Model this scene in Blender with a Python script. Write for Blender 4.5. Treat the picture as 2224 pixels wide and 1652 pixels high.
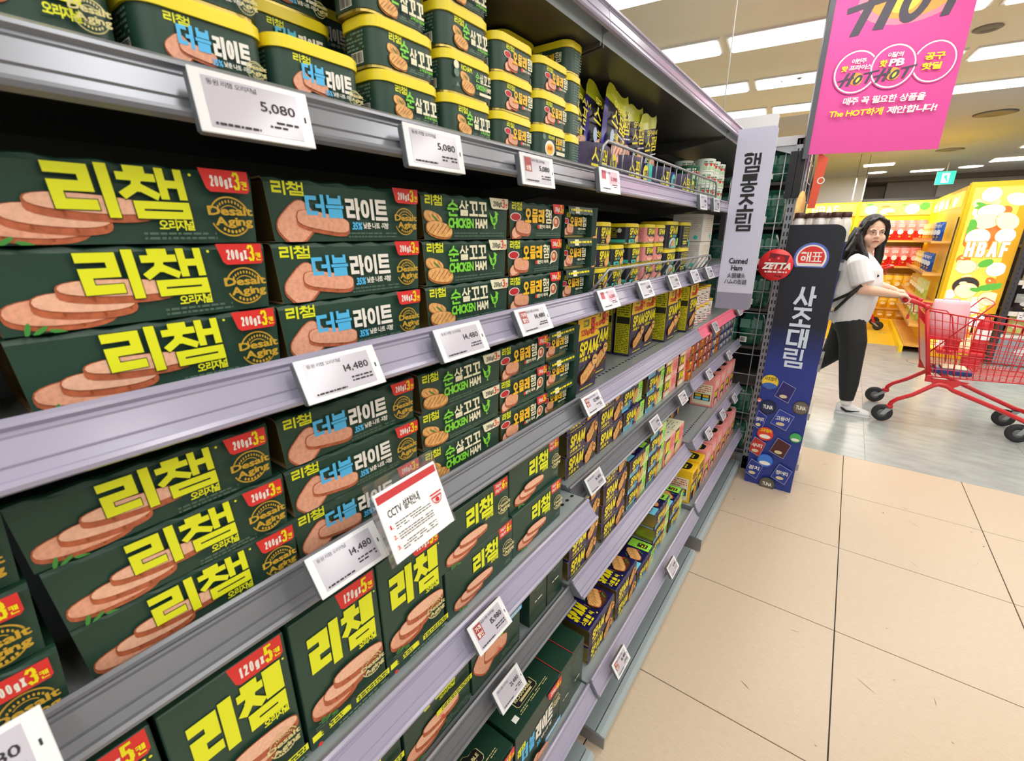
import bpy, math, random
from math import sin, cos, pi, radians
from mathutils import Vector, Matrix
from mathutils.geometry import tessellate_polygon

random.seed(7)
for o in list(bpy.data.objects):
    bpy.data.objects.remove(o, do_unlink=True)
scene = bpy.context.scene
COL = scene.collection

# ---------------------------------------------------------------- camera
CAM_Z = 1.466
yaw, pitch, roll = -0.6295, -0.3135, -0.0016
fwd = Vector((sin(yaw) * cos(pitch), cos(yaw) * cos(pitch), sin(pitch)))
rgt = Vector((cos(yaw), -sin(yaw), 0))
up = rgt.cross(fwd)
r1 = rgt * cos(roll) + up * sin(roll)
u1 = up * cos(roll) - rgt * sin(roll)
cam = bpy.data.objects.new('camera', bpy.data.cameras.new('camera'))
COL.objects.link(cam)
cam.matrix_world = Matrix(((r1.x, u1.x, -fwd.x, 0), (r1.y, u1.y, -fwd.y, 0), (r1.z, u1.z, -fwd.z, CAM_Z), (0, 0, 0, 1)))
cam.data.sensor_width = 36
cam.data.lens = 973.6 / 2224 * 36
cam.data.clip_start = 0.05
cam.data.dof.use_dof = True
cam.data.dof.focus_distance = 1.9
cam.data.dof.aperture_fstop = 10.0
scene.camera = cam

# ---------------------------------------------------------------- world, lights, exposure
CEIL = 2.75
world = bpy.data.worlds.new('world'); scene.world = world
world.use_nodes = True
world.node_tree.nodes['Background'].inputs[0].default_value = (0.93, 0.96, 1.0, 1)
world.node_tree.nodes['Background'].inputs[1].default_value = 1.1
STRIP_POWER = 5.0
scene.view_settings.view_transform = 'Standard'
scene.view_settings.look = 'None'
scene.view_settings.gamma = 1
scene.view_settings.exposure = 0.12
scene.view_settings.use_curve_mapping = False
try:
    scene.cycles.max_bounces = 9
    scene.cycles.diffuse_bounces = 6
    scene.cycles.glossy_bounces = 3
    scene.cycles.transmission_bounces = 4
    scene.cycles.caustics_reflective = False
    scene.cycles.caustics_refractive = False
    scene.cycles.sample_clamp_indirect = 6
except Exception:
    pass

def area_light(name, loc, sx, sy, power, color=(1, 1, 1), aim=(0, 0, -1)):
    l = bpy.data.lights.new(name, 'AREA'); l.shape = 'RECTANGLE'; l.size = sx; l.size_y = sy; l.energy = power; l.color = color
    o = bpy.data.objects.new(name, l); COL.objects.link(o); o.location = loc
    o.rotation_euler = Vector(aim).to_track_quat('-Z', 'Y').to_euler()
    return o
# ceiling fixtures over this aisle (behind, above and beside the camera), the same rows as those in view
for i, (lx, ly) in enumerate([(-0.3, -1.6), (1.4, -1.6), (-0.3, -0.55), (1.4, -0.55), (-0.3, 0.5), (1.4, 0.5), (-0.3, 1.55), (1.4, 1.55), (-0.3, 2.6), (1.4, 2.6)]):
    area_light('ceiling_and_fill_light', (lx + 0.5, ly, CEIL - 0.03), 1.3, 0.25, 10, (1.0, 0.985, 0.96))
for lx, ly in [(0.3, 4.4), (1.9, 5.6), (0.3, 6.8), (2.4, 7.6), (0.3, 9.2)]:
    area_light('ceiling_and_fill_light', (lx, ly, CEIL - 0.05), 1.4, 0.3, 15, (1.0, 0.985, 0.96))
for lx, ly in [(-2.6, 5.5), (-2.6, 9.0), (4.6, 5.0), (4.8, 8.5), (0.2, 12.6), (3.0, 12.6), (-2.8, 12.6), (3.0, 10.6), (0.2, 11.2)]:  # lamps without fixtures, added to brighten the far hall
    area_light('ceiling_and_fill_light', (lx, ly, CEIL - 0.05), 1.6, 0.6, 30, (1.0, 0.99, 0.97))

# ---------------------------------------------------------------- materials
def lin(h):
    h = h.lstrip('#'); c = [int(h[i:i + 2], 16) / 255 for i in (0, 2, 4)]
    return tuple((x / 12.92 if x <= 0.04045 else ((x + 0.055) / 1.055) ** 2.4) for x in c) + (1,)
_M = {}
def mat(hexc, rough=0.5, metal=0.0, noise=0, scale=60, emit=0, alpha=1.0, trans=0, coat=0, bump=0, stretch=None, hex2=None, spec=0.5, name=None):
    key = (hexc, rough, metal, noise, scale, emit, alpha, trans, coat, bump, stretch, hex2, spec)
    if key in _M: return _M[key]
    m = bpy.data.materials.new(name or 'surface_' + hexc.lstrip('#')); m.use_nodes = True
    nt = m.node_tree; b = nt.nodes['Principled BSDF']
    b.inputs['Base Color'].default_value = lin(hexc)
    b.inputs['Roughness'].default_value = rough
    b.inputs['Metallic'].default_value = metal
    b.inputs['Specular IOR Level'].default_value = spec
    if coat: b.inputs['Coat Weight'].default_value = coat; b.inputs['Coat Roughness'].default_value = 0.15
    if trans: b.inputs['Transmission Weight'].default_value = trans
    if alpha < 1: b.inputs['Alpha'].default_value = alpha
    if emit:
        b.inputs['Emission Color'].default_value = lin(hexc); b.inputs['Emission Strength'].default_value = emit
    if noise or bump or hex2:
        tc = nt.nodes.new('ShaderNodeTexCoord'); mp = nt.nodes.new('ShaderNodeMapping'); nz = nt.nodes.new('ShaderNodeTexNoise')
        nt.links.new(tc.outputs['Object'], mp.inputs[0]); nt.links.new(mp.outputs[0], nz.inputs['Vector'])
        if stretch: mp.inputs['Scale'].default_value = stretch
        nz.inputs['Scale'].default_value = scale; nz.inputs['Detail'].default_value = 5
        if noise or hex2:
            cr = nt.nodes.new('ShaderNodeValToRGB')
            c = lin(hexc)
            if hex2: lo, hi = c, lin(hex2)
            else:
                lo = tuple(x * (1 - noise) for x in c[:3]) + (1,); hi = tuple(min(1, x * (1 + noise)) for x in c[:3]) + (1,)
            cr.color_ramp.elements[0].position = 0.36; cr.color_ramp.elements[1].position = 0.64
            cr.color_ramp.elements[0].color = lo; cr.color_ramp.elements[1].color = hi
            nt.links.new(nz.outputs['Fac'], cr.inputs[0]); nt.links.new(cr.outputs[0], b.inputs['Base Color'])
            if emit: nt.links.new(cr.outputs[0], b.inputs['Emission Color'])
        if bump:
            bp = nt.nodes.new('ShaderNodeBump'); bp.inputs['Strength'].default_value = bump; bp.inputs['Distance'].default_value = 0.002
            nt.links.new(nz.outputs['Fac'], bp.inputs['Height']); nt.links.new(bp.outputs[0], b.inputs['Normal'])
    _M[key] = m
    return m

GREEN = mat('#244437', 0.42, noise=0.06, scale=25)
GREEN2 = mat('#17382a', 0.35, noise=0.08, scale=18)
DGREEN = mat('#2b4a3c', 0.5)
YEL = mat('#e8ee22', 0.45)
LIDY = mat('#f4e02c', 0.3, noise=0.03, scale=30)
WHT = mat('#f1efe6', 0.45)
CREAM = mat('#efeccb', 0.5)
RED = mat('#e0322f', 0.4)
RED2 = mat('#c8202a', 0.45)
GOLD = mat('#cda532', 0.4)
GOLDL = mat('#d9cf8f', 0.4)
BLUE = mat('#55bff5', 0.45)
LIME = mat('#7fdc3c', 0.45)
OMY = mat('#f7c21c', 0.45)
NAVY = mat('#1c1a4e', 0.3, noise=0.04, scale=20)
NAVYF = mat('#453c58', 0.42, noise=0.05, scale=20)  # pack-front navy, greyed by reflected light painted into the colour
SPY = mat('#f4e613', 0.45)
SPBOX = mat('#f6c71c', 0.45)
TEAL = mat('#4fd6c6', 0.4)
CYAN = mat('#79d4ee', 0.4)
LGREEN = mat('#a0ee4a', 0.4)
PINK = mat('#f49a96', 0.45)
PINKD = mat('#e77776', 0.45)
BLACK = mat('#111111', 0.5)
INK = mat('#1b1b1d', 0.6)
FINE = mat('#6f8c7c', 0.6)
FINE2 = mat('#4d6a5a', 0.6)
TIN = mat('#c9b468', 0.3, metal=0.9)
KRAFT = mat('#9c7d58', 0.8, noise=0.1, scale=80)
HAM1 = mat('#e8a88a', 0.5, noise=0.1, scale=260)
HAM2 = mat('#b8623f', 0.5, noise=0.15, scale=160)
HAM3 = mat('#f0bb9e', 0.5, noise=0.08, scale=260)
GRL = mat('#9b4a22', 0.5)
CHK1 = mat('#e9b26a', 0.5, noise=0.15, scale=200)
CHK2 = mat('#b8722f', 0.5, noise=0.15, scale=200)
PLATE = mat('#5b3316', 0.4, noise=0.2, scale=60)
LEAF = mat('#3f8f3a', 0.5)
PAPER = mat('#f4f4f5', 0.5)
EINK = mat('#bdbac6', 0.16, coat=0.5)

# ---------------------------------------------------------------- glyphs
_TX = "리챔오지널더블라이트순살꼬믈레햄캔개낮춘나률방스팸클식햄통조림사대해표설치안내가격할인담백맛과계란이쏙동원조참고등어정꽁마아산혁웰포도무첨닭슴진짜매주꼭필요한상품을하게제합니다번핫프공구딜달의호HOTthe火腿罐头ハムの缶詰고추연소흰살담은우리집1234567890,.%+-:·!®?/SPAMCHICKENHAMDesaltAginggkgXxRICHAMABLECannedHamCCTVUNZETTAHBAFPBrivateBandOMELETZEolvwLfmjIJKQVWY*▼↓→스낵오리온김밥두부"
_G = {}
def _load_glyphs():
    chars = sorted(set(_TX) - {' '})
    obs = []
    for ch in chars:
        c = bpy.data.curves.new('g', 'FONT'); c.body = ch; c.resolution_u = 2; c.size = 1
        o = bpy.data.objects.new('g', c); COL.objects.link(o); obs.append((ch, o))
    dg = bpy.context.evaluated_depsgraph_get(); dg.update()
    for ch, o in obs:
        m = bpy.data.meshes.new_from_object(o.evaluated_get(dg), depsgraph=dg)
        vs = [(v.co.x, v.co.y) for v in m.vertices]
        fs = [tuple(p.vertices) for p in m.polygons]
        if vs:
            x0 = min(v[0] for v in vs); x1 = max(v[0] for v in vs)
            _G[ch] = (vs, fs, x0, x1)
        bpy.data.meshes.remove(m)
    for ch, o in obs:
        c = o.data; bpy.data.objects.remove(o); bpy.data.curves.remove(c)
_load_glyphs()

def layout(s, gap=0.06):
    """2D verts and faces of a line of text, plus its bounding box"""
    V = []; F = []; x = 0
    for ch in s:
        if ch == ' ' or ch not in _G:
            x += 0.28; continue
        vs, fs, a, b = _G[ch]
        n = len(V)
        V += [(v[0] - a + x, v[1]) for v in vs]
        F += [tuple(i + n for i in f) for f in fs]
        x += (b - a) + gap
    return V, F

# ---------------------------------------------------------------- mesh builder
class MB:
    def __init__(self, xf=None):
        self.v = []; self.f = []; self.m = []; self.s = []; self.mats = []; self.xf = xf
    def mi(self, m):
        if m not in self.mats: self.mats.append(m)
        return self.mats.index(m)
    def add(self, vs, fs, m, smooth=False):
        n = len(self.v); k = self.mi(m)
        if self.xf is not None: vs = [self.xf @ Vector(p) for p in vs]
        self.v += [tuple(p) for p in vs]
        for f in fs:
            self.f.append(tuple(i + n for i in f)); self.m.append(k); self.s.append(smooth)
    def quad(self, a, b, c, d, m): self.add([a, b, c, d], [(0, 1, 2, 3)], m)
    def box(self, x0, x1, y0, y1, z0, z1, m, top=None, front=None):
        vs = [(x0, y0, z0), (x1, y0, z0), (x1, y1, z0), (x0, y1, z0), (x0, y0, z1), (x1, y0, z1), (x1, y1, z1), (x0, y1, z1)]
        self.add(vs, [(0, 3, 2, 1), (0, 1, 5, 4), (2, 3, 7, 6), (3, 0, 4, 7)], m)
        self.add(vs, [(4, 5, 6, 7)], top or m)
        self.add(vs, [(1, 2, 6, 5)], front or m)
    def bbox(self, x0, x1, y0, y1, z0, z1, m, r=0.002):
        """box with chamfered edges"""
        c = ((x0 + x1) / 2, (y0 + y1) / 2, (z0 + z1) / 2); h = ((x1 - x0) / 2, (y1 - y0) / 2, (z1 - z0) / 2)
        r = min(r, min(h) * 0.6)
        vs = []; idx = {}
        for sx in (-1, 1):
            for sy in (-1, 1):
                for sz in (-1, 1):
                    for a in range(3):
                        p = [sx * (h[0] - r), sy * (h[1] - r), sz * (h[2] - r)]
                        p[a] += r * (sx, sy, sz)[a]
                        idx[(sx, sy, sz, a)] = len(vs); vs.append((c[0] + p[0], c[1] + p[1], c[2] + p[2]))
        fs = []
        def I(s, a): return idx[(s[0], s[1], s[2], a)]
        for a in range(3):
            b, d = (a + 1) % 3, (a + 2) % 3
            for sg in (-1, 1):
                q = []
                for (p1, p2) in ((-1, -1), (1, -1), (1, 1), (-1, 1)):
                    s = [0, 0, 0]; s[a] = sg; s[b] = p1; s[d] = p2; q.append(I(s, a))
                fs.append(tuple(q if sg > 0 else q[::-1]))
            for p1 in (-1, 1):
                for p2 in (-1, 1):
                    s0 = [0, 0, 0]; s0[b] = p1; s0[d] = p2; s0[a] = -1; s1 = list(s0); s1[a] = 1
                    q = [I(s0, b), I(s1, b), I(s1, d), I(s0, d)]
                    if p1 * p2 < 0: q = q[::-1]
                    fs.append(tuple(q[::-1]))
        for sx in (-1, 1):
            for sy in (-1, 1):
                for sz in (-1, 1):
                    q = [idx[(sx, sy, sz, 0)], idx[(sx, sy, sz, 1)], idx[(sx, sy, sz, 2)]]
                    fs.append(tuple(q if sx * sy * sz > 0 else q[::-1]))
        self.add(vs, fs, m)
    def prism(self, pts, y0, y1, m, axis='y', cap=None, smooth=False):
        """closed 2D outline (counter-clockwise) swept along an axis: y -> pts are (x,z); z -> (x,y); x -> (y,z)"""
        def P(p, t): return {'y': (p[0], t, p[1]), 'z': (p[0], p[1], t), 'x': (t, p[0], p[1])}[axis]
        n = len(pts)
        vs = [P(p, y0) for p in pts] + [P(p, y1) for p in pts]
        self.add(vs, [(i, (i + 1) % n, n + (i + 1) % n, n + i) for i in range(n)], m, smooth)
        tri = tessellate_polygon([[Vector((p[0], p[1], 0)) for p in pts]])
        self.add(vs, [tuple(t) for t in tri] + [tuple(n + i for i in t[::-1]) for t in tri], cap or m)
    def tube(self, pts, r, m, n=6, closed=False, cap=True):
        pts = [Vector(p) for p in pts]; k = len(pts); rings = []
        rr = r if isinstance(r, (list, tuple)) else [r] * k
        prev = None
        for i, p in enumerate(pts):
            a = pts[i - 1] if (i > 0 or closed) else p; b = pts[(i + 1) % k] if (i < k - 1 or closed) else p
            t = (b - a)
            t = t.normalized() if t.length > 1e-9 else Vector((0, 0, 1))
            if prev is None:
                u = t.cross(Vector((0, 0, 1)))
                if u.length < 0.1: u = t.cross(Vector((1, 0, 0)))
            else: u = prev - t * prev.dot(t)
            u.normalize(); prev = u; w = t.cross(u)
            rings.append([p + (u * cos(2 * pi * j / n) + w * sin(2 * pi * j / n)) * rr[i] for j in range(n)])
        vs = [q for R in rings for q in R]; fs = []
        for i in range(k if closed else k - 1):
            a = i * n; b = ((i + 1) % k) * n
            for j in range(n): fs.append((a + j, a + (j + 1) % n, b + (j + 1) % n, b + j))
        if cap and not closed:
            fs.append(tuple(range(n - 1, -1, -1))); fs.append(tuple((k - 1) * n + j for j in range(n)))
        self.add(vs, fs, m, n > 4)
    def lathe(self, prof, c, m, n=20, axis='z', smooth=True, sx=1, sy=1, a0=0):
        """profile [(r,h)] turned about an axis through c"""
        vs = []; k = len(prof)
        for r, h in prof:
            for j in range(n):
                a = 2 * pi * j / n + a0; x = r * cos(a) * sx; y = r * sin(a) * sy
                vs.append({'z': (c[0] + x, c[1] + y, c[2] + h), 'x': (c[0] + h, c[1] + x, c[2] + y), 'y': (c[0] + x, c[1] + h, c[2] + y)}[axis])
        fs = []
        for i in range(k - 1):
            for j in range(n): fs.append((i * n + j, i * n + (j + 1) % n, (i + 1) * n + (j + 1) % n, (i + 1) * n + j))
        self.add(vs, fs, m, smooth)
        self.add(vs, [tuple(range(n - 1, -1, -1)), tuple((k - 1) * n + j for j in range(n))], m)
    def ball(self, c, r, m, n=14, k=9):
        rx, ry, rz = r if isinstance(r, (tuple, list)) else (r, r, r)
        vs = []; fs = []
        for i in range(1, k):
            t = pi * i / k
            for j in range(n):
                a = 2 * pi * j / n; vs.append((c[0] + rx * sin(t) * cos(a), c[1] + ry * sin(t) * sin(a), c[2] + rz * cos(t)))
        for i in range(k - 2):
            for j in range(n): fs.append((i * n + j, (i + 1) * n + j, (i + 1) * n + (j + 1) % n, i * n + (j + 1) % n))
        vs += [(c[0], c[1], c[2] + rz), (c[0], c[1], c[2] - rz)]; t, b = len(vs) - 2, len(vs) - 1
        for j in range(n):
            fs.append((t, j, (j + 1) % n)); fs.append((b, (k - 2) * n + (j + 1) % n, (k - 2) * n + j))
        self.add(vs, fs, m, True)
    def build(self, name, parent=None, loc=None, rz=0, **tags):
        me = bpy.data.meshes.new(name)
        me.from_pydata(self.v, [], self.f)
        for m in self.mats: me.materials.append(m)
        me.polygons.foreach_set('material_index', self.m)
        me.polygons.foreach_set('use_smooth', self.s)
        me.update()
        o = bpy.data.objects.new(name, me); COL.objects.link(o)
        if parent: o.parent = parent
        if loc is not None: o.location = loc
        if rz: o.rotation_euler.z = rz
        for k, v in tags.items(): o[k] = v
        return o

def empty(name, loc=(0, 0, 0), rz=0, **tags):
    o = bpy.data.objects.new(name, None); COL.objects.link(o); o.location = loc; o.rotation_euler.z = rz
    o.empty_display_size = 0.02
    for k, v in tags.items(): o[k] = v
    return o

CH = {}
def kids(o):
    if o.name not in CH: CH[o.name] = [c for c in bpy.data.objects if c.parent == o]
    return CH[o.name]
def copy_tree(o, parent=None):
    c = o.copy(); COL.objects.link(c); c.parent = parent
    for ch in kids(o): copy_tree(ch, c)
    return c

_JAMO = {
 'L': [[(0, 1), (1, 1), (1, 0.52), (0, 0.52), (0, 0), (1, 0)]], 'CH': [[(0.3, 1), (0.7, 1)], [(0, 0.72), (1, 0.72)], [(0.52, 0.72), (0.4, 0.3), (0.0, 0.0)], [(0.45, 0.35), (1.0, 0.0)]],
 'M': [[(0, 1), (1, 1), (1, 0), (0, 0), (0, 1)]], 'I': [[(0.5, 1), (0.5, 0)]], 'AE': [[(0, 1), (0, 0)], [(1, 1), (1, 0)], [(0, 0.5), (1, 0.5)]], 'A': [[(0.0, 1), (0.0, 0)], [(0.0, 0.5), (1, 0.5)]],
 'EO': [[(1, 1), (1, 0)], [(0, 0.5), (1, 0.5)]], 'B': [[(0, 1), (0, 0), (1, 0), (1, 1)], [(0, 0.5), (1, 0.5)]], 'EU': [[(0, 0.5), (1, 0.5)]], 'D': [[(1, 1), (0, 1), (0, 0), (1, 0)]],
 'T': [[(1, 1), (0, 1), (0, 0), (1, 0)], [(0, 0.5), (1, 0.5)]], 'O': ['O'], 'S': [[(0.5, 1), (0.42, 0.5), (0.0, 0.0)], [(0.45, 0.55), (1.0, 0.0)]], 'N': [[(0, 1), (0, 0), (1, 0)]],
 'GG': [[(0, 1), (0.38, 1), (0.38, 0)], [(0.62, 1), (1, 1), (1, 0)]], 'G': [[(0, 1), (1, 1), (1, 0)]], 'OO': [[(0.5, 1), (0.5, 0)], [(0, 0), (1, 0)]], 'U': [[(0, 1), (1, 1)], [(0.5, 1), (0.5, 0)]],
 'E': [[(0, 0.5), (0.45, 0.5)], [(0.45, 1), (0.45, 0)], [(1, 1), (1, 0)]], 'H': [[(0.25, 1), (0.75, 1)], [(0, 0.72), (1, 0.72)]], 'P': [[(0, 1), (1, 1)], [(0.28, 1), (0.28, 0)], [(0.72, 1), (0.72, 0)], [(0, 0), (1, 0)]],
 'J': [[(0, 1), (1, 1)], [(0.52, 1), (0.42, 0.45), (0.0, 0.0)], [(0.46, 0.5), (1.0, 0.0)]], 'YO': [[(0.3, 1), (0.3, 0)], [(0.7, 1), (0.7, 0)], [(0, 0), (1, 0)]]}
_JAMO.update({'Ls': [[(1, 0.84), (0.78, 1), (0.25, 1), (0, 0.84), (0, 0.66), (0.12, 0.56), (0.88, 0.42), (1, 0.32), (1, 0.15), (0.75, 0), (0.22, 0), (0, 0.15)]], 'Lp': [[(0, 0), (0, 1)], [(0.0, 1), (0.75, 1), (1, 0.86), (1, 0.62), (0.75, 0.47), (0, 0.47)]],
 'La': [[(0, 0), (0.5, 1), (1, 0)], [(0.2, 0.3), (0.8, 0.3)]], 'Lm': [[(0, 0), (0.06, 1), (0.5, 0.15), (0.94, 1), (1, 0)]], 'Lh': [[(0, 0), (0, 1)], [(1, 0), (1, 1)], [(0, 0.5), (1, 0.5)]], 'Lb': [[(0, 0), (0, 1), (0.75, 1), (0.95, 0.86), (0.95, 0.66), (0.7, 0.53), (1, 0.4), (1, 0.15), (0.78, 0), (0, 0)], [(0, 0.53), (0.7, 0.53)]], 'Lf': [[(0, 0), (0, 1), (1, 1)], [(0, 0.53), (0.8, 0.53)]],
 '2': [[(0, 0.84), (0.2, 1), (0.8, 1), (1, 0.84), (1, 0.62), (0, 0.08)], [(0, 0), (1, 0)]], '3': [[(0, 0.88), (0.22, 1), (0.78, 1), (1, 0.85), (1, 0.64), (0.6, 0.53), (1, 0.42), (1, 0.15), (0.78, 0), (0.22, 0), (0, 0.12)]], '5': [[(1, 1), (0.05, 1), (0, 0.56), (0.7, 0.6), (1, 0.45), (1, 0.16), (0.75, 0), (0.22, 0), (0, 0.13)]],
 '6': [[(0.9, 1), (0.3, 0.95), (0, 0.6), (0, 0.3)]], '1': [[(0.1, 0.84), (0.6, 1), (0.6, 0)]], 'g': [[(1, 1), (1, -0.12), (0.8, -0.3), (0.1, -0.3)]], 'x': [[(0, 0), (1, 1)], [(0, 1), (1, 0)]], 'K': [[(0, 1), (1, 1), (1, 0)], [(0, 0.5), (1, 0.5)]]})
_WF = {'리': 0.84, '1': 0.42, 'S': 0.52, 'P': 0.58, 'A': 0.66, 'M': 0.82, '0': 0.6, '2': 0.6, '3': 0.6, '5': 0.6, '6': 0.6, 'g': 0.6, 'x': 0.55, 'X': 0.6, 'H': 0.62, 'B': 0.6, 'F': 0.52}
_TF = {c: 0.8 for c in '챔햄팸블믈살순통표림캔'}
_SYL = {'S': [('Ls', (0, 0, 1, 1))], 'P': [('Lp', (0, 0, 1, 1))], 'A': [('La', (0, 0, 1, 1))], 'M': [('Lm', (0, 0, 1, 1))], 'H': [('Lh', (0, 0, 1, 1))], 'B': [('Lb', (0, 0, 1, 1))], 'F': [('Lf', (0, 0, 1, 1))], '0': [('O', (0, 0, 1, 1))], '1': [('1', (0, 0, 1, 1))], '2': [('2', (0, 0, 1, 1))], '3': [('3', (0, 0, 1, 1))], '5': [('5', (0, 0, 1, 1))],
 '6': [('6', (0, 0, 1, 1)), ('O', (0, 0, 1, 0.62))], 'g': [('O', (0, 0.0, 1, 0.7)), ('g', (0, 0.0, 1, 0.7))], 'x': [('x', (0, 0, 1, 0.72))], 'X': [('x', (0, 0, 1, 0.9))], '캔': [('K', (0, 0.4, 0.55, 1)), ('AE', (0.6, 0.36, 1, 1)), ('N', (0.1, 0, 1, 0.34))], '리': [('L', (0, 0.12, 0.66, 0.95)), ('I', (0.74, -0.02, 1, 1.0))], '챔': [('CH', (0, 0.38, 0.56, 1.0)), ('AE', (0.58, 0.38, 1, 1.0)), ('M', (0.14, -0.02, 1.0, 0.33))],
 '더': [('D', (0, 0.1, 0.6, 0.92)), ('EO', (0.5, 0, 1, 1))], '블': [('B', (0.1, 0.6, 0.9, 1)), ('EU', (0, 0.43, 1, 0.56)), ('L', (0.1, 0, 0.9, 0.4))], '라': [('L', (0, 0.08, 0.62, 0.95)), ('A', (0.7, 0, 1, 1))],
 '이': [('O', (0, 0.1, 0.64, 0.95)), ('I', (0.75, 0, 1, 1))], '트': [('T', (0.08, 0.28, 0.95, 1)), ('EU', (0, 0, 1, 0.16))], '순': [('S', (0.08, 0.56, 0.92, 1)), ('U', (0, 0.26, 1, 0.52)), ('N', (0.12, 0, 0.9, 0.26))],
 '살': [('S', (0, 0.46, 0.62, 1)), ('A', (0.68, 0.44, 1, 1)), ('L', (0.1, 0, 0.92, 0.4))], '꼬': [('GG', (0.06, 0.4, 0.94, 1)), ('OO', (0, 0, 1, 0.46))], '오': [('O', (0.1, 0.36, 0.9, 1)), ('OO', (0, 0, 1, 0.4))],
 '믈': [('M', (0.1, 0.62, 0.9, 1)), ('EU', (0, 0.44, 1, 0.57)), ('L', (0.1, 0, 0.9, 0.4))], '레': [('L', (0, 0.08, 0.56, 0.95)), ('E', (0.5, 0, 1, 1))], '햄': [('H', (0, 0.74, 0.56, 1.05)), ('O', (0.04, 0.42, 0.52, 0.82)), ('AE', (0.6, 0.38, 1, 1)), ('M', (0.14, -0.02, 1, 0.33))],
 '스': [('S', (0.06, 0.3, 0.94, 1)), ('EU', (0, 0, 1, 0.16))], '팸': [('P', (0, 0.42, 0.6, 0.98)), ('AE', (0.62, 0.38, 1, 1)), ('M', (0.14, -0.02, 1, 0.33))],
 '사': [('S', (0, 0.05, 0.66, 0.95)), ('A', (0.7, 0, 1, 1))], '조': [('J', (0.08, 0.4, 0.92, 1)), ('OO', (0, 0, 1, 0.4))], '대': [('D', (0, 0.1, 0.56, 0.92)), ('AE', (0.6, 0, 1, 1))], '림': [('L', (0, 0.42, 0.66, 1)), ('I', (0.74, 0.4, 1, 1)), ('M', (0.12, -0.02, 1, 0.33))],
 '통': [('T', (0.08, 0.62, 0.94, 1)), ('OO', (0, 0.38, 1, 0.62)), ('O', (0.12, 0, 0.88, 0.36))], '해': [('H', (0, 0.66, 0.56, 1)), ('O', (0.04, 0.08, 0.52, 0.6)), ('AE', (0.6, 0, 1, 1))], '표': [('P', (0.06, 0.5, 0.94, 1)), ('YO', (0, 0, 1, 0.45))]}

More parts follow.
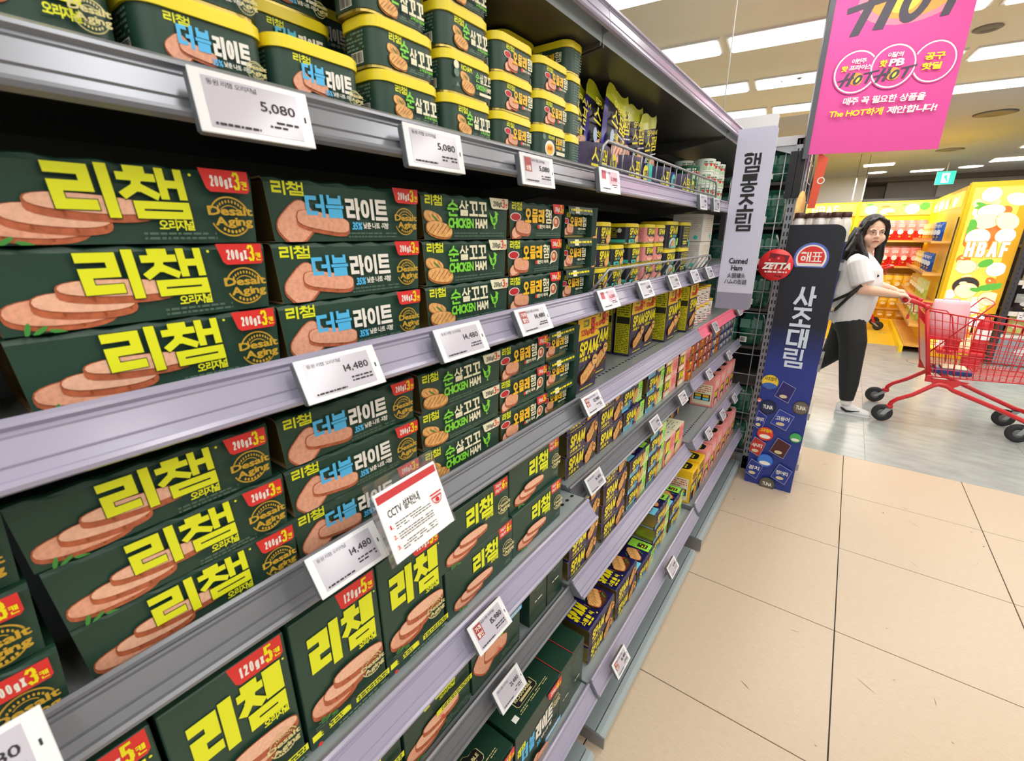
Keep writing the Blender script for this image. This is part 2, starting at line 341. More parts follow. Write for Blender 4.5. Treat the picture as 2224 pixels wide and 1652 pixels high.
# ---------------------------------------------------------------- flat print on a face
class Art:
    """lays print on the plane through O spanned by U (w metres) and V (h metres); coordinates run 0..1"""
    def __init__(self, mb, O, U, V, w, h, eps=0.00015):
        self.mb = mb; self.O = Vector(O); self.U = Vector(U).normalized(); self.V = Vector(V).normalized(); self.w = w; self.h = h
        self.N = self.U.cross(self.V); self.k = 1; self.eps = eps
        self.rnd = random.Random(3)
    def P(self, u, v): return self.O + self.U * (u * self.w) + self.V * (v * self.h) + self.N * (self.eps * self.k)
    def poly(self, pts, m, convex=False):
        if min(min(p) for p in pts) < 0 or max(max(p) for p in pts) > 1:
            for ax, lim, sg in ((0, 0.0, 1), (0, 1.0, -1), (1, 0.0, 1), (1, 1.0, -1)):
                out = []
                for i in range(len(pts)):
                    a, b = pts[i - 1], pts[i]; da, db = sg * (a[ax] - lim), sg * (b[ax] - lim)
                    if (da >= 0) != (db >= 0):
                        t = da / (da - db); out.append((a[0] + (b[0] - a[0]) * t, a[1] + (b[1] - a[1]) * t))
                    if db >= 0: out.append(b)
                pts = out
                if len(pts) < 3: return
        vs = [self.P(*p) for p in pts]
        if convex: fs = [tuple(range(len(pts)))]
        else: fs = [tuple(t) for t in tessellate_polygon([[Vector((p[0] * self.w, p[1] * self.h, 0)) for p in pts]])]
        a = 0
        for i in range(len(pts)):
            p, q = pts[i], pts[(i + 1) % len(pts)]; a += p[0] * q[1] - q[0] * p[1]
        if convex and a < 0: fs = [fs[0][::-1]]
        self.mb.add(vs, fs, m); self.k += 1
    def rect(self, u0, v0, u1, v1, m): self.poly([(u0, v0), (u1, v0), (u1, v1), (u0, v1)], m, True)
    def ell(self, u, v, ru, rv, m, n=20, rot=0, sq=1.0):
        pts = []
        for i in range(n):
            a = 2 * pi * i / n; cx_ = abs(cos(a)) ** sq * (1 if cos(a) >= 0 else -1); sy_ = abs(sin(a)) ** sq * (1 if sin(a) >= 0 else -1)
            x = cx_ * ru * self.w; y = sy_ * rv * self.h
            pts.append((u + (x * cos(rot) - y * sin(rot)) / self.w, v + (x * sin(rot) + y * cos(rot)) / self.h))
        self.poly(pts, m, True)
    def circ(self, u, v, r, m, n=20): self.ell(u, v, r / self.w, r / self.h, m, n)
    def ring(self, u, v, r0, r1, m, a0=0, a1=360, n=24):
        """arc band, radii in metres"""
        vs = []; fs = []
        for i in range(n + 1):
            a = radians(a0 + (a1 - a0) * i / n)
            for r in (r0, r1): vs.append(self.P(u + r * cos(a) / self.w, v + r * sin(a) / self.h))
        for i in range(n): fs.append((2 * i, 2 * i + 1, 2 * i + 3, 2 * i + 2))
        self.mb.add(vs, fs, m); self.k += 1
    def slice(self, u, v, ru, rv, m1, m2, rot=0, t=0.05, dx=0.0, n=22, sq=0.85):
        """a slice of ham: rim (two offset outlines joined) and face"""
        pts = []
        for j in (0, 1):
            for i in range(n):
                a = 2 * pi * i / n
                x = abs(cos(a)) ** sq * (1 if cos(a) >= 0 else -1) * ru * self.w; y = abs(sin(a)) ** sq * (1 if sin(a) >= 0 else -1) * rv * self.h
                pts.append((u - j * dx + (x * cos(rot) - y * sin(rot)) / self.w, v - j * t + (x * sin(rot) + y * cos(rot)) / self.h))
        self.poly(hull(pts), m2, True)
        for i in range(4):
            a = -0.55 * pi + 0.28 * pi * i; x = cos(a - 0.35) * ru * 0.9 * self.w; y = sin(a - 0.35) * rv * 0.92 * self.h - t * self.h * 0.5
            self.ell(u + (x * cos(rot) - y * sin(rot)) / self.w, v + (x * sin(rot) + y * cos(rot)) / self.h, ru * 0.035, t * 0.42, GRL, 6, rot + 0.25) if t > 0.03 else None
        self.ell(u, v, ru * 0.97, rv * 0.95, m1, n, rot, sq)
    def text(self, s, u0, v0, u1, v1, m, bold=0.03, shear=0.0, outline=None, ow=0.05, gap=0.06, vert=False):
        """text fitted exactly into the given box"""
        V, F = layout(s, gap)
        if not V: return
        x0 = min(p[0] for p in V); x1 = max(p[0] for p in V); y0 = min(p[1] for p in V); y1 = max(p[1] for p in V)
        b = bold
        sx = (u1 - u0) / max(1e-6, (x1 - x0 + 2 * b)); sy = (v1 - v0) / max(1e-6, (y1 - y0 + 2 * b))
        def put(bb, mm, extra=0):
            offs = [(0, 0)]
            if bb > 0:
                offs = [(bb * cos(pi * k / 3 + 0.5), bb * sin(pi * k / 3 + 0.5)) for k in range(6)] if bb <= 0.045 else [(bb * cos(pi * k / 4 + 0.4), bb * sin(pi * k / 4 + 0.4)) for k in range(8)] + [(bb * 0.4, 0), (-bb * 0.4, 0)]
            for q_, (dx, dy) in enumerate(offs):
                vs = []
                for p in V:
                    uu = u0 + (p[0] - x0 + b + dx) * sx; vv = v0 + (p[1] - y0 + b + dy) * sy
                    uu += shear * (vv - v0) * self.h / self.w
                    vs.append(self.P(uu, vv) + self.N * (1.3e-5 * q_))
                self.mb.add(vs, F, mm)
            self.k += 1
        if outline: put(bold + ow, outline)
        put(b, m)
    def kr(self, s, u0, v0, u1, v1, m, t=0.15, gap=0.07, rise=0.0, extra=0.0):
        """heavy display lettering built from jamo strokes; t = stroke weight as a share of the letter height"""
        W = (u1 - u0) * self.w; H = (v1 - v0) * self.h; n = len(s); ws = [_WF.get(c, 1.0) for c in s]; tot = sum(ws)
        cw = (W - gap * H * (n - 1)) / tot; T0 = t * H; x = 0; q = 0
        vs = []; fs = []
        for c, w_ in zip(s, ws):
            T = T0 * _TF.get(c, 1.0)
            for jm, bx in _SYL[c]:
                X0 = x + bx[0] * cw * w_ + T / 2; X1 = x + bx[2] * cw * w_ - T / 2; Y0 = bx[1] * H + T / 2; Y1 = bx[3] * H - T / 2
                if X1 < X0: X0 = X1 = (X0 + X1) / 2
                if Y1 < Y0: Y0 = Y1 = (Y0 + Y1) / 2
                for pl in _JAMO[jm]:
                    if pl == 'O':
                        cx_, cy_ = (X0 + X1) / 2, (Y0 + Y1) / 2; k = len(vs); N_ = 16
                        for i in range(N_):
                            a = 2 * pi * i / N_; e = 0.8; ca = abs(cos(a)) ** e * (1 if cos(a) >= 0 else -1); sa = abs(sin(a)) ** e * (1 if sin(a) >= 0 else -1)
                            for sg in (-1, 1):
                                vs.append((cx_ + ca * max(T * 0.1, (X1 - X0) / 2 + sg * (T / 2 + extra)), cy_ + sa * max(T * 0.1, (Y1 - Y0) / 2 + sg * (T / 2 + extra)), q))
                        for i in range(N_): j = (i + 1) % N_; fs.append((k + 2 * i, k + 2 * i + 1, k + 2 * j + 1, k + 2 * j))
                        q += 1; continue
                    for a, b in zip(pl, pl[1:]):
                        A_ = (X0 + a[0] * (X1 - X0), Y0 + a[1] * (Y1 - Y0)); B_ = (X0 + b[0] * (X1 - X0), Y0 + b[1] * (Y1 - Y0))
                        dx, dy = B_[0] - A_[0], B_[1] - A_[1]; L = math.hypot(dx, dy)
                        if L < 1e-9: dx, dy, L = 1, 0, 1
                        dx /= L; dy /= L; h = T / 2 + extra; k = len(vs)
                        for sx_, sy_ in ((-1, -1), (1, -1), (1, 1), (-1, 1)):
                            P_ = A_ if sx_ < 0 else B_
                            vs.append((P_[0] + dx * sx_ * h - dy * sy_ * h, P_[1] + dy * sx_ * h + dx * sy_ * h, q))
                        fs.append((k, k + 1, k + 2, k + 3)); q += 1
            x += cw * w_ + gap * H
        self.mb.add([self.P(u0 + (p[0] + rise * p[1]) / self.w, v0 + p[1] / self.h) + self.N * (1.5e-5 * p[2]) for p in vs], fs, m)
        self.k += 1 + q * 1.5e-5 / self.eps
    def col(self, s, u0, v0, u1, v1, m, bold=0.04, gapv=0.06):
        """characters stacked top to bottom"""
        n = len(s); hgt = (v1 - v0) / n
        for i, ch in enumerate(s):
            if ch in _SYL:
                self.kr(ch, u0, v1 - (i + 1) * hgt + hgt * gapv, u1, v1 - i * hgt - hgt * gapv, m, 0.155); continue
            self.text(ch, u0, v1 - (i + 1) * hgt + hgt * gapv, u1, v1 - i * hgt - hgt * gapv, m, bold)
    def lines(self, u0, v0, u1, v1, n, m, fill=0.5, dens=0.7, seed=1):
        """rows of print too small to read"""
        R = random.Random(seed); vs = []; fs = []
        hh = (v1 - v0) / n
        for i in range(n):
            v = v1 - (i + 0.5) * hh; u = u0
            while u < u1:
                L = R.uniform(0.5, 2.0) * hh * self.h / self.w
                if R.random() < dens:
                    e = min(u + L, u1); k = len(vs)
                    vs += [self.P(u, v - hh * fill / 2), self.P(e, v - hh * fill / 2), self.P(e, v + hh * fill / 2), self.P(u, v + hh * fill / 2)]
                    fs.append((k, k + 1, k + 2, k + 3))
                u += L + hh * 0.35 * self.h / self.w
        self.mb.add(vs, fs, m); self.k += 1
    def bars(self, u0, v0, u1, v1, m, n=14, back=None):
        if back: self.rect(u0 - 0.02, v0 - 0.02, u1 + 0.02, v1 + 0.02, back)
        R = random.Random(5); vs = []; fs = []; du = (u1 - u0) / n
        for i in range(n):
            a = u0 + i * du; b = a + du * R.uniform(0.3, 0.8); k = len(vs)
            vs += [self.P(a, v0), self.P(b, v0), self.P(b, v1), self.P(a, v1)]; fs.append((k, k + 1, k + 2, k + 3))
        self.mb.add(vs, fs, m); self.k += 1

def hull(pts):
    pts = sorted(set((round(p[0], 6), round(p[1], 6)) for p in pts))
    def half(ps):
        h = []
        for p in ps:
            while len(h) > 1 and (h[-1][0] - h[-2][0]) * (p[1] - h[-2][1]) - (h[-1][1] - h[-2][1]) * (p[0] - h[-2][0]) <= 0: h.pop()
            h.append(p)
        return h
    a = half(pts); b = half(pts[::-1])
    return a[:-1] + b[:-1]

# ================================================================= products
def ham_orig(A, u, v, w, h, leaf=True):
    X = lambda a: u + a * w; Y = lambda b: v + b * h
    A.slice(X(0.30), Y(0.36), 0.30 * w, 0.26 * h, HAM1, HAM2, -0.05, 0.09 * h)
    A.ell(X(0.46), Y(0.42), 0.22 * w, 0.16 * h, GRL, 16, -0.08)
    A.slice(X(0.44), Y(0.50), 0.29 * w, 0.20 * h, HAM3, HAM2, -0.08, 0.13 * h)
    A.ell(X(0.56), Y(0.58), 0.24 * w, 0.12 * h, GRL, 16, -0.06)
    A.slice(X(0.64), Y(0.72), 0.35 * w, 0.17 * h, HAM3, HAM2, -0.06, 0.14 * h)
    if leaf:
        for k, (a, b, r) in enumerate(((0.16, 0.06, 0.6), (0.25, 0.02, -0.3), (0.10, 0.10, 1.3))):
            A.ell(X(a), Y(b), 0.05 * w, 0.04 * h, LEAF, 10, r)
def ham_double(A, u, v, w, h):
    X = lambda a: u + a * w; Y = lambda b: v + b * h
    A.slice(X(0.30), Y(0.42), 0.24 * w, 0.42 * h, HAM1, HAM2, 0.75, 0.05 * h, 0.0, 22, 0.6)
    A.slice(X(0.62), Y(0.46), 0.34 * w, 0.22 * h, HAM1, HAM2, -0.16, 0.09 * h, 0.0, 22, 0.6)
def chicken(A, u, v, w, h):
    X = lambda a: u + a * w; Y = lambda b: v + b * h
    A.slice(X(0.34), Y(0.74), 0.32 * w, 0.2 * h, CHK1, CHK2, -0.3, 0.04 * h)
    for k in range(3): A.ell(X(0.22 + 0.14 * k), Y(0.76), 0.11 * w, 0.015 * h, CHK2, 8, -0.9)
    A.ell(X(0.4), Y(0.72), 0.14 * w, 0.03 * h, LEAF, 10, -0.6)
    A.slice(X(0.52), Y(0.34), 0.46 * w, 0.27 * h, CHK1, CHK2, -0.15, 0.06 * h)
    for k in range(5): A.ell(X(0.22 + 0.16 * k), Y(0.36), 0.2 * w, 0.012 * h, GRL, 8, 0.75)
def omelet(A, u, v, w, h):
    X = lambda a: u + a * w; Y = lambda b: v + b * h
    A.ell(X(0.26), Y(0.82), 0.26 * w, 0.17 * h, WHT, 18)
    A.ell(X(0.26), Y(0.82), 0.22 * w, 0.14 * h, RED2, 18)
    A.slice(X(0.42), Y(0.3), 0.38 * w, 0.24 * h, HAM3, HAM2, 0.35, 0.1 * h, 0, 20, 0.7)
    A.slice(X(0.6), Y(0.42), 0.38 * w, 0.27 * h, HAM1, HAM2, -0.1, 0.1 * h, 0, 20, 0.7)
    for k in range(7): A.ell(X(0.4 + 0.07 * k), Y(0.38 + 0.05 * (k % 3)), 0.03 * w, 0.02 * h, OMY, 8)
def spam_plate(A, u, v, w, h, plate=True):
    X = lambda a: u + a * w; Y = lambda b: v + b * h
    if plate:
        A.ell(X(0.5), Y(0.36), 0.5 * w, 0.34 * h, mat('#3a2212', 0.4), 22)
        A.ell(X(0.5), Y(0.38), 0.46 * w, 0.3 * h, PLATE, 22)
    for k, (a, b, r) in enumerate(((0.2, 0.72, 0.5), (0.3, 0.8, 1.0), (0.82, 0.3, 0.3), (0.75, 0.2, 1.2))):
        A.ell(X(a), Y(b), 0.06 * w, 0.025 * h, LEAF, 8, r)
    for k in range(4):
        a = 0.68 - 0.13 * k; b = 0.66 - 0.1 * k
        A.slice(X(a), Y(b), 0.2 * w, 0.24 * h, CHK1, HAM2, 0.25, 0.03 * h, 0.02 * w, 18, 0.5)
        for j in range(3): A.ell(X(a - 0.1 + 0.09 * j), Y(b), 0.012 * w, 0.17 * h, CHK2, 6, -0.5)
    A.ell(X(0.84), Y(0.42), 0.05 * w, 0.03 * h, RED, 10)
def hen(A, u, v, w, h, m):
    P = [(0.1, 0.55), (0.0, 0.95), (0.22, 0.72), (0.42, 0.62), (0.6, 0.72), (0.62, 0.9), (0.55, 1.0), (0.75, 1.0), (0.86, 0.92), (1.0, 0.85), (0.86, 0.8), (0.88, 0.5), (0.72, 0.28), (0.56, 0.2), (0.56, 0.05), (0.7, 0.0), (0.42, 0.0), (0.48, 0.06), (0.46, 0.2), (0.25, 0.28)]
    A.poly([(u + a * w, v + b * h) for a, b in P], m)
def seal(A, u, v, r, m, m2=None, big=True):
    """round gold 'Desalt Aging' mark, r in metres"""
    m2 = m2 or m
    ru = r / A.w; rv = r / A.h
    A.ring(u, v, r * 0.92, r, m, 20, 160, 14); A.ring(u, v, r * 0.92, r, m, 200, 340, 14)
    A.ring(u, v, r * 0.52, r * 0.57, m, 40, 140, 8); A.ring(u, v, r * 0.52, r * 0.57, m, 220, 320, 8)
    for k in range(9):
        a = radians(40 + 100 * k / 8); A.ell(u + 0.75 * ru * cos(a), v + 0.75 * rv * sin(a), 0.05 * ru, 0.09 * rv, m, 5)
    for k in range(6):
        a = radians(235 + 70 * k / 5); A.ell(u + 0.76 * ru * cos(a), v + 0.76 * rv * sin(a), 0.07 * ru, 0.1 * rv, m, 5)
    A.text('Desalt', u - 1.12 * ru, v + 0.05 * rv, u + 1.08 * ru, v + 0.5 * rv, m2, 0.034)
    A.text('Aging', u - 0.85 * ru, v - 0.58 * rv, u + 1.0 * ru, v - 0.02 * rv, m2, 0.034)
def badge(A, u0, v0, u1, v1, txt, num, red=True, cap='캔'):
    du = u1 - u0; dv = v1 - v0
    base, t1, t2 = (RED, WHT, SPY) if red else (CREAM, INK, RED)
    A.poly([(u0, v1), (u0 + du * 0.1, v0 + dv * 0.14), (u0 + du * 0.18, v0), (u1 - du * 0.06, v0), (u1, v0 + dv * 0.14), (u1, v1)], base)
    A.kr(txt, u0 + du * 0.2, v0 + dv * 0.24, u0 + du * 0.64, v0 + dv * 0.72, t1, 0.155, 0.12)
    A.kr(num, u0 + du * 0.66, v0 + dv * 0.14, u0 + du * 0.80, v0 + dv * 0.93, t2, 0.145)
    A.kr(cap, u0 + du * 0.825, v0 + dv * 0.16, u0 + du * 0.945, v0 + dv * 0.54, t2, 0.16)
def richam(A, u0, v0, u1, v1, m=None, bold=0.05, shear=0.05):
    A.kr('리챔', u0, v0, u1, v1, m or YEL, 0.18, 0.06)

def art_sleeve(A, kind):
    if kind == 'orig':
        ham_orig(A, 0.02, 0.0, 0.56, 0.66)
        k = 0.33
        A.kr('리챔', 0.27, 0.33, 0.715, 0.95, GREEN2, 0.192, 0.07, rise=-0.06, extra=0.0006); A.kr('리챔', 0.27, 0.33, 0.715, 0.95, YEL, 0.192, 0.07, rise=-0.06)
        A.circ(0.735, 0.9, 0.0012, YEL, 8)
        A.text('오리지널', 0.58, 0.17, 0.715, 0.31, YEL, 0.03)
        A.lines(0.52, 0.04, 0.80, 0.16, 2, FINE2, 0.5, 0.9)
        seal(A, 0.875, 0.37, 0.0175, GOLD)
        badge(A, 0.765, 0.70, 0.975, 1.0, '200gX', '3')
    elif kind == 'double':
        richam(A, 0.03, 0.74, 0.20, 0.95)
        ham_double(A, 0.0, 0.02, 0.48, 0.68)
        A.kr('더블', 0.20, 0.40, 0.43, 0.78, BLUE, 0.175, 0.07, rise=-0.04)
        A.kr('라이트', 0.445, 0.38, 0.74, 0.76, WHT, 0.175, 0.07, rise=-0.04)
        A.text('35%', 0.47, 0.20, 0.54, 0.34, BLUE, 0.04, 0.15)
        A.text('낮춘 나트륨·지방', 0.55, 0.22, 0.74, 0.34, WHT, 0.03)
        A.lines(0.44, 0.05, 0.80, 0.17, 2, FINE2, 0.5, 0.9)
        seal(A, 0.875, 0.37, 0.0165, GOLD)
        badge(A, 0.775, 0.72, 0.985, 1.0, '200gX', '3')
    elif kind == 'chicken':
        richam(A, 0.03, 0.74, 0.20, 0.95)
        chicken(A, 0.0, 0.02, 0.30, 0.62)
        A.kr('순', 0.24, 0.52, 0.36, 0.88, LIME, 0.17)
        A.kr('살꼬꼬', 0.37, 0.54, 0.70, 0.88, CREAM, 0.165)
        A.text('CHICKEN', 0.24, 0.26, 0.53, 0.49, LIME, 0.05)
        A.text('HAM', 0.55, 0.26, 0.70, 0.49, CREAM, 0.05)
        A.lines(0.30, 0.05, 0.92, 0.18, 2, FINE2, 0.5, 0.9)
        hen(A, 0.73, 0.26, 0.12, 0.42, LIME)
        A.text('38', 0.768, 0.40, 0.81, 0.52, GREEN2, 0.03)
        badge(A, 0.73, 0.74, 0.985, 1.0, '200gX', '3', red=False)
    elif kind == 'omelet':
        richam(A, 0.03, 0.76, 0.20, 0.97)
        omelet(A, 0.0, 0.04, 0.36, 0.66)
        A.kr('오믈레', 0.23, 0.44, 0.59, 0.82, OMY, 0.18)
        A.kr('햄', 0.61, 0.44, 0.735, 0.82, CREAM, 0.155)
        A.text('계란이 쏙쏙', 0.47, 0.28, 0.72, 0.40, CREAM, 0.03)
        A.circ(0.475, 0.34, 0.0035, RED)
        A.ell(0.83, 0.48, 0.075, 0.18, CREAM); A.poly([(0.77, 0.4), (0.74, 0.24), (0.82, 0.32)], CREAM, True); A.ell(0.83, 0.48, 0.06, 0.145, HAM2)
        A.ell(0.82, 0.5, 0.03, 0.07, HAM3)
        A.lines(0.42, 0.06, 0.92, 0.18, 2, FINE2, 0.5, 0.9)
        badge(A, 0.745, 0.72, 0.985, 1.0, '200gX', '3')
    elif kind == 'spam':
        spam_plate(A, 0.56, -0.02, 0.42, 1.0)
        A.ell(0.90, 0.62, 0.055, 0.2, CHK1); A.text('No.1', 0.87, 0.62, 0.93, 0.74, INK, 0.02)
        A.kr('SPAM', 0.05, 0.42, 0.50, 0.92, SPY, 0.19, 0.05, rise=0.12)
        A.text('스팸 클래식', 0.05, 0.2, 0.36, 0.36, SPY, 0.04)
        A.lines(0.05, 0.05, 0.5, 0.13, 1, SPY, 0.4, 0.9)
    elif kind == 'light':
        A.rect(0.0, 0.0, 0.42, 0.24, CYAN); A.lines(0.04, 0.03, 0.4, 0.2, 2, NAVYF, 0.5, 0.9)
        A.rect(0.78, 0.0, 1.0, 1.0, LGREEN); A.poly([(0.6, 0), (1, 0), (1, 0.55), (0.8, 0.75), (0.72, 0.4)], mat('#c9e79a', 0.5))
        A.lines(0.84, 0.35, 0.97, 0.85, 4, LEAF, 0.5, 0.8)
        spam_plate(A, 0.44, 0.05, 0.36, 0.85, False)
        A.kr('SPAM', 0.05, 0.5, 0.50, 0.95, SPY, 0.19, 0.05, rise=0.12)
        A.text('스팸', 0.06, 0.3, 0.2, 0.45, SPY, 0.04); A.text('25%', 0.24, 0.3, 0.42, 0.45, BLUE, 0.04)
    elif kind == 'pinksp':
        A.rect(0.42, 0.0, 1.0, 1.0, PINK); A.rect(0.0, 0.0, 0.55, 0.38, PINK)
        A.ell(0.28, 0.12, 0.26, 0.24, HAM1); A.ell(0.28, 0.14, 0.2, 0.16, CREAM)
        A.ell(0.52, 0.4, 0.09, 0.42, HAM3, 16, 0.25)
        A.kr('SPAM', 0.05, 0.45, 0.44, 0.95, SPY, 0.19, 0.05, rise=0.12)
        A.lines(0.64, 0.4, 0.95, 0.9, 3, PINKD, 0.6, 0.9); A.lines(0.62, 0.1, 0.95, 0.3, 2, WHT, 0.5, 0.8)

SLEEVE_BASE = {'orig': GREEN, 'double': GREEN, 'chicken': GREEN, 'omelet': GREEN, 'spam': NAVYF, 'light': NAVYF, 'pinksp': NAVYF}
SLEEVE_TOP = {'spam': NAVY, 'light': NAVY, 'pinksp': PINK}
TOPS = {}
def make_sleeve(kind, w=0.197, h=0.0622, d=0.098, taper=0.004):
    """three cans in an open-ended card sleeve"""
    root = empty('three_can_sleeve')
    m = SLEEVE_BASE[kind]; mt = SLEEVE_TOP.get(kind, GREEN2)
    b = MB(); st = 17; r = 0.005
    def ring(off, wave, y):
        t = off
        P = [(-t, t, 0), (-t, h - r - t * 0.3, 0), (-r * 0.35 - t, h - r * 0.3 - t, 1), (-r - t, h - t, 1), (-d + r, h - t, 0), (-d + t, h - r, 0), (-d + t, t, 0)]
        return [(x, y, z + (wave if k else 0)) for x, z, k in P]
    rows = []
    for i in range(st):
        f = i / (st - 1); y = f * w; wv = 0.0013 * sin(i * 2.1)
        tp = taper * (1 - 2 * f)
        ro = [(x, y + tp * max(0, 1 - z / h), z) for x, y, z in ring(0, wv, y)]; ri = [(x, y + tp * max(0, 1 - z / h), z) for x, y, z in ring(0.0008, wv, y)]
        rows.append((ro, ri))
    n = 7
    for which, sg in ((0, 1), (1, -1)):
        vs = [p for R in rows for p in R[which]]
        front = []; rest = []
        for i in range(st - 1):
            for j in range(n):
                q = (i * n + j, i * n + (j + 1) % n, (i + 1) * n + (j + 1) % n, (i + 1) * n + j)
                if which == 0: q = q[::-1]
                (front if j < 2 else rest).append(q)
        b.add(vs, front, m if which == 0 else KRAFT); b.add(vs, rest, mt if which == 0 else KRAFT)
    for e in (0, st - 1):
        vs = rows[e][0] + rows[e][1]
        b.add(vs, [(j, (j + 1) % n, n + (j + 1) % n, n + j) for j in range(n)], KRAFT)
    A = Art(b, (0.0003, taper * 0.4, 0.0), (0, 1, 0), (0, 0, 1), w - taper * 0.8, h)
    art_sleeve(A, kind)
    # print on the top panel
    T = Art(b, (-0.007, 0.0, h + 0.0008), (0, 1, 0), (-1, 0, 0), w, d - 0.014)
    if kind == 'spam':
        T.kr('SPAM', 0.04, 0.45, 0.42, 0.9, SPY, 0.19, 0.05, rise=0.12); T.text('스팸 클래식', 0.05, 0.15, 0.4, 0.35, SPY, 0.04)
        spam_plate(T, 0.46, 0.0, 0.5, 1.0); T.lines(0.03, 0.0, 0.42, 0.12, 1, SPY, 0.5)
    elif kind == 'light':
        T.rect(0.72, 0, 1, 1, LGREEN); T.rect(0.78, 0.15, 0.92, 0.6, INK); T.lines(0.8, 0.2, 0.9, 0.55, 3, SPY, 0.5); T.rect(0, 0, 0.3, 1, CYAN); T.lines(0.05, 0.2, 0.25, 0.8, 3, NAVYF, 0.5)
        spam_plate(T, 0.28, 0.0, 0.42, 1.0, False)
    elif kind == 'pinksp':
        T.rect(0, 0, 1, 1, CREAM); T.lines(0.06, 0.1, 0.6, 0.9, 5, FINE, 0.3)
    else:
        T.lines(0.1, 0.1, 0.8, 0.3, 1, FINE2, 0.4)
    b.build('sleeve', root)
    for i in range(3):
        c = MB(); L = w / 3; y0 = i * L + 0.003; y1 = y0 + L - 0.006
        if i == 0: y0 += 0.004
        if i == 2: y1 -= 0.004
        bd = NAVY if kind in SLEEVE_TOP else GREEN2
        rr = rrect(-d + 0.006, 0.003, -0.004, h - 0.004, 0.014, 4)
        c.prism(rr, y0 + 0.003, y1 - 0.003, bd, 'y', smooth=False)
        for yy in (y0, y1 - 0.003): c.prism(rrect(-d + 0.004, 0.0015, -0.002, h - 0.0025, 0.015, 4), yy, yy + 0.003, TIN, 'y')
        c.build('can', root)
    return root

def rrect(x0, y0, x1, y1, r, n=4):
    pts = []
    for cx_, cy_, a in ((x1 - r, y1 - r, 0), (x0 + r, y1 - r, 90), (x0 + r, y0 + r, 180), (x1 - r, y0 + r, 270)):
        for i in range(n + 1):
            t = radians(a + 90 * i / n); pts.append((cx_ + r * cos(t), cy_ + r * sin(t)))
    return pts

def art_can(A, kind, en=False):
    if kind == 'orig':
        ham_orig(A, 0.0, 0.0, 0.6, 0.66, False)
        richam(A, 0.22, 0.3, 0.86, 0.97, bold=0.07); A.text('오리지널', 0.6, 0.12, 0.84, 0.24, YEL, 0.04)
        seal(A, 0.9, 0.22, 0.011, GOLDL)
    elif kind == 'double':
        richam(A, 0.14, 0.76, 0.36, 0.95); ham_double(A, 0.08, 0.0, 0.5, 0.62)
        A.kr('더블', 0.22, 0.32, 0.52, 0.78, BLUE, 0.175); A.kr('라이트', 0.535, 0.28, 0.9, 0.74, WHT, 0.175)
        A.text('35%', 0.5, 0.1, 0.6, 0.24, BLUE, 0.03); A.text('낮춘 나트륨·지방', 0.61, 0.12, 0.88, 0.24, WHT, 0.03)
        seal(A, 0.93, 0.2, 0.008, GOLDL)
    elif kind == 'chicken' and not en:
        richam(A, 0.2, 0.76, 0.42, 0.98); chicken(A, 0.14, -0.02, 0.36, 0.72)
        A.kr('순', 0.36, 0.38, 0.52, 0.86, LIME, 0.17); A.kr('살꼬꼬', 0.535, 0.28, 0.97, 0.74, CREAM, 0.165)
        A.text('고단백 닭가슴살', 0.7, 0.16, 0.97, 0.26, LIME, 0.03); A.lines(0.5, 0.02, 0.97, 0.14, 2, FINE, 0.4)
    elif kind == 'chicken':
        A.text('RICHAM', 0.28, 0.78, 0.55, 0.96, YEL, 0.04); chicken(A, 0.24, 0.02, 0.36, 0.75)
        A.circ(0.13, 0.85, 0.005, CREAM); A.circ(0.13, 0.6, 0.005, FINE)
        A.kr('순', 0.6, 0.54, 0.7, 0.86, LIME, 0.13); A.kr('살꼬꼬', 0.71, 0.52, 0.99, 0.84, CREAM, 0.13)
        A.text('CHICKEN', 0.6, 0.28, 0.85, 0.46, LIME, 0.04); A.text('HAM', 0.87, 0.28, 0.99, 0.46, CREAM, 0.04); A.rect(0.68, 0.1, 0.99, 0.2, CREAM)
        A.poly([(0.09, 0.15), (0.17, 0.15), (0.13, 0.3)], FINE, True)
    elif kind == 'omelet' and not en:
        richam(A, 0.18, 0.78, 0.42, 0.98); omelet(A, 0.1, 0.0, 0.42, 0.74)
        A.kr('오믈레', 0.33, 0.34, 0.77, 0.76, OMY, 0.18); A.kr('햄', 0.79, 0.34, 0.95, 0.76, CREAM, 0.155)
        A.text('계란이 쏙쏙', 0.6, 0.18, 0.9, 0.28, CREAM, 0.03); A.circ(0.61, 0.23, 0.0028, RED)
    elif kind == 'omelet':
        A.text('RICHAM', 0.3, 0.8, 0.55, 0.96, YEL, 0.04); A.circ(0.13, 0.85, 0.005, FINE); A.ell(0.36, 0.36, 0.2, 0.36, WHT); A.ell(0.36, 0.34, 0.15, 0.24, OMY)
        for k in range(3): A.ell(0.29 + 0.06 * k, 0.38, 0.02, 0.12, RED, 8, -0.4)
        A.kr('오믈레', 0.58, 0.62, 0.84, 0.92, OMY, 0.18); A.kr('햄', 0.86, 0.62, 0.97, 0.92, CREAM, 0.13)
        A.text('OMELET', 0.58, 0.4, 0.83, 0.56, OMY, 0.04); A.text('HAM', 0.85, 0.4, 0.97, 0.56, CREAM, 0.04); A.rect(0.6, 0.14, 0.97, 0.3, CREAM)

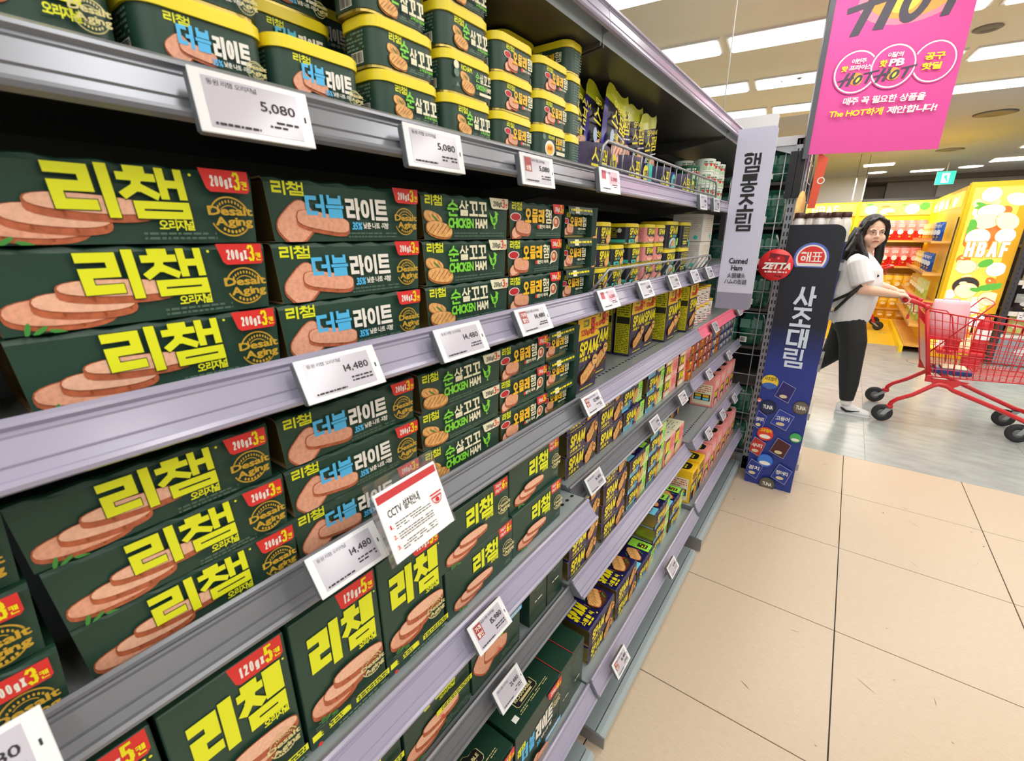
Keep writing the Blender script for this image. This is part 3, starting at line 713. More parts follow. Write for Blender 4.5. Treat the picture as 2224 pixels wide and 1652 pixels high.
def make_can(kind, en=False, w=0.1, d=0.058, h=0.0505, lid=0.0115, side=True):
    """flat tin with rounded corners and a yellow plastic lid"""
    root = empty('lidded_can'); r = 0.017
    bm = {'orig': GREEN, 'double': GREEN, 'chicken': GREEN, 'omelet': GREEN}.get(kind, GREEN)
    b = MB(); o = rrect(-d, 0.0, 0.0, w, r, 5)
    b.prism(o, 0.003, h - lid + 0.001, bm, 'z', smooth=True)
    b.prism(rrect(-d + 0.001, 0.001, -0.001, w - 0.001, r, 5), 0.0, 0.003, TIN, 'z')
    fh = h - lid - 0.003
    A = Art(b, (0.0002, r * 0.5, 0.003), (0, 1, 0), (0, 0, 1), w - r, fh)
    art_can(A, kind, en)
    S = Art(b, (-d + r * 0.8, -0.0002, 0.003), (1, 0, 0), (0, 0, 1), d - r * 1.6, fh)
    S.lines(0.0, 0.42, 1.0, 0.95, 5, FINE, 0.5, 0.9, 2)
    S.bars(0.25, 0.08, 0.9, 0.36, INK, 14, WHT)
    N = Art(b, (-0.0, w + 0.0002, 0.003), (-1, 0, 0), (0, 0, 1), d, fh)
    N.lines(0.4, 0.1, 0.85, 0.95, 7, FINE, 0.5, 0.9, 4)
    b.build('can_body', root)
    L = MB(); e = 0.0022
    L.prism(rrect(-d - e, -e, e, w + e, r + e, 6), h - lid, h - 0.002, LIDY, 'z', smooth=True)
    L.prism(rrect(-d - e + 0.0015, -e + 0.0015, e - 0.0015, w + e - 0.0015, r + e, 6), h - 0.002, h, LIDY, 'z')
    L.build('lid', root)
    return root

def make_slim(kind, w=0.066, d=0.098, h=0.0535, lid=0.0095):
    """small tin seen end-on, yellow lid, yellow lettering"""
    root = empty('lidded_can'); r = 0.012; b = MB()
    base = {'classic': mat('#2b2a3a', 0.4), 'light': mat('#262b33', 0.4), 'pink': PINK, 'tall': mat('#20242e', 0.4), 'back': mat('#20242e', 0.4)}[kind]
    b.prism(rrect(-d, 0, 0, w, r, 4), 0.004, h - lid, base, 'z', smooth=True)
    b.prism(rrect(-d + 0.001, 0.001, -0.001, w - 0.001, r, 4), 0.0, 0.0045, mat('#b5b06a', 0.35, metal=0.6), 'z')
    A = Art(b, (0.0002, r * 0.3, 0.004), (0, 1, 0), (0, 0, 1), w - r * 0.6, h - lid - 0.004)
    S = Art(b, (-d + r * 0.6, -0.0002, 0.004), (1, 0, 0), (0, 0, 1), d - r * 1.2, h - lid - 0.004)
    if kind == 'classic':
        A.kr('SPAM', 0.06, 0.42, 0.94, 0.92, SPY, 0.19, 0.05, rise=0.12); A.text('스팸클래식', 0.06, 0.28, 0.5, 0.38, SPY, 0.03); A.slice(0.72, 0.26, 0.22, 0.24, CHK1, HAM2, 0.4, 0.04); A.lines(0.06, 0.02, 0.5, 0.22, 2, YEL, 0.4)
        S.rect(0, 0, 1, 1, mat('#33236b', 0.4)); S.lines(0.1, 0.1, 0.9, 0.95, 7, WHT, 0.35, 0.7)
    elif kind == 'light':
        A.rect(0, 0.0, 1.0, 0.2, TEAL); A.kr('SPAM', 0.06, 0.5, 0.94, 0.94, SPY, 0.19, 0.05, rise=0.12); A.text('스팸', 0.06, 0.32, 0.3, 0.44, SPY, 0.03); A.text('25%', 0.34, 0.32, 0.6, 0.44, TEAL, 0.03)
        A.slice(0.76, 0.24, 0.2, 0.2, CHK1, HAM2, 0.5, 0.04); A.lines(0.05, 0.04, 0.55, 0.16, 1, INK, 0.6)
        S.lines(0.08, 0.3, 0.7, 0.95, 7, SPY, 0.3, 0.8); S.circ(0.78, 0.78, 0.006, WHT); S.rect(0.0, 0.0, 1.0, 0.2, TEAL)
    elif kind == 'pink':
        A.poly([(0, 0.5), (0.3, 0.3), (1, 0.35), (1, 1), (0, 1)], mat('#2b2a3a', 0.4)); A.kr('SPAM', 0.08, 0.52, 0.94, 0.94, SPY, 0.19, 0.05, rise=0.12)
        A.ell(0.5, 0.2, 0.42, 0.2, HAM3); A.text('닭가슴살', 0.24, 0.22, 0.8, 0.38, PINKD, 0.04)
        S.lines(0.15, 0.1, 0.9, 0.9, 7, mat('#b8706c', 0.5), 0.3, 0.8)
    elif kind == 'tall':
        A.kr('SPAM', 0.06, 0.6, 0.94, 0.95, SPY, 0.19, 0.05, rise=0.12); A.text('스팸', 0.08, 0.46, 0.36, 0.57, SPY, 0.04); A.text('25%라이트', 0.42, 0.46, 0.86, 0.57, TEAL, 0.03)
        A.ell(0.5, 0.14, 0.44, 0.3, mat('#bfe3e6', 0.4)); spam_plate(A, 0.14, -0.1, 0.6, 0.5, False); A.rect(0.78, 0.1, 0.94, 0.42, LGREEN)
        A.lines(0.05, 0.0, 0.95, 0.08, 1, TEAL, 0.8)
        S.lines(0.05, 0.1, 0.9, 0.95, 9, SPY, 0.35, 0.8)
    else:
        A.lines(0.08, 0.35, 0.9, 0.95, 8, SPY, 0.35, 0.85); A.lines(0.1, 0.1, 0.6, 0.3, 2, YEL, 0.7, 1.0); A.circ(0.75, 0.3, 0.005, WHT); A.rect(0.88, 0, 1, 0.3, TEAL)
    b.build('can_body', root)
    L = MB(); e = 0.002
    L.prism(rrect(-d - e, -e, e, w + e, r + e, 4), h - lid, h - 0.0015, LIDY, 'z', smooth=True)
    L.prism(rrect(-d, 0, 0, w, r, 4), h - 0.0015, h, LIDY, 'z')
    L.build('lid', root)
    return root

def make_end_sleeve(w=0.112, h=0.0625, d=0.19):
    """card sleeve turned end-on: a can face inside the open end, top flap hanging"""
    root = empty('three_can_sleeve')
    b = MB(); t = 0.0012
    for (x0, x1, y0, y1, z0, z1) in ((-d, 0, 0, w, 0, t), (-d, 0, 0, t, 0, h), (-d, 0.006, w - t, w, 0, h), (-d, 0, 0, w, h - t, h)):
        b.box(x0, x1, y0, y1, z0, z1, GREEN)
    # flared side and hanging top flap with torn edge
    b.quad((0, w, 0), (0.012, w + 0.008, 0.004), (0.014, w + 0.010, h), (0, w, h), GREEN2)
    n = 12; vs = []
    for i in range(n + 1):
        y = 0.002 + (w + 0.004) * i / n; vs += [(-0.002, y, h + 0.0005), (0.006, y, h - 0.001), (0.0085, y, h - 0.016 + 0.0012 * sin(i * 2.3))]
    b.add(vs, [(3 * i + k, 3 * i + 3 + k, 3 * i + 4 + k, 3 * i + 1 + k) for i in range(n) for k in (0, 1)], GREEN)
    F = Art(b, (0.0088, 0.004, h - 0.0145), (0, 1, 0), (-0.15, 0, 1), w - 0.004, 0.0125, 0.0002)
    F.rect(0.24, 0.0, 0.40, 1.05, CREAM); F.lines(0.06, 0.25, 0.95, 0.85, 1, SPY, 0.55, 0.9)
    b.build('sleeve', root)
    c = MB(); c.prism(rrect(-0.085, 0.004, -0.006, w - 0.006, 0.014, 4), 0.004, h - 0.006, GREEN, 'z')
    A = Art(c, (-0.0058, 0.008, 0.006), (0, 1, 0), (0, 0, 1), w - 0.02, h - 0.014)
    richam(A, 0.1, 0.72, 0.28, 0.92); omelet(A, -0.02, -0.02, 0.42, 0.72)
    A.kr('오믈레', 0.2, 0.36, 0.76, 0.74, OMY, 0.18); A.kr('햄', 0.78, 0.36, 0.98, 0.74, CREAM, 0.155)
    A.text('계란이 쏙쏙', 0.56, 0.2, 0.95, 0.3, CREAM, 0.03); A.lines(0.5, 0.02, 0.97, 0.16, 2, FINE, 0.4)
    c.prism(rrect(-0.086, 0.003, -0.005, w - 0.005, 0.014, 4), 0.0015, 0.0045, TIN, 'z')
    c.build('can', root)
    return root

def carton(name, w, h, d, m, top=None, side=None):
    root = empty(name); b = MB(); b.bbox(-d, 0, 0, w, 0, h, m, 0.0012)
    A = Art(b, (0.0001, 0, 0), (0, 1, 0), (0, 0, 1), w, h)
    T = Art(b, (0, 0, h + 0.0001), (0, 1, 0), (-1, 0, 0), w, d)
    S = Art(b, (-d, -0.0001, 0), (1, 0, 0), (0, 0, 1), d, h)
    return root, b, A, T, S

def make_box5(w=0.119, h=0.203, d=0.06):
    root, b, A, T, S = carton('five_can_carton', w, h, d, GREEN)
    badge(A, 0.5, 0.86, 0.97, 1.0, '120gx', '5')
    A.kr('리챔', 0.14, 0.53, 0.92, 0.85, YEL, 0.195, 0.08); A.circ(0.95, 0.84, 0.0014, YEL, 8)
    A.text('오리지널', 0.68, 0.475, 0.92, 0.53, YEL, 0.04)
    ham_orig(A, 0.06, 0.17, 0.92, 0.32)
    seal(A, 0.80, 0.30, 0.0175, GOLDL)
    A.rect(0.0, 0.115, 1.0, 0.165, YEL); A.lines(0.1, 0.12, 0.36, 0.16, 2, GREEN2, 0.6, 0.95); A.lines(0.56, 0.12, 0.97, 0.16, 2, GREEN2, 0.6, 0.95)
    for uu in (0.12, 0.46):
        A.poly([(uu, 0.105), (uu + 0.07, 0.105), (uu + 0.07, 0.16), (uu + 0.1, 0.16), (uu + 0.035, 0.195), (uu - 0.03, 0.16), (uu, 0.16)], GREEN2)
    A.lines(0.3, 0.03, 0.97, 0.10, 3, FINE, 0.4, 0.9); A.circ(0.07, 0.07, 0.003, RED); A.lines(0.05, 0.18, 0.3, 0.24, 3, FINE2, 0.4)
    T.lines(0.3, 0.2, 0.95, 0.5, 2, YEL, 0.3, 0.7); T.rect(0.12, 0.2, 0.26, 0.45, WHT)
    b.build('carton', root); return root

def make_box6(w=0.188, h=0.1005, d=0.07):
    root, b, A, T, S = carton('six_can_carton', w, h, d, GREEN)
    A.poly([(0.76, 1), (0.78, 0.76), (0.98, 0.76), (0.98, 1)], RED); A.text('200gX3', 0.79, 0.89, 0.88, 0.97, WHT, 0.03); A.text('120gX3', 0.79, 0.79, 0.88, 0.87, WHT, 0.03); A.kr('6', 0.893, 0.80, 0.933, 0.97, SPY, 0.19); A.kr('캔', 0.938, 0.81, 0.972, 0.89, SPY, 0.16)
    A.kr('리챔', 0.36, 0.51, 0.74, 0.89, YEL, 0.195, 0.08); A.text('오리지널', 0.62, 0.42, 0.74, 0.51, YEL, 0.04)
    ham_orig(A, 0.08, 0.03, 0.56, 0.46); seal(A, 0.875, 0.5, 0.017, GOLDL)
    A.lines(0.8, 0.2, 0.93, 0.28, 2, FINE, 0.3); S.lines(0.1, 0.3, 0.8, 0.9, 6, FINE2, 0.3)
    b.build('carton', root); return root

def make_big(kind, w=0.172, h=0.235, d=0.075):
    root, b, A, T, S = carton('six_can_carton', w, h, d, GREEN)
    if kind == 'orig':
        A.kr('리챔', 0.06, 0.44, 0.76, 0.74, YEL, 0.195, 0.08); A.text('오리지널', 0.5, 0.385, 0.75, 0.43, YEL, 0.03)
        ham_orig(A, 0.0, 0.03, 0.8, 0.31); seal(A, 0.865, 0.60, 0.02, GOLDL)
        A.rect(0.42, 0.29, 1.0, 0.345, YEL); A.lines(0.5, 0.295, 0.97, 0.34, 2, GREEN2, 0.6, 0.95)
    else:
        A.kr('더블', 0.06, 0.60, 0.38, 0.80, BLUE, 0.175); A.kr('라이트', 0.40, 0.58, 0.80, 0.79, WHT, 0.175); A.text('35%', 0.26, 0.5, 0.38, 0.56, BLUE, 0.03); A.text('낮춘 나트륨·지방', 0.42, 0.5, 0.8, 0.55, WHT, 0.03)
        ham_double(A, 0.02, 0.12, 0.7, 0.36); seal(A, 0.84, 0.62, 0.018, GOLDL)
        A.rect(0.5, 0.43, 1.0, 0.48, BLUE); A.lines(0.55, 0.435, 0.97, 0.475, 2, WHT, 0.6, 0.95)
        A.poly([(0.5, 0.38), (0.58, 0.38), (0.58, 0.44), (0.61, 0.44), (0.54, 0.5), (0.47, 0.44), (0.5, 0.44)], LIME)
    A.lines(0.5, 0.08, 0.97, 0.16, 3, FINE2, 0.4); A.circ(0.5, 0.24, 0.004, RED)
    b.build('carton', root); return root

def make_side_box(w=0.078, h=0.2, d=0.19):
    """gift carton end-on: dark green, small pale print, red closing edge"""
    root, b, A, T, S = carton('gift_carton', w, h, d, GREEN2)
    A.lines(0.18, 0.45, 0.82, 0.88, 9, FINE, 0.25, 0.75); A.lines(0.3, 0.28, 0.75, 0.34, 1, CREAM, 0.3, 0.9); A.lines(0.2, 0.14, 0.8, 0.2, 2, FINE2, 0.3)
    T.rect(0.0, 0.0, 0.02, 1.0, RED)
    plaque(T, 0.2, 0.5, 0.6, 0.28)
    b.build('carton', root); return root
def plaque(T, u, v, w, h):
    X = lambda a: u + a * w; Y = lambda b: v + b * h
    for gm, e in ((GOLDL, 0.0), (BLACK, 0.02)):
        T.poly([(X(0.06 + e), Y(0 + e)), (X(0.94 - e), Y(0 + e)), (X(1 - e), Y(0.15)), (X(1 - e), Y(0.7)), (X(0.9), Y(0.8)), (X(0.72), Y(0.8 - e)), (X(0.62), Y(1 - e)), (X(0.38), Y(1 - e)), (X(0.28), Y(0.8 - e)), (X(0.1), Y(0.8)), (X(e), Y(0.7)), (X(e), Y(0.15))], gm)
    T.text('RICHAMABLE', X(0.08), Y(0.34), X(0.92), Y(0.56), GOLDL, 0.03)
    T.lines(X(0.4), Y(0.66), X(0.6), Y(0.76), 1, GOLDL, 0.5)
    T.poly([(X(0.2), Y(0.12)), (X(0.8), Y(0.12)), (X(0.76), Y(0.19)), (X(0.8), Y(0.26)), (X(0.2), Y(0.26)), (X(0.24), Y(0.19))], GOLDL)
def make_gift(w=0.195, h=0.172, d=0.095):
    root, b, A, T, S = carton('gift_carton', w, h, d, GREEN2)
    richam(A, 0.04, 0.56, 0.2, 0.72); A.kr('더블', 0.12, 0.36, 0.4, 0.64, BLUE, 0.175); A.kr('라이트', 0.42, 0.38, 0.82, 0.68, WHT, 0.175); A.text('낮춘 나트륨·지방', 0.55, 0.26, 0.8, 0.33, WHT, 0.03); A.text('35%', 0.44, 0.24, 0.53, 0.34, BLUE, 0.03)
    seal(A, 0.88, 0.62, 0.018, GOLDL); badge(A, 0.66, 0.84, 0.99, 1.0, '200gX', '6'); A.rect(0.62, 0.12, 1.0, 0.2, BLUE); A.lines(0.65, 0.13, 0.97, 0.19, 2, WHT, 0.6, 0.95); ham_double(A, 0.3, -0.1, 0.4, 0.34)
    plaque(T, 0.3, 0.35, 0.42, 0.4); T.rect(0.14, 0.2, 0.22, 0.34, WHT); T.lines(0.26, 0.2, 0.85, 0.3, 2, GOLDL, 0.35, 0.8)
    b.build('carton', root); return root

def make_spam5(w=0.112, h=0.188, d=0.055):
    root, b, A, T, S = carton('five_can_carton', w, h, d, NAVYF)
    A.rect(0, 0.72, 1, 1, SPBOX); A.rect(0.26, 0.88, 0.52, 0.97, mat('#7a7a3a', 0.5)); A.text('SPAM', 0.28, 0.9, 0.44, 0.95, SPY, 0.05)
    A.kr('120gX', 0.16, 0.77, 0.61, 0.85, RED2, 0.2); A.kr('5', 0.63, 0.77, 0.79, 0.97, INK, 0.22, extra=0.0012); A.kr('5', 0.63, 0.77, 0.79, 0.97, RED, 0.2); A.kr('캔', 0.82, 0.8, 0.95, 0.9, RED, 0.16)
    A.kr('SPAM', 0.08, 0.50, 0.95, 0.69, SPY, 0.19, 0.05, rise=0.12); A.text('스팸 클래식', 0.1, 0.43, 0.6, 0.485, SPY, 0.04)
    spam_plate(A, 0.05, 0.10, 0.9, 0.32); A.ell(0.78, 0.40, 0.13, 0.075, CHK1); A.text('No.1', 0.7, 0.40, 0.86, 0.435, INK, 0.02)
    A.lines(0.1, 0.05, 0.7, 0.085, 1, SPY, 0.5, 0.9)
    S.rect(0.06, 0.04, 0.94, 0.97, mat('#d9d21c', 0.45)); S.lines(0.12, 0.06, 0.88, 0.55, 16, mat('#57531a', 0.6), 0.4, 0.85); S.rect(0.1, 0.56, 0.9, 0.68, mat('#2a2814', 0.6)); S.lines(0.14, 0.7, 0.86, 0.94, 6, mat('#57531a', 0.6), 0.4, 0.7)
    b.build('carton', root); return root

def make_single(kind, w=0.1, h=0.165, d=0.12):
    """single-serve cartons, pink or yellow"""
    m = PINK if kind == 'pink' else SPBOX
    root, b, A, T, S = carton('single_serve_carton', w, h, d, m)
    A.rect(0.08, 0.12, 0.92, 0.55, mat('#2b2a3a', 0.4)) if kind == 'pink' else A.rect(0.0, 0.0, 1.0, 0.62, mat('#3a3550', 0.4))
    A.kr('SPAM', 0.12, 0.32, 0.7, 0.52, SPY, 0.19, 0.05, rise=0.12)
    A.lines(0.1, 0.66, 0.9, 0.9, 3, (INK if kind != 'pink' else WHT), 0.6, 0.9)
    if kind == 'pink': A.circ(0.85, 0.36, 0.012, mat('#e53f93', 0.4)); A.ell(0.45, 0.16, 0.3, 0.1, HAM3)
    else: spam_plate(A, 0.4, 0.0, 0.55, 0.4)
    T.ell(0.5, 0.45, 0.36, 0.3, BLACK, 18, 0, 0.6); T.lines(0.26, 0.3, 0.74, 0.6, 3, SPY, 0.6, 0.9); T.lines(0.2, 0.82, 0.8, 0.95, 1, INK, 0.8, 1)
    S.rect(0.1, 0.06, 0.9, 0.75, CREAM); S.lines(0.15, 0.45, 0.85, 0.72, 4, RED, 0.4, 0.8); S.rect(0.15, 0.2, 0.85, 0.42, INK)
    for k in range(2):
        for j in range(2): S.rect(0.2 + 0.34 * k, 0.22 + 0.1 * j, 0.46 + 0.34 * k, 0.3 + 0.1 * j, OMY if j else CYAN)
    b.build('carton', root); return root

def make_pinkbox(w=0.14, h=0.125, d=0.15):
    root, b, A, T, S = carton('three_can_carton', w, h, d, PINK)
    A.rect(0.02, 0.3, 0.44, 0.98, mat('#2b2a3a', 0.4)); A.kr('SPAM', 0.06, 0.5, 0.42, 0.9, SPY, 0.19, 0.05, rise=0.12); A.lines(0.5, 0.5, 0.95, 0.9, 4, PINKD, 0.6, 0.9)
    A.ell(0.42, 0.22, 0.34, 0.26, LGREEN); A.ell(0.42, 0.2, 0.3, 0.2, HAM3); T.rect(0, 0, 1, 1, CREAM); T.lines(0.08, 0.1, 0.8, 0.9, 9, FINE, 0.3); T.rect(0.3, 0.4, 0.6, 0.6, WHT); T.bars(0.62, 0.4, 0.72, 0.6, INK, 8)
    b.build('carton', root); return root

def make_snackcan(kind, w=0.072, h=0.0492, d=0.072):
    """small square tins with printed faces"""
    root = empty('ring_pull_can'); base, acc = {'orange': ('#c9561e', '#f2b33a'), 'blue': ('#1f4fae', '#d9c07a'), 'red': ('#b5261f', '#e8dcc8')}[kind]
    b = MB(); b.prism(rrect(-d, 0, 0, w, 0.006, 3), 0.003, h - 0.003, mat(base, 0.4), 'z'); b.prism(rrect(-d, 0, 0, w, 0.008, 3), 0.0, 0.003, TIN, 'z')
    A = Art(b, (0.0002, 0, 0.003), (0, 1, 0), (0, 0, 1), w, h - 0.006)
    A.poly([(0.05, 0.1), (0.5, 0.1), (0.52, 0.6), (0.3, 0.9), (0.1, 0.75)], mat(acc, 0.5)); A.lines(0.1, 0.15, 0.48, 0.5, 2, INK, 0.6, 0.9); A.rect(0.0, 0.8, 0.5, 1.0, mat('#202020', 0.5)); A.ell(0.75, 0.45, 0.18, 0.3, HAM2 if kind != 'blue' else WHT)
    b.build('can_body', root)
    l = MB(); l.prism(rrect(-d, 0, 0, w, 0.008, 3), h - 0.003, h, TIN, 'z'); l.build('lid', root)
    return root

def make_roundcan(kind, r=0.036, h=0.045):
    """round tins: white with red band, or green and white"""
    root = empty('round_can'); b = MB(); bm = {'white': WHT, 'green': mat('#17633f', 0.4), 'mix': mat('#e6efe0', 0.4)}[kind]
    b.lathe([(r * 0.96, 0), (r, 0.002), (r, 0.004), (r * 0.985, 0.006), (r * 0.985, h - 0.006), (r, h - 0.004), (r, h - 0.001), (r * 0.94, h)], (-r, r, 0), bm, 24)
    if kind == 'white':
        for z0, z1, mm in ((0.006, 0.009, RED2), (h - 0.010, h - 0.006, RED2)): b.lathe([(r * 0.99, z0), (r * 0.992, z1)], (-r, r, 0), mm, 24)
        b.lathe([(r * 1.02, h - 0.007), (r * 1.02, h)], (-r, r, 0), LIDY, 24)
        for j, a in enumerate(range(-60, 70, 24)):
            ca, sa = cos(radians(a)), sin(radians(a))
            A = Art(b, (-r + r * ca * 1.0 + sa * 0.006, r + r * sa - ca * 0.006, 0.01), (-sa, ca, 0), (0, 0, 1), 0.012, h - 0.022)
            A.lines(0.05, 0.1, 0.95, 0.9, 5, INK if j % 2 else RED2, 0.35, 0.7, j)
    else:
        for j, a in enumerate(range(-70, 80, 28)):
            ca, sa = cos(radians(a)), sin(radians(a))
            A = Art(b, (-r + r * ca * 1.0 + sa * 0.008, r + r * sa - ca * 0.008, 0.006), (-sa, ca, 0), (0, 0, 1), 0.016, h - 0.012)
            A.lines(0.05, 0.55, 0.95, 0.95, 2, (WHT if kind == 'green' else mat('#3c7a55', 0.5)), 0.6, 0.85, j); A.rect(0.1, 0.05, 0.9, 0.4, mat('#b9dcae', 0.5)); A.ell(0.6, 0.55, 0.3, 0.16, RED, 10)
    b.build('can_body', root); return root

# ---------------------------------------------------------------- placing
PROTO = {}
def place(key, maker, loc, rz, label, group=None, cat='can'):
    if key not in PROTO:
        o = maker(); PROTO[key] = o
        if True:
            c = o
    else:
        c = copy_tree(PROTO[key])
        if 'group' in c: del c['group']
    c.location = loc; c.rotation_euler.z = rz
    c['label'] = label; c['category'] = cat
    if group: c['group'] = group
    return c

# ================================================================= floor and ceiling
BEIGE = mat('#cdbba5', 0.34, hex2='#c5b29a', scale=40, stretch=(1, 7, 1), bump=0.03)
GREYT = mat('#a9b0ad', 0.22, hex2='#999f9e', scale=5, stretch=(1, 2.4, 1))
YELT = mat('#f3cb36', 0.28, noise=0.03, scale=4)
JOINT = mat('#3c3734', 0.8)
sub = MB(); sub.box(-6, 8, -3, 16, -0.05, -0.006, JOINT)
floor = sub.build('floor', kind='structure')
tile = {}
def slab(name, w, d, m, ed=0.0019):
    b = MB(); b.bbox(ed, w - ed, ed, d - ed, -0.006, 0.0, m, 0.0006); return b
rt = random.Random(11)
TX0, TY0 = 0.213, 3.637
base = None
for i in range(-4, 6):
    for j in range(-8, 0):
        if base is None: base = slab('tile', 0.6, 0.6, BEIGE).build('tile', floor); o = base
        else: o = base.copy(); COL.objects.link(o)
        o.location = (TX0 + 0.6 * i, TY0 + 0.6 * j, 0)
gbase = None
for i in range(-5, 9):
    for j in range(0, 7):
        d = 0.625
        if gbase is None: gbase = slab('tile', 0.9, d, GREYT, 0.0004).build('tile', floor); o = gbase
        else: o = gbase.copy(); COL.objects.link(o)
        o.location = (TX0 + 0.12 + 0.9 * (i - 2), TY0 + d * j, 0)
yb = MB(); yb.box(-6, 0.98, TY0 + 4.375, 12, -0.006, 0, YELT); yb.build('vinyl_sheet', floor)
gb = MB(); gb.box(0.98, 8, TY0 + 4.375, 12, -0.006, 0, GREYT); gb.build('vinyl_sheet', floor)
cv = MB(); cv.lathe([(0.14, 0), (0.145, 0.002), (0.13, 0.003), (0.0, 0.003)], (0.93, 7.1, 0.0), mat('#a59c8e', 0.5), 28); cv.build('floor_cover_plate', floor)
cv = MB(); cv.lathe([(0.05, 0), (0.05, 0.002), (0.0, 0.002)], (0.62, 9.0, 0.0), mat('#cfae4a', 0.4), 20); cv.build('floor_cover_plate', floor)

rs = random.Random(5); sc_b = MB()
for k in range(46):
    x, y = rs.uniform(-0.3, 2.0), rs.uniform(0.7, 3.5); a = rs.uniform(0, pi); L = rs.choice((0.003, 0.004, 0.006, 0.018, 0.03)); w_ = 0.0016 if L > 0.01 else L * 0.6
    sc_b.add([(x + L * cos(a) * cx_ - w_ * sin(a) * cy_, y + L * sin(a) * cx_ + w_ * cos(a) * cy_, 0.0004) for cx_, cy_ in ((-1, -0.4), (0, -1), (1, -0.3), (0.8, 0.5), (-0.5, 1))], [(0, 1, 2, 3, 4)], mat('#9d8d78', 0.7) if k % 3 else mat('#6d6357', 0.7))
sc_b.build('scuff_marks', floor, kind='stuff')
CREAMC = mat('#fff6de', 0.85, hex2='#fdeec8', scale=0.6)
GREYC = mat('#c3c7d2', 0.8)
cb = MB(); cb.box(-6, 8, -4, 6.55, CEIL, CEIL + 0.1, CREAMC); ceiling = cb.build('ceiling', kind='structure')
cb = MB(); cb.box(-6, 8, 6.55, 16, CEIL, CEIL + 0.1, GREYC); cb.build('ceiling_panel', ceiling)
# lighting rows (skewed a little to the shelving, as in the photo)
LAMP = mat('#fffdf6', 0.5, emit=STRIP_POWER); LAMPF = mat('#dcdad2', 0.5)
def fixture(x, y, L=1.36, W=0.30, rz=radians(6.4), name='ceiling_light', label=None, group='ceiling light strips'):
    r = empty(name, (x, y, CEIL), rz)
    f = MB(); f.box(-L / 2, L / 2, -W / 2 - 0.02, W / 2 + 0.02, -0.012, 0.0, LAMPF); f.build('fixture_frame', r)
    d = MB(); d.prism(rrect(-L / 2 + 0.02, -W / 2, L / 2 - 0.02, W / 2, 0.02, 3), -0.02, -0.012, LAMP, 'z'); d.build('diffuser', r)
    r['label'] = label; r['category'] = 'ceiling light'; r['group'] = group
    return r
s = (CEIL - CAM_Z) / (3.0 - 1.466)
rows = [(4.70, 'nearest row'), (6.02, 'second row'), (7.29, 'third row'), (3.42, 'row above the shelf end')]
for yy, nm in rows:
    for k, xc in enumerate((-2.03, -0.335, 1.37, 3.07)):
        x3 = xc; y3 = yy + (xc + 1.17) * 0.112
        if yy < 4 and k > 0: continue
        fixture(x3 * s, y3 * s, 1.66 * s, 0.33 * s, label='long white ceiling light, %s, %s' % (nm, ('behind the shelf top', 'between shelf and pink banner', 'beyond the pink banner', 'at the far side')[k]))
def small_light(x, y, L, W, label):
    return fixture(x, y, L, W, 0.0, label=label, group='small ceiling lights at the back')
small_light(0.13, 11.8, 0.5, 0.35, 'short ceiling light just below the pink banner')
small_light(0.97, 13.4, 0.55, 0.3, 'short ceiling light above the green exit sign')
small_light(2.04, 12.3, 0.6, 0.5, 'short ceiling light above the red-lettered white pillar sign')
small_light(2.1, 10.7, 0.6, 0.3, 'short ceiling light high beside the second row')
def disc(x, y, r, label, lit=False, m='#8d8574'):
    b = MB(); b.lathe([(r, 0), (r * 1.1, -0.006), (r * 0.85, -0.014), (r * 0.55, -0.012), (r * 0.5, -0.006)], (x, y, CEIL), mat(m, 0.6), 24)
    o = b.build('ceiling_diffuser' if not lit else 'downlight', label=label, category='vent' if not lit else 'ceiling light')
    return o
P3 = lambda x, y: (x * s, y * s)
disc(0.46, 4.66, 0.07, 'small round recessed ceiling fitting beside the pink banner top')
disc(1.02, 7.75, 0.17, 'large round ceiling air vent beside the banner foot')
disc(0.98, 10.5, 0.16, 'round ceiling air vent lower down by the banner corner')
def lampdisc(x, y, r, label):
    b = MB(); b.lathe([(r, 0), (r, -0.008), (0.0, -0.008)], (x, y, CEIL), LAMP, 20); b.build('downlight', label=label, category='ceiling light')
lampdisc(0.15, 13.3, 0.16, 'small round downlight over the yellow booth header')
lampdisc(1.62, 13.3, 0.18, 'small round downlight near the white pillar sign')
for i, (x, y, r) in enumerate([(-0.62, 5.0, 0.035), (-0.15, 5.45, 0.03), (-0.75, 5.0, 0.015)]):
    b = MB(); b.lathe([(r, 0), (r * 0.9, -0.01), (r * 0.3, -0.03), (0.004, -0.032)], (x, y, CEIL), mat('#8f8670', 0.5, metal=0.4), 14)
    b.build('sprinkler', label=('brass sprinkler head above the white aisle signs', 'brass sprinkler head beside the banner pole', 'tiny brass sprinkler above the shelf top rail')[i], category='sprinkler')

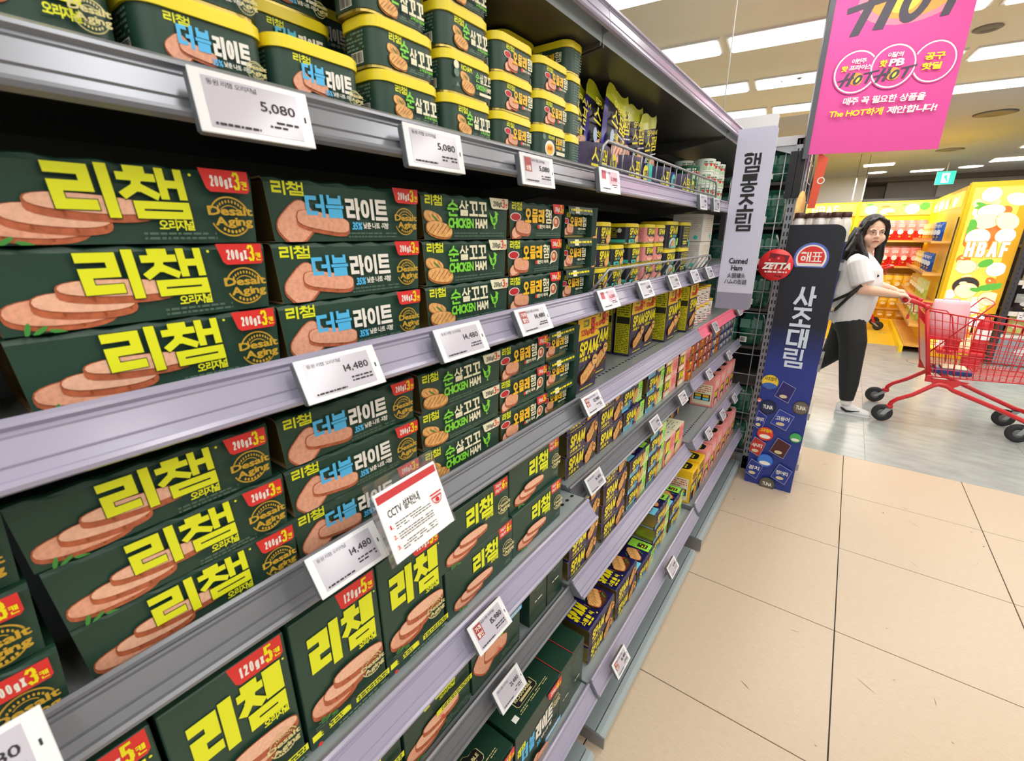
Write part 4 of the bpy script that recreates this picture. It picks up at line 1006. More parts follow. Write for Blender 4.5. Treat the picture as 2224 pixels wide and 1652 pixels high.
# ---- walls at the back of the hall
WALLG = mat('#b3afab', 0.8); WALLD = mat('#8f8b88', 0.8); WALLL = mat('#c3c0bd', 0.8)
b = MB(); b.box(-6, 8, 15.9, 16.1, 0, CEIL, WALLG); wall_back = b.build('wall_back', kind='structure')
b = MB(); b.box(-6, 8, 14.6, 15.9, 2.66, 2.75, mat('#7a7068', 0.8)); b.build('bulkhead_edge', wall_back)
for i, (x0, x1, y, m, nm) in enumerate([(-0.95, 0.0, 13.9, WALLL, 'pillar'), (0.42, 1.35, 15.0, WALLD, 'wall_panel'), (1.35, 3.0, 14.9, WALLG, 'wall_panel'), (3.0, 3.6, 13.9, WALLL, 'pillar')]):
    b = MB(); b.box(x0, x1, y, 15.9, 0, CEIL - 0.001, m); b.build(nm, wall_back)
for x0, x1 in ((-3.0, -0.96), (0.01, 1.36), (1.4, 1.68), (1.74, 3.0)):
    b = MB(); b.box(x0, x1, 13.8, 13.88, 2.02, 2.24, mat('#4a4a4c', 0.3)); b.box(x0 + 0.05, x1 - 0.05, 13.78, 13.8, 2.10, 2.13, mat('#b9c4c6', 0.3)); b.build('transom_window', wall_back)
b = MB(); b.box(-5.9, -5.8, -3, 16, 0, CEIL, WALLG); b.build('wall_left', kind='structure')
b = MB(); b.box(7.9, 8.0, -3, 16, 0, CEIL, WALLG); b.build('wall_right', kind='structure')

# exit sign, hanging price boards, pillar sign
b = MB(); b.box(1.02, 1.28, 11.9, 11.95, 2.34, 2.56, mat('#e8f5ef', 0.4)); r = b.build('exit_sign', label='lit green and white exit sign hanging beyond the yellow booth', category='sign')
b = MB(); A = Art(b, (1.02, 11.898, 2.34), (1, 0, 0), (0, 0, 1), 0.26, 0.22, 0.001)
A.rect(0.0, 0.0, 1, 1, mat('#2fc79a', 0.4, emit=1.4)); A.rect(0.3, 0.14, 0.7, 0.86, mat('#e9fff6', 0.4, emit=1.6)); A.poly([(0.4, 0.2), (0.5, 0.45), (0.6, 0.2), (0.66, 0.25), (0.57, 0.55), (0.6, 0.7), (0.46, 0.72), (0.38, 0.55), (0.46, 0.5)], mat('#2fc79a', 0.4, emit=1.4)); b.build('lit_face', r)
b = MB(); b.tube([(1.15, 11.92, 2.56), (1.15, 11.92, CEIL)], 0.008, LAMPF); b.build('hanger_rod', r)
b = MB(); b.box(2.36, 2.62, 12.4, 12.7, 1.9, 2.52, WHT); r = b.build('pillar_sign', label='white three-sided sign with red characters and down arrows above the booth', category='sign')
for ox in (0.0, 0.13):
    b = MB()
    A = Art(b, (2.36 + ox, 12.398, 1.95), (1, 0, 0), (0, 0, 1), 0.13, 0.55, 0.001)
    A.col('소화전', 0.25, 0.42, 0.75, 0.95, RED); A.rect(0.45, 0.12, 0.55, 0.28, RED); A.poly([(0.25, 0.16), (0.5, 0.0), (0.75, 0.16)], RED); A.text('-', 0.3, 0.34, 0.7, 0.38, INK, 0.03)
    b.build('sign_print', r)
for k, (x, y) in enumerate(((-0.15, 10.2), (-0.02, 10.4))):
    b = MB(); b.box(x, x + 0.012, y - 0.25, y + 0.2, 2.02, 2.36, PAPER); A = Art(b, (x - 0.001, y + 0.2, 2.02), (0, -1, 0), (0, 0, 1), 0.45, 0.34, 0.001)
    A.lines(0.1, 0.1, 0.9, 0.9, 5, mat('#7d8aa5', 0.6), 0.4, 0.7, k)
    b.tube([(x, y, 2.36), (x, y, CEIL)], 0.003, INK, 4)
    b.build('hanging_sign', label=('grey-white hanging notice seen edge-on over the booth', 'second hanging notice right behind the first one')[k], category='sign')

# ================================================================= shelving run
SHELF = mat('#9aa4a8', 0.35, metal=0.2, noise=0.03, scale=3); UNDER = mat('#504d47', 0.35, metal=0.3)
BACKP = mat('#101010', 0.7); RAILP = mat('#9c99af', 0.25, coat=0.3, noise=0.04, scale=2, stretch=(1, 0.3, 1)); RAILA = mat('#7d8087', 0.3, metal=0.4, noise=0.04, scale=2)
RAILPK = mat('#f07a94', 0.3); RAILV = mat('#a493cf', 0.3); BRK = mat('#7d8286', 0.4, metal=0.5)
XB = -0.98
gond = empty('shelving_frame', (0, 0, 0), label='long steel shelving run holding the canned ham, three bays with dark back panels', category='shelving')
b = MB(); b.box(XB - 0.03, XB, -1.2, 3.0, 0.0, 1.9, BACKP); b.build('back_panel', gond)
for y in (-0.30, 0.9, 1.95, 3.0):
    b = MB(); b.box(XB, XB + 0.045, y - 0.02, y + 0.02, 0, 1.9, UNDER)
    for k in range(30): b.box(XB + 0.045, XB + 0.0455, y - 0.006, y + 0.006, 0.1 + k * 0.06, 0.13 + k * 0.06, BLACK)
    b.build('upright', gond)
# base decks with kick plates and end lips
DECK = mat('#93a0a4', 0.35, metal=0.25); DECK2 = mat('#a9b7ba', 0.3, metal=0.2)
for k, (y0, y1, z) in enumerate(((-1.15, 0.86, 0.055), (0.915, 1.93, 0.055), (2.0, 2.97, 0.075))):
    b = MB(); b.prism([(-0.9, z - 0.02), (-0.362, z - 0.02), (-0.362, z), (-0.9, z)], y0, y1, DECK, 'y'); b.build('base_deck', gond)
    b = MB(); b.prism([(-0.359, z - 0.001), (-0.359, z - 0.02), (-0.34, 0.03), (-0.333, 0.03), (-0.335, z - 0.012), (-0.345, z - 0.001)], y0, y1, DECK2, 'y', smooth=False); b.build('kick_plate', gond)
    b = MB(); b.box(-0.42, -0.33, y0 - 0.004, y0, 0.008, z - 0.004, mat('#86888a', 0.4, metal=0.4)); b.build('end_lip', gond)

def rail_profile(xt, zt, xb, zb):
    """label-holder profile from top lip to bottom lip, in (x, z); returns outline"""
    d = Vector((xb - xt, zb - zt)); L = d.length; d /= L; n = Vector((-d.y, d.x))
    if n.x < 0: n = -n
    seq = [(0, 0.004), (0.004, 0.006), (0.007, 0.0055), (0.009, 0.0015), (0.0115, 0.0015), (0.0125, 0.0028), (0.014, 0.0015), (L * 0.62, 0.0012), (L * 0.64, 0.0026), (L * 0.67, 0.0012), (L - 0.009, 0.0012), (L - 0.007, 0.005), (L - 0.003, 0.006), (L, 0.004)]
    out = [(xt + d.x * a + n.x * t, zt + d.y * a + n.y * t) for a, t in seq]
    back = [(xb - n.x * 0.002, zb - n.y * 0.002), (xt - n.x * 0.002, zt - n.y * 0.002)]
    return out + back

def shelf(name_pos, y0, y1, zs, xt, zt, xb, zb, rail, holes=False, label='', strip=None):
    r = empty('shelf_board', (0, 0, 0)); r.parent = gond
    b = MB(); xf = xt - 0.006
    b.box(XB + 0.005, xf, y0 + 0.002, y1 - 0.002, zs - 0.028, zs, SHELF)
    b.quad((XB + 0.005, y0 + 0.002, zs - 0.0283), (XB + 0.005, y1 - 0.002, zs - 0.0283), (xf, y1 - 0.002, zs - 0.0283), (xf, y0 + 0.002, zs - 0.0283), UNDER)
    b.box(XB + 0.2, XB + 0.24, y0 + 0.01, y1 - 0.01, zs - 0.05, zs - 0.028, UNDER)
    if holes:
        n = int((y1 - y0) / 0.024)
        for k in range(n):
            for xx in ((xf - 0.045,) if holes == 1 else (xf - 0.03, xf - 0.1)):
                c = (xx, y0 + 0.012 + k * 0.024, zs + 0.0002)
                b.add([(c[0] + 0.0045 * cos(a * pi / 4), c[1] + 0.0065 * sin(a * pi / 4), c[2]) for a in range(8)], [tuple(range(8))], BLACK)
    b.build('board', r)
    b = MB(); b.prism(rail_profile(xt, zt, xb, zb), y0 + 0.001, y1 - 0.001, rail, 'y', smooth=False)
    if rail == RAILP:
        d = Vector((xb - xt, zb - zt)); n = Vector((-d.y, d.x)).normalized(); n = n if n.x > 0 else -n
        p = Vector((xt, zt)) + d * 0.14 + n * 0.0031
        b.box(p.x - 0.0006, p.x + 0.0006, y0 + 0.002, y1 - 0.002, p.y - 0.0006, p.y + 0.0006, RAILV)
    b.build('label_rail', r)
    for yy in (y0 + 0.004, y1 - 0.008):
        b = MB(); b.prism([(XB + 0.03, zs - 0.028), (XB + 0.03, zs - 0.12), (XB + 0.2, zs - 0.075), (xf, zs - 0.034), (xf, zs - 0.028)], yy, yy + 0.004, UNDER, 'y'); b.build('bracket', r)
    for yy in (y0, y1 - 0.002):
        b = MB(); b.prism([(xf - 0.06, zs - 0.03), (xb - 0.002, zb), (xt + 0.001, zt - 0.002), (xf + 0.001, zs - 0.001), (xf - 0.06, zs - 0.001)], yy, yy + 0.002, BRK, 'y'); b.build('end_cap', r)
    return r
B1, B2, B3 = (-0.30, 0.9), (0.9, 1.95), (1.95, 3.0)
BAYS = {'near': B1, 'middle': B2, 'far': B3}
def S(bay, nm, zs, xt, zt, xb, zb, rail, holes=False, extra=''):
    y0, y1 = BAYS[bay]
    return shelf(nm, y0, y1, zs, xt, zt, xb, zb, rail, holes, '%s steel shelf in the %s bay %s' % (nm, bay, extra))
for bay in ('near', 'middle', 'far'):
    S(bay, 'uppermost empty', 1.835, -0.440, 1.868, -0.430, 1.822, RAILP, extra='forming the canopy')
    S(bay, 'first loaded', 1.597, -0.456, 1.596, -0.434, 1.551, RAILA if bay == 'near' else RAILP, extra='with %s' % ('yellow-lidded cans' if bay == 'near' else 'pouch boxes' if bay == 'middle' else 'white cans'))
    S(bay, 'second loaded', 1.332, -0.452, 1.345, -0.427, 1.301, RAILP, extra='with %s' % ('green sleeves' if bay == 'near' else 'small yellow-lidded cans' if bay == 'middle' else 'white cartons'))
S('near', 'third loaded', 1.083, -0.464, 1.100, -0.436, 1.055, RAILA, extra='with green sleeves')
S('middle', 'third loaded', 1.086, -0.464, 1.096, -0.438, 1.052, RAILP, 1, 'with tall cartons')
S('far', 'third loaded', 1.080, -0.462, 1.094, -0.438, 1.050, RAILPK, extra='behind a pink rail')
S('near', 'fourth loaded', 0.838, -0.424, 0.838, -0.392, 0.794, RAILP, 2, 'with tall green cartons')
S('middle', 'fourth loaded', 0.852, -0.478, 0.848, -0.450, 0.805, RAILA, extra='with navy sleeves')
S('far', 'fourth loaded', 0.850, -0.468, 0.860, -0.444, 0.817, RAILP, extra='with square tins')
S('near', 'fifth loaded', 0.536, -0.466, 0.548, -0.440, 0.505, RAILA, extra='with dark green cartons')
S('middle', 'fifth loaded', 0.548, -0.458, 0.566, -0.418, 0.524, RAILP, extra='with five layers of sleeves')
S('far', 'fifth loaded', 0.575, -0.426, 0.588, -0.400, 0.545, RAILP, 1, 'with pink cartons')
S('near', 'bottom', 0.235, -0.388, 0.246, -0.358, 0.200, RAILP, 1, 'with gift cartons')
S('middle', 'bottom', 0.240, -0.382, 0.262, -0.352, 0.215, RAILP, 1, 'with sleeves seen from above')
S('far', 'bottom', 0.262, -0.380, 0.284, -0.354, 0.240, RAILP, extra='with pink and yellow cartons')

# ---- wire guards
WIRE = mat('#9a9da1', 0.35, metal=0.5)
WIREL = mat('#c6c9cc', 0.35, metal=0.3)
def guard(y0, y1, x, z0, z1, label, lean=0.0, n=13, rad=0.0035):
    b = MB(); x1 = x + lean
    b.tube([(x, y0, z0), (x1, y0 + 0.01, z1 - 0.012), (x1, y0 + 0.03, z1), (x1, y1 - 0.03, z1), (x1, y1 - 0.01, z1 - 0.012), (x, y1, z0)], rad, WIRE, 6)
    b.tube([(x, y0, z0 + 0.004), (x, y1, z0 + 0.004)], rad * 0.8, WIRE, 6)
    r = b.build('wire_guard', label=label, category='shelf guard')
    for k in range(n):
        y = y0 + (y1 - y0) * (k + 1) / (n + 1); w = MB(); w.tube([(x, y, z0), (x1, y + 0.004, z1)], 0.0017, WIRE, 5); w.build('rod', r)
guard(0.93, 1.93, -0.452, 1.60, 1.652, 'grey wire guard in front of the pouch display boxes', 0.0, 17)
guard(0.93, 1.90, -0.462, 1.34, 1.392, 'grey leaning wire guard in front of the small yellow-lidded cans', 0.03, 15)

# ---- shelf-edge electronic price labels
TAGF = mat('#e2e4e7', 0.2, coat=0.4); TAGB = mat('#5d6166', 0.45)
def tag(y, zt, x, tilt, price, label, pos_len=0.095, hgt=0.046, red=None, pinkish=False, big=1.0, name_lines=1):
    if tilt == 22: tilt = 9; x += 0.006
    r = empty('price_label', (x + 0.004, y, zt)); r.rotation_euler = (0, radians(-tilt), 0)
    # local: face towards +x, y width, z down from 0
    b = MB(); b.bbox(-0.012, -0.0015, 0.0005, pos_len - 0.0005, -hgt + 0.0005, -0.0005, TAGB, 0.002); b.build('casing', r)
    b = MB(); b.bbox(-0.0018, 0.0, 0, pos_len, -hgt, 0, TAGF, 0.0018); b.build('bezel', r)
    b = MB(); A = Art(b, (0.0001, pos_len * 0.085, -hgt * 0.90), (0, 1, 0), (0, 0, 1), pos_len * 0.80, hgt * 0.80)
    A.rect(0, 0, 1, 1, EINK)
    if pinkish: A.rect(0.45, 0.3, 1.0, 1.0, mat('#e3b5c4', 0.35)); A.rect(0.02, 0.55, 0.25, 0.98, mat('#c8405a', 0.4))
    if red:
        A.rect(0.03, 0.42, 0.27, 0.97, mat('#9c3a36', 0.4)); A.text(red[0:2], 0.06, 0.7, 0.24, 0.9, WHT, 0.02); A.text(red[2:4], 0.06, 0.46, 0.24, 0.66, WHT, 0.02)
    o = 0.28 if red else 0.04
    A.text('동원 리챔 오리지널'[:10], o, 0.84, min(0.97, o + 0.5), 0.95, INK, 0.0)
    A.text(price, 0.55, 0.48, 0.95, 0.72, (INK if not pinkish else mat('#a83a52', 0.5)), 0.012)
    A.lines(0.62, 0.16, 0.96, 0.36, 2, INK, 0.45, 0.8, int(abs(y) * 100)); A.lines(0.04, 0.04, 0.5, 0.12, 1, INK, 0.6, 0.9)
    b.build('screen', r)
    b = MB(); b.box(0.0001, 0.0004, pos_len * 0.93, pos_len * 0.945, -hgt * 0.55, -hgt * 0.45, INK); b.build('indicator', r)
    r['label'] = label; r['category'] = 'price label'
    return r
T1 = 'white electronic price label '
tag(0.173, 1.588, -0.437, 22, '5,080', T1 + 'under the blue-lettered cans on the top shelf')
tag(0.381, 1.586, -0.437, 22, '5,080', T1 + 'under the chicken-ham cans on the top shelf')
tag(0.606, 1.585, -0.437, 22, '5,080', T1 + 'with red patch under the omelet-ham cans', red='신규상품')
tag(0.865, 1.592, -0.432, 22, '5,980', T1 + 'with pink patch at the start of the pouch boxes', pinkish=True)
tag(1.60, 1.59, -0.432, 22, '3,980', T1 + 'under the far end of the pouch guard', 0.085)
tag(1.78, 1.59, -0.432, 22, '3,980', T1 + 'last on the top rail before the white sign', 0.085)
tag(0.217, 1.347, -0.430, 26, '14,480', T1 + 'under the blue-lettered sleeves, second shelf')
tag(0.408, 1.347, -0.430, 26, '14,480', T1 + 'under the chicken-ham sleeves, second shelf')
tag(0.590, 1.350, -0.430, 26, '14,480', T1 + 'with red patch under the omelet-ham sleeves', red='가격할인')
tag(0.895, 1.352, -0.430, 26, '6,580', T1 + 'with pinkish screen at the start of the leaning guard', 0.09, pinkish=True)
for i, (y, t) in enumerate(((1.13, 'second along the leaning guard'), (1.37, 'third along the leaning guard'), (1.60, 'fourth along the leaning guard'), (1.80, 'last along the leaning guard'))):
    tag(y, 1.352, -0.430, 26, '6,580', T1 + t, 0.085)
tag(0.187, 1.140, -0.412, 35, '14,480', T1 + 'beside the surveillance notice, third shelf', 0.088)
tag(-0.105, 1.150, -0.412, 35, '14,480', T1 + 'cut by the lower picture corner, third shelf', 0.095)
tag(0.865, 1.112, -0.440, 30, '12,980', T1 + 'with dark red patch before the tall navy cartons', 0.088, red='가격할인')
tag(0.420, 0.852, -0.402, 35, '15,980', T1 + 'with brown-red patch under the six-can cartons', 0.088, 0.050, red='가격할인')
tag(0.530, 0.560, -0.442, 35, '21,480', T1 + 'on the grey rail above the gift cartons', 0.088, 0.050)
tag(0.93, 0.868, -0.452, 30, '16,480', T1 + 'under the navy sleeves of the fourth shelf', 0.09)
tag(1.40, 0.868, -0.452, 30, '3,980', T1 + 'with yellow dot under the blue-ended sleeves', 0.085)
tag(1.72, 0.868, -0.452, 30, '3,980', T1 + 'under the pink sleeves of the fourth shelf', 0.085)
tag(2.08, 1.098, -0.440, 30, '4,980', T1 + 'first on the pink rail', 0.08)
tag(2.62, 1.098, -0.440, 30, '4,980', T1 + 'second on the pink rail', 0.08)
tag(2.12, 0.868, -0.446, 30, '4,980', T1 + 'first below the square tins', 0.08)
tag(2.55, 0.868, -0.446, 30, '4,980', T1 + 'second below the square tins', 0.08)
tag(2.07, 0.596, -0.402, 30, '7,980', T1 + 'first on the fifth rail of the far bay', 0.08)
tag(2.36, 0.596, -0.402, 30, '7,980', T1 + 'second on the fifth rail of the far bay', 0.08)
tag(2.66, 0.596, -0.402, 30, '7,980', T1 + 'third on the fifth rail of the far bay', 0.08)
tag(0.965, 0.276, -0.350, 33, '16,480', T1 + 'with red patch on the bottom rail', 0.09, red='가격할인')
tag(1.46, 0.276, -0.350, 33, '16,480', T1 + 'on the bottom rail above the grey base deck', 0.088)

# ---- notices fixed to the shelves
ACR = mat('#ffffff', 0.05, trans=0.9, alpha=0.25)
r = empty('notice_card', (-0.385, 0.262, 1.187)); r.rotation_euler = (0, radians(-22), radians(3)); r['label'] = 'white surveillance camera notice with red top band in a clear holder'; r['category'] = 'notice'
b = MB(); b.bbox(-0.004, -0.0025, -0.006, 0.105, -0.086, 0.014, ACR, 0.0003); b.build('clear_holder', r)
b = MB(); b.bbox(-0.0022, 0.0, 0, 0.1, -0.084, 0.0, PAPER, 0.0004)
A = Art(b, (0.0001, 0, -0.084), (0, 1, 0), (0, 0, 1), 0.1, 0.084)
A.rect(0.02, 0.85, 0.98, 0.96, mat('#c4393c', 0.5)); A.text('CCTV 설치안내', 0.1, 0.60, 0.6, 0.74, INK, 0.01)
for k in range(3): A.lines(0.15, 0.41 - 0.15 * k, 0.72, 0.52 - 0.15 * k, 3, mat('#4a4a4c', 0.6), 0.35, 0.9, k); A.text(str(k + 1) + '.', 0.07, 0.46 - 0.15 * k, 0.12, 0.52 - 0.15 * k, RED, 0.01)
A.ring(0.84, 0.50, 0.0075, 0.0085, RED2, 180, 360, 14); A.rect(0.75, 0.5, 0.93, 0.52, RED2); A.rect(0.74, 0.55, 0.94, 0.57, RED2); A.circ(0.84, 0.46, 0.003, RED2); b.build('card', r)

# aisle sign (Canned Ham)
SIGNW = mat('#c9cade', 0.5)
def rsign(w, h, rad, t=0.006):
    pts = [(0, 0)]
    for i in range(7): a = radians(-90 + 15 * i); pts.append((w - rad + rad * cos(a), rad + rad * sin(a)))
    for i in range(7): a = radians(15 * i); pts.append((w - rad + rad * cos(a), h - rad + rad * sin(a)))
    return pts + [(0, h)]
r = empty('aisle_sign', (-0.426, 2.05, 1.172)); r['label'] = 'pale lavender vertical aisle sign reading Canned Ham in four languages'; r['category'] = 'sign'
W_, H_ = 0.134, 0.672
b = MB(xf=Matrix.Rotation(pi / 2, 4, 'X')); b.prism(rsign(W_, H_, 0.016), -0.003, 0.003, mat('#dcdcf0', 0.5), 'z', cap=SIGNW); b.build('sign_board', r)
b = MB(); A = Art(b, (0, -0.0032, 0), (1, 0, 0), (0, 0, 1), W_, H_, 0.0003)
pts = [(p[0] / W_, p[1] / H_) for p in rsign(W_, H_, 0.016) if p[1] < 0.05]; A.poly([(0, 0)] + pts[1:] + [(1, 0.10), (0, 0.10)], mat('#8c8a9e', 0.5))
A.col('햄통조림', 0.24, 0.455, 0.68, 0.875, INK, 0.055, 0.04)
A.text('Canned', 0.23, 0.272, 0.74, 0.305, INK, 0.025); A.text('Ham', 0.32, 0.232, 0.63, 0.262, INK, 0.025)
A.text('火腿罐头', 0.24, 0.188, 0.74, 0.218, INK, 0.01); A.text('ハムの缶詰', 0.18, 0.152, 0.80, 0.182, INK, 0.01); b.build('sign_print', r)
b = MB(); b.box(-0.020, -0.0005, -0.02, 0.012, 0.27, 0.37, BLACK); b.build('clamp', r)
r = empty('aisle_sign', (-0.66, 2.75, 1.871)); r['label'] = 'second white aisle sign board rising behind the lavender one'; r['category'] = 'sign'
b = MB(xf=Matrix.Rotation(pi / 2, 4, 'X')); b.prism(rsign(0.262, 0.155, 0.016), -0.003, 0.003, mat('#eeeef2', 0.5), 'z'); b.build('sign_board', r)
b = MB(); b.tube([(0.0, 0.0, 0.15), (0.0, 0.0, CEIL - 1.871)], 0.003, LAMPF, 5); b.build('hanger_rod', r)

ORD = ['first', 'second', 'third', 'fourth', 'fifth', 'sixth', 'seventh', 'eighth', 'ninth', 'tenth', 'eleventh', 'twelfth', 'thirteenth', 'fourteenth']

# ================================================================= stocked goods
LV = {1: ['single'], 2: ['lower', 'upper'], 3: ['bottom', 'middle', 'top'], 4: ['bottom', 'second', 'third', 'top'], 5: ['bottom', 'second', 'third', 'fourth', 'top'], 6: ['bottom', 'second', 'third', 'fourth', 'fifth', 'top']}
rj = random.Random(21)
def stack(key, mk, x, y, z, n, pitch, desc, where, group, cat='can', rz=0.0, jit=0.0015, xs=None, ys=None):
    for k in range(n):
        lv = LV[n][k]
        lab = ('%s, %s one, %s' % (desc, lv, where)) if n > 1 else '%s, %s' % (desc, where)
        place(key, mk, (x + (xs[k] if xs else rj.uniform(-jit, jit)), y + (ys[k] if ys else rj.uniform(-jit, jit)), z + pitch * k), rz + rj.uniform(-0.008, 0.008), lab, group, cat)
can = lambda k, en=False, **kw: (lambda: make_can(k, en, **kw))
sl = lambda k, **kw: (lambda: make_sleeve(k, **kw))
ZA, ZB, ZC = 1.5982, 1.3332, 1.0842
PC = 0.0512
G1 = 'yellow-lidded cans on the top shelf'
# top shelf, near bay
stack('can_orig', can('orig', h=0.082, lid=0.012, w=0.103, d=0.06), -0.474, 0.048, ZA, 2, 0.0828, 'large green can of original ham', 'top shelf near the picture edge', G1)
stack('can_double', can('double'), -0.474, 0.162, ZA, 3, PC, 'green can with blue and white lettering', 'top shelf first column', G1, ys=[0, 0.001, -0.002])
stack('can_double', can('double'), -0.474, 0.270, ZA, 1, PC, 'green can with blue and white lettering standing alone', 'in front of its column', G1)
stack('can_double', can('double'), -0.545, 0.286, ZA, 3, PC, 'green blue-lettered can', 'one row back behind the single can', G1)
stack('can_double', can('double'), -0.617, 0.372, ZA, 3, PC, 'green blue-lettered can', 'deep in the shelf before the chicken-ham cans', G1)
stack('can_chicken', can('chicken'), -0.474, 0.387, ZA, 4, PC, 'green can with lime lettering for chicken ham', 'first chicken column', G1, ys=[0.003, -0.001, -0.009, -0.012])
for k in range(4):
    place('can_chicken_en' if k == 1 else 'can_chicken', can('chicken', k == 1), (-0.474, 0.5015 + (0, 0.001, -0.003, -0.004)[k], ZA + PC * k), 0.0, 'green chicken-ham can %s, %s of the second chicken column' % ('showing its English side' if k == 1 else 'in Korean', LV[4][k]), G1, 'can')
stack('can_omelet', can('omelet'), -0.474, 0.614, ZA, 3, PC, 'green can with orange-yellow omelet-ham lettering', 'first omelet column', G1)
for k in range(3):
    place('can_omelet_en' if k == 0 else 'can_omelet', can('omelet', k == 0), (-0.474, 0.729, ZA + PC * k), 0.0, 'green omelet-ham can %s, %s of the second omelet column' % ('with English print' if k == 0 else 'in Korean', LV[3][k]), G1, 'can')
stack('can_omelet', can('omelet'), -0.546, 0.729, ZA, 4, PC, 'green omelet-ham can', 'one row back behind the second omelet column', G1)
def turned():
    o = make_can('omelet')
    return o
stack('can_omelet', can('omelet'), -0.578, 0.831, ZA, 4, PC, 'green omelet-ham can turned sideways', 'last column beside the pouch boxes', G1, rz=-pi / 2 + 0.02)

# second shelf, near bay
PS = 0.0632
G2 = 'three-can sleeves on the second shelf'
W2 = 'second shelf'
stack('sl_orig', sl('orig'), -0.478, -0.173, ZB, 3, PS, 'green original-ham three-can sleeve cut by the picture edge', W2, G2, 'canned ham pack')
stack('sl_orig', sl('orig'), -0.478, 0.034, ZB, 3, PS, 'green original-ham three-can sleeve with huge yellow letters', W2, G2, 'canned ham pack', ys=[0.004, 0.002, -0.001])
stack('sl_double', sl('double', w=0.2), -0.478, 0.240, ZB, 3, PS, 'green three-can sleeve with blue and white letters', W2, G2, 'canned ham pack', ys=[-0.004, 0.0, 0.002])
stack('sl_chicken', sl('chicken', w=0.193), -0.478, 0.448, ZB, 3, PS, 'green chicken-ham three-can sleeve with lime hen', W2, G2, 'canned ham pack')
stack('sl_omelet', sl('omelet', w=0.178), -0.478, 0.646, ZB, 3, PS, 'green omelet-ham three-can sleeve', W2, G2, 'canned ham pack')
stack('sl_end', make_end_sleeve, -0.480, 0.842, ZB, 3, 0.0635, 'omelet-ham sleeve turned end-on showing a can', W2, G2, 'canned ham pack')
# third shelf, near bay
G3 = 'three-can sleeves on the third shelf'; W3 = 'third shelf'
stack('sl_orig', sl('orig'), -0.478, -0.190, ZC, 3, PS, 'green original-ham three-can sleeve cut by the picture edge', W3, G3, 'canned ham pack', xs=[0.01, 0.006, 0])
stack('sl_orig', sl('orig'), -0.478, 0.012, ZC, 3, PS, 'green original-ham three-can sleeve with huge yellow letters', W3, G3, 'canned ham pack', ys=[0.006, 0.002, -0.004])
stack('sl_double', sl('double', w=0.2), -0.478, 0.213, ZC, 3, PS, 'green three-can sleeve with blue and white letters', W3, G3, 'canned ham pack')
stack('sl_chicken', sl('chicken', w=0.193), -0.476, 0.420, ZC, 3, PS, 'green chicken-ham three-can sleeve with lime hen', W3, G3, 'canned ham pack')
stack('sl_omelet_short', sl('omelet', w=0.158), -0.476, 0.616, ZC, 3, PS, 'green omelet-ham three-can sleeve', W3, G3, 'canned ham pack')
stack('sl_end', make_end_sleeve, -0.478, 0.778, ZC, 3, 0.0635, 'omelet-ham sleeve turned end-on showing a can', W3, G3, 'canned ham pack')
# fourth shelf, near bay
ZD = 0.8392; G4 = 'large cartons on the fourth shelf'
for y, z, t in ((-0.078, ZD, 'cut by the lower corner'), (0.046, ZD, 'nearest whole one'), (0.171, ZD, 'second along'), (0.293, ZD, 'right under the surveillance notice')):
    place('box5', make_box5, (-0.440, y, z), 0.0, 'tall green five-can carton, %s on the fourth shelf' % t, G4, 'carton')
for k in range(4): place('box5', make_box5, (-0.506, -0.078 + 0.1245 * k, ZD), 0.0, 'tall green five-can carton in the row behind, %s from the picture edge' % ORD[k], G4, 'carton')
stack('box6', make_box6, -0.440, 0.416, ZD, 2, 0.1015, 'wide green six-can carton with yellow letters', 'next to the surveillance notice', G4, 'carton', ys=[0.003, -0.010])
stack('box6', make_box6, -0.440, 0.611, ZD, 2, 0.1015, 'wide green six-can carton with yellow letters', 'at the end of the fourth shelf', G4, 'carton', xs=[-0.004, -0.012])
stack('box6', make_box6, -0.52, 0.52, ZD, 2, 0.1015, 'wide green six-can carton', 'behind the front pair on the fourth shelf', G4, 'carton')
# fifth shelf, near bay
ZE = 0.5372; G5 = 'cartons on the fifth shelf'
place('bigo', lambda: make_big('orig'), (-0.478, 0.155, ZE), 0, 'large dark green original-ham carton, nearest on the fifth shelf', G5, 'carton')
place('bigo', lambda: make_big('orig'), (-0.478, 0.334, ZE), 0, 'large dark green original-ham carton beside the blue-lettered one', G5, 'carton')
place('bigd', lambda: make_big('double'), (-0.478, 0.514, ZE), 0, 'large dark green carton with blue band and speckled ham slice', G5, 'carton')
place('side', make_side_box, (-0.478, 0.728, ZE), 0, 'plain dark green carton end-on, first of two on the fifth shelf', G5, 'carton')
place('side', make_side_box, (-0.478, 0.810, ZE), 0, 'plain dark green carton end-on, second of two on the fifth shelf', G5, 'carton')
# bottom shelf, near bay
ZF = 0.2362; G6 = 'gift cartons on the bottom shelf'
place('gift', make_gift, (-0.404, 0.566, ZF), 0, 'dark green gift carton with black oval plaque on its top', G6, 'carton')
place('gift', make_gift, (-0.404, 0.362, ZF), 0, 'dark green gift carton nearest the picture foot', G6, 'carton')
place('gift', make_gift, (-0.404, 0.160, ZF), 0, 'dark green gift carton below the picture foot', G6, 'carton')
place('gift', make_gift, (-0.506, 0.566, ZF), 0, 'dark green gift carton in the second row behind the plaque one', G6, 'carton')
place('gift', make_gift, (-0.506, 0.362, ZF), 0, 'dark green gift carton in the second row nearest the picture foot', G6, 'carton')
sb = lambda: make_side_box(w=0.0665, h=0.172, d=0.19)
place('side2', sb, (-0.404, 0.762, ZF), 0, 'narrow dark green gift carton with red edge beside the plaque one', G6, 'carton')
place('side2', sb, (-0.406, 0.8295, ZF), 0, 'narrow dark green gift carton with red edge against the navy sleeves', G6, 'carton')

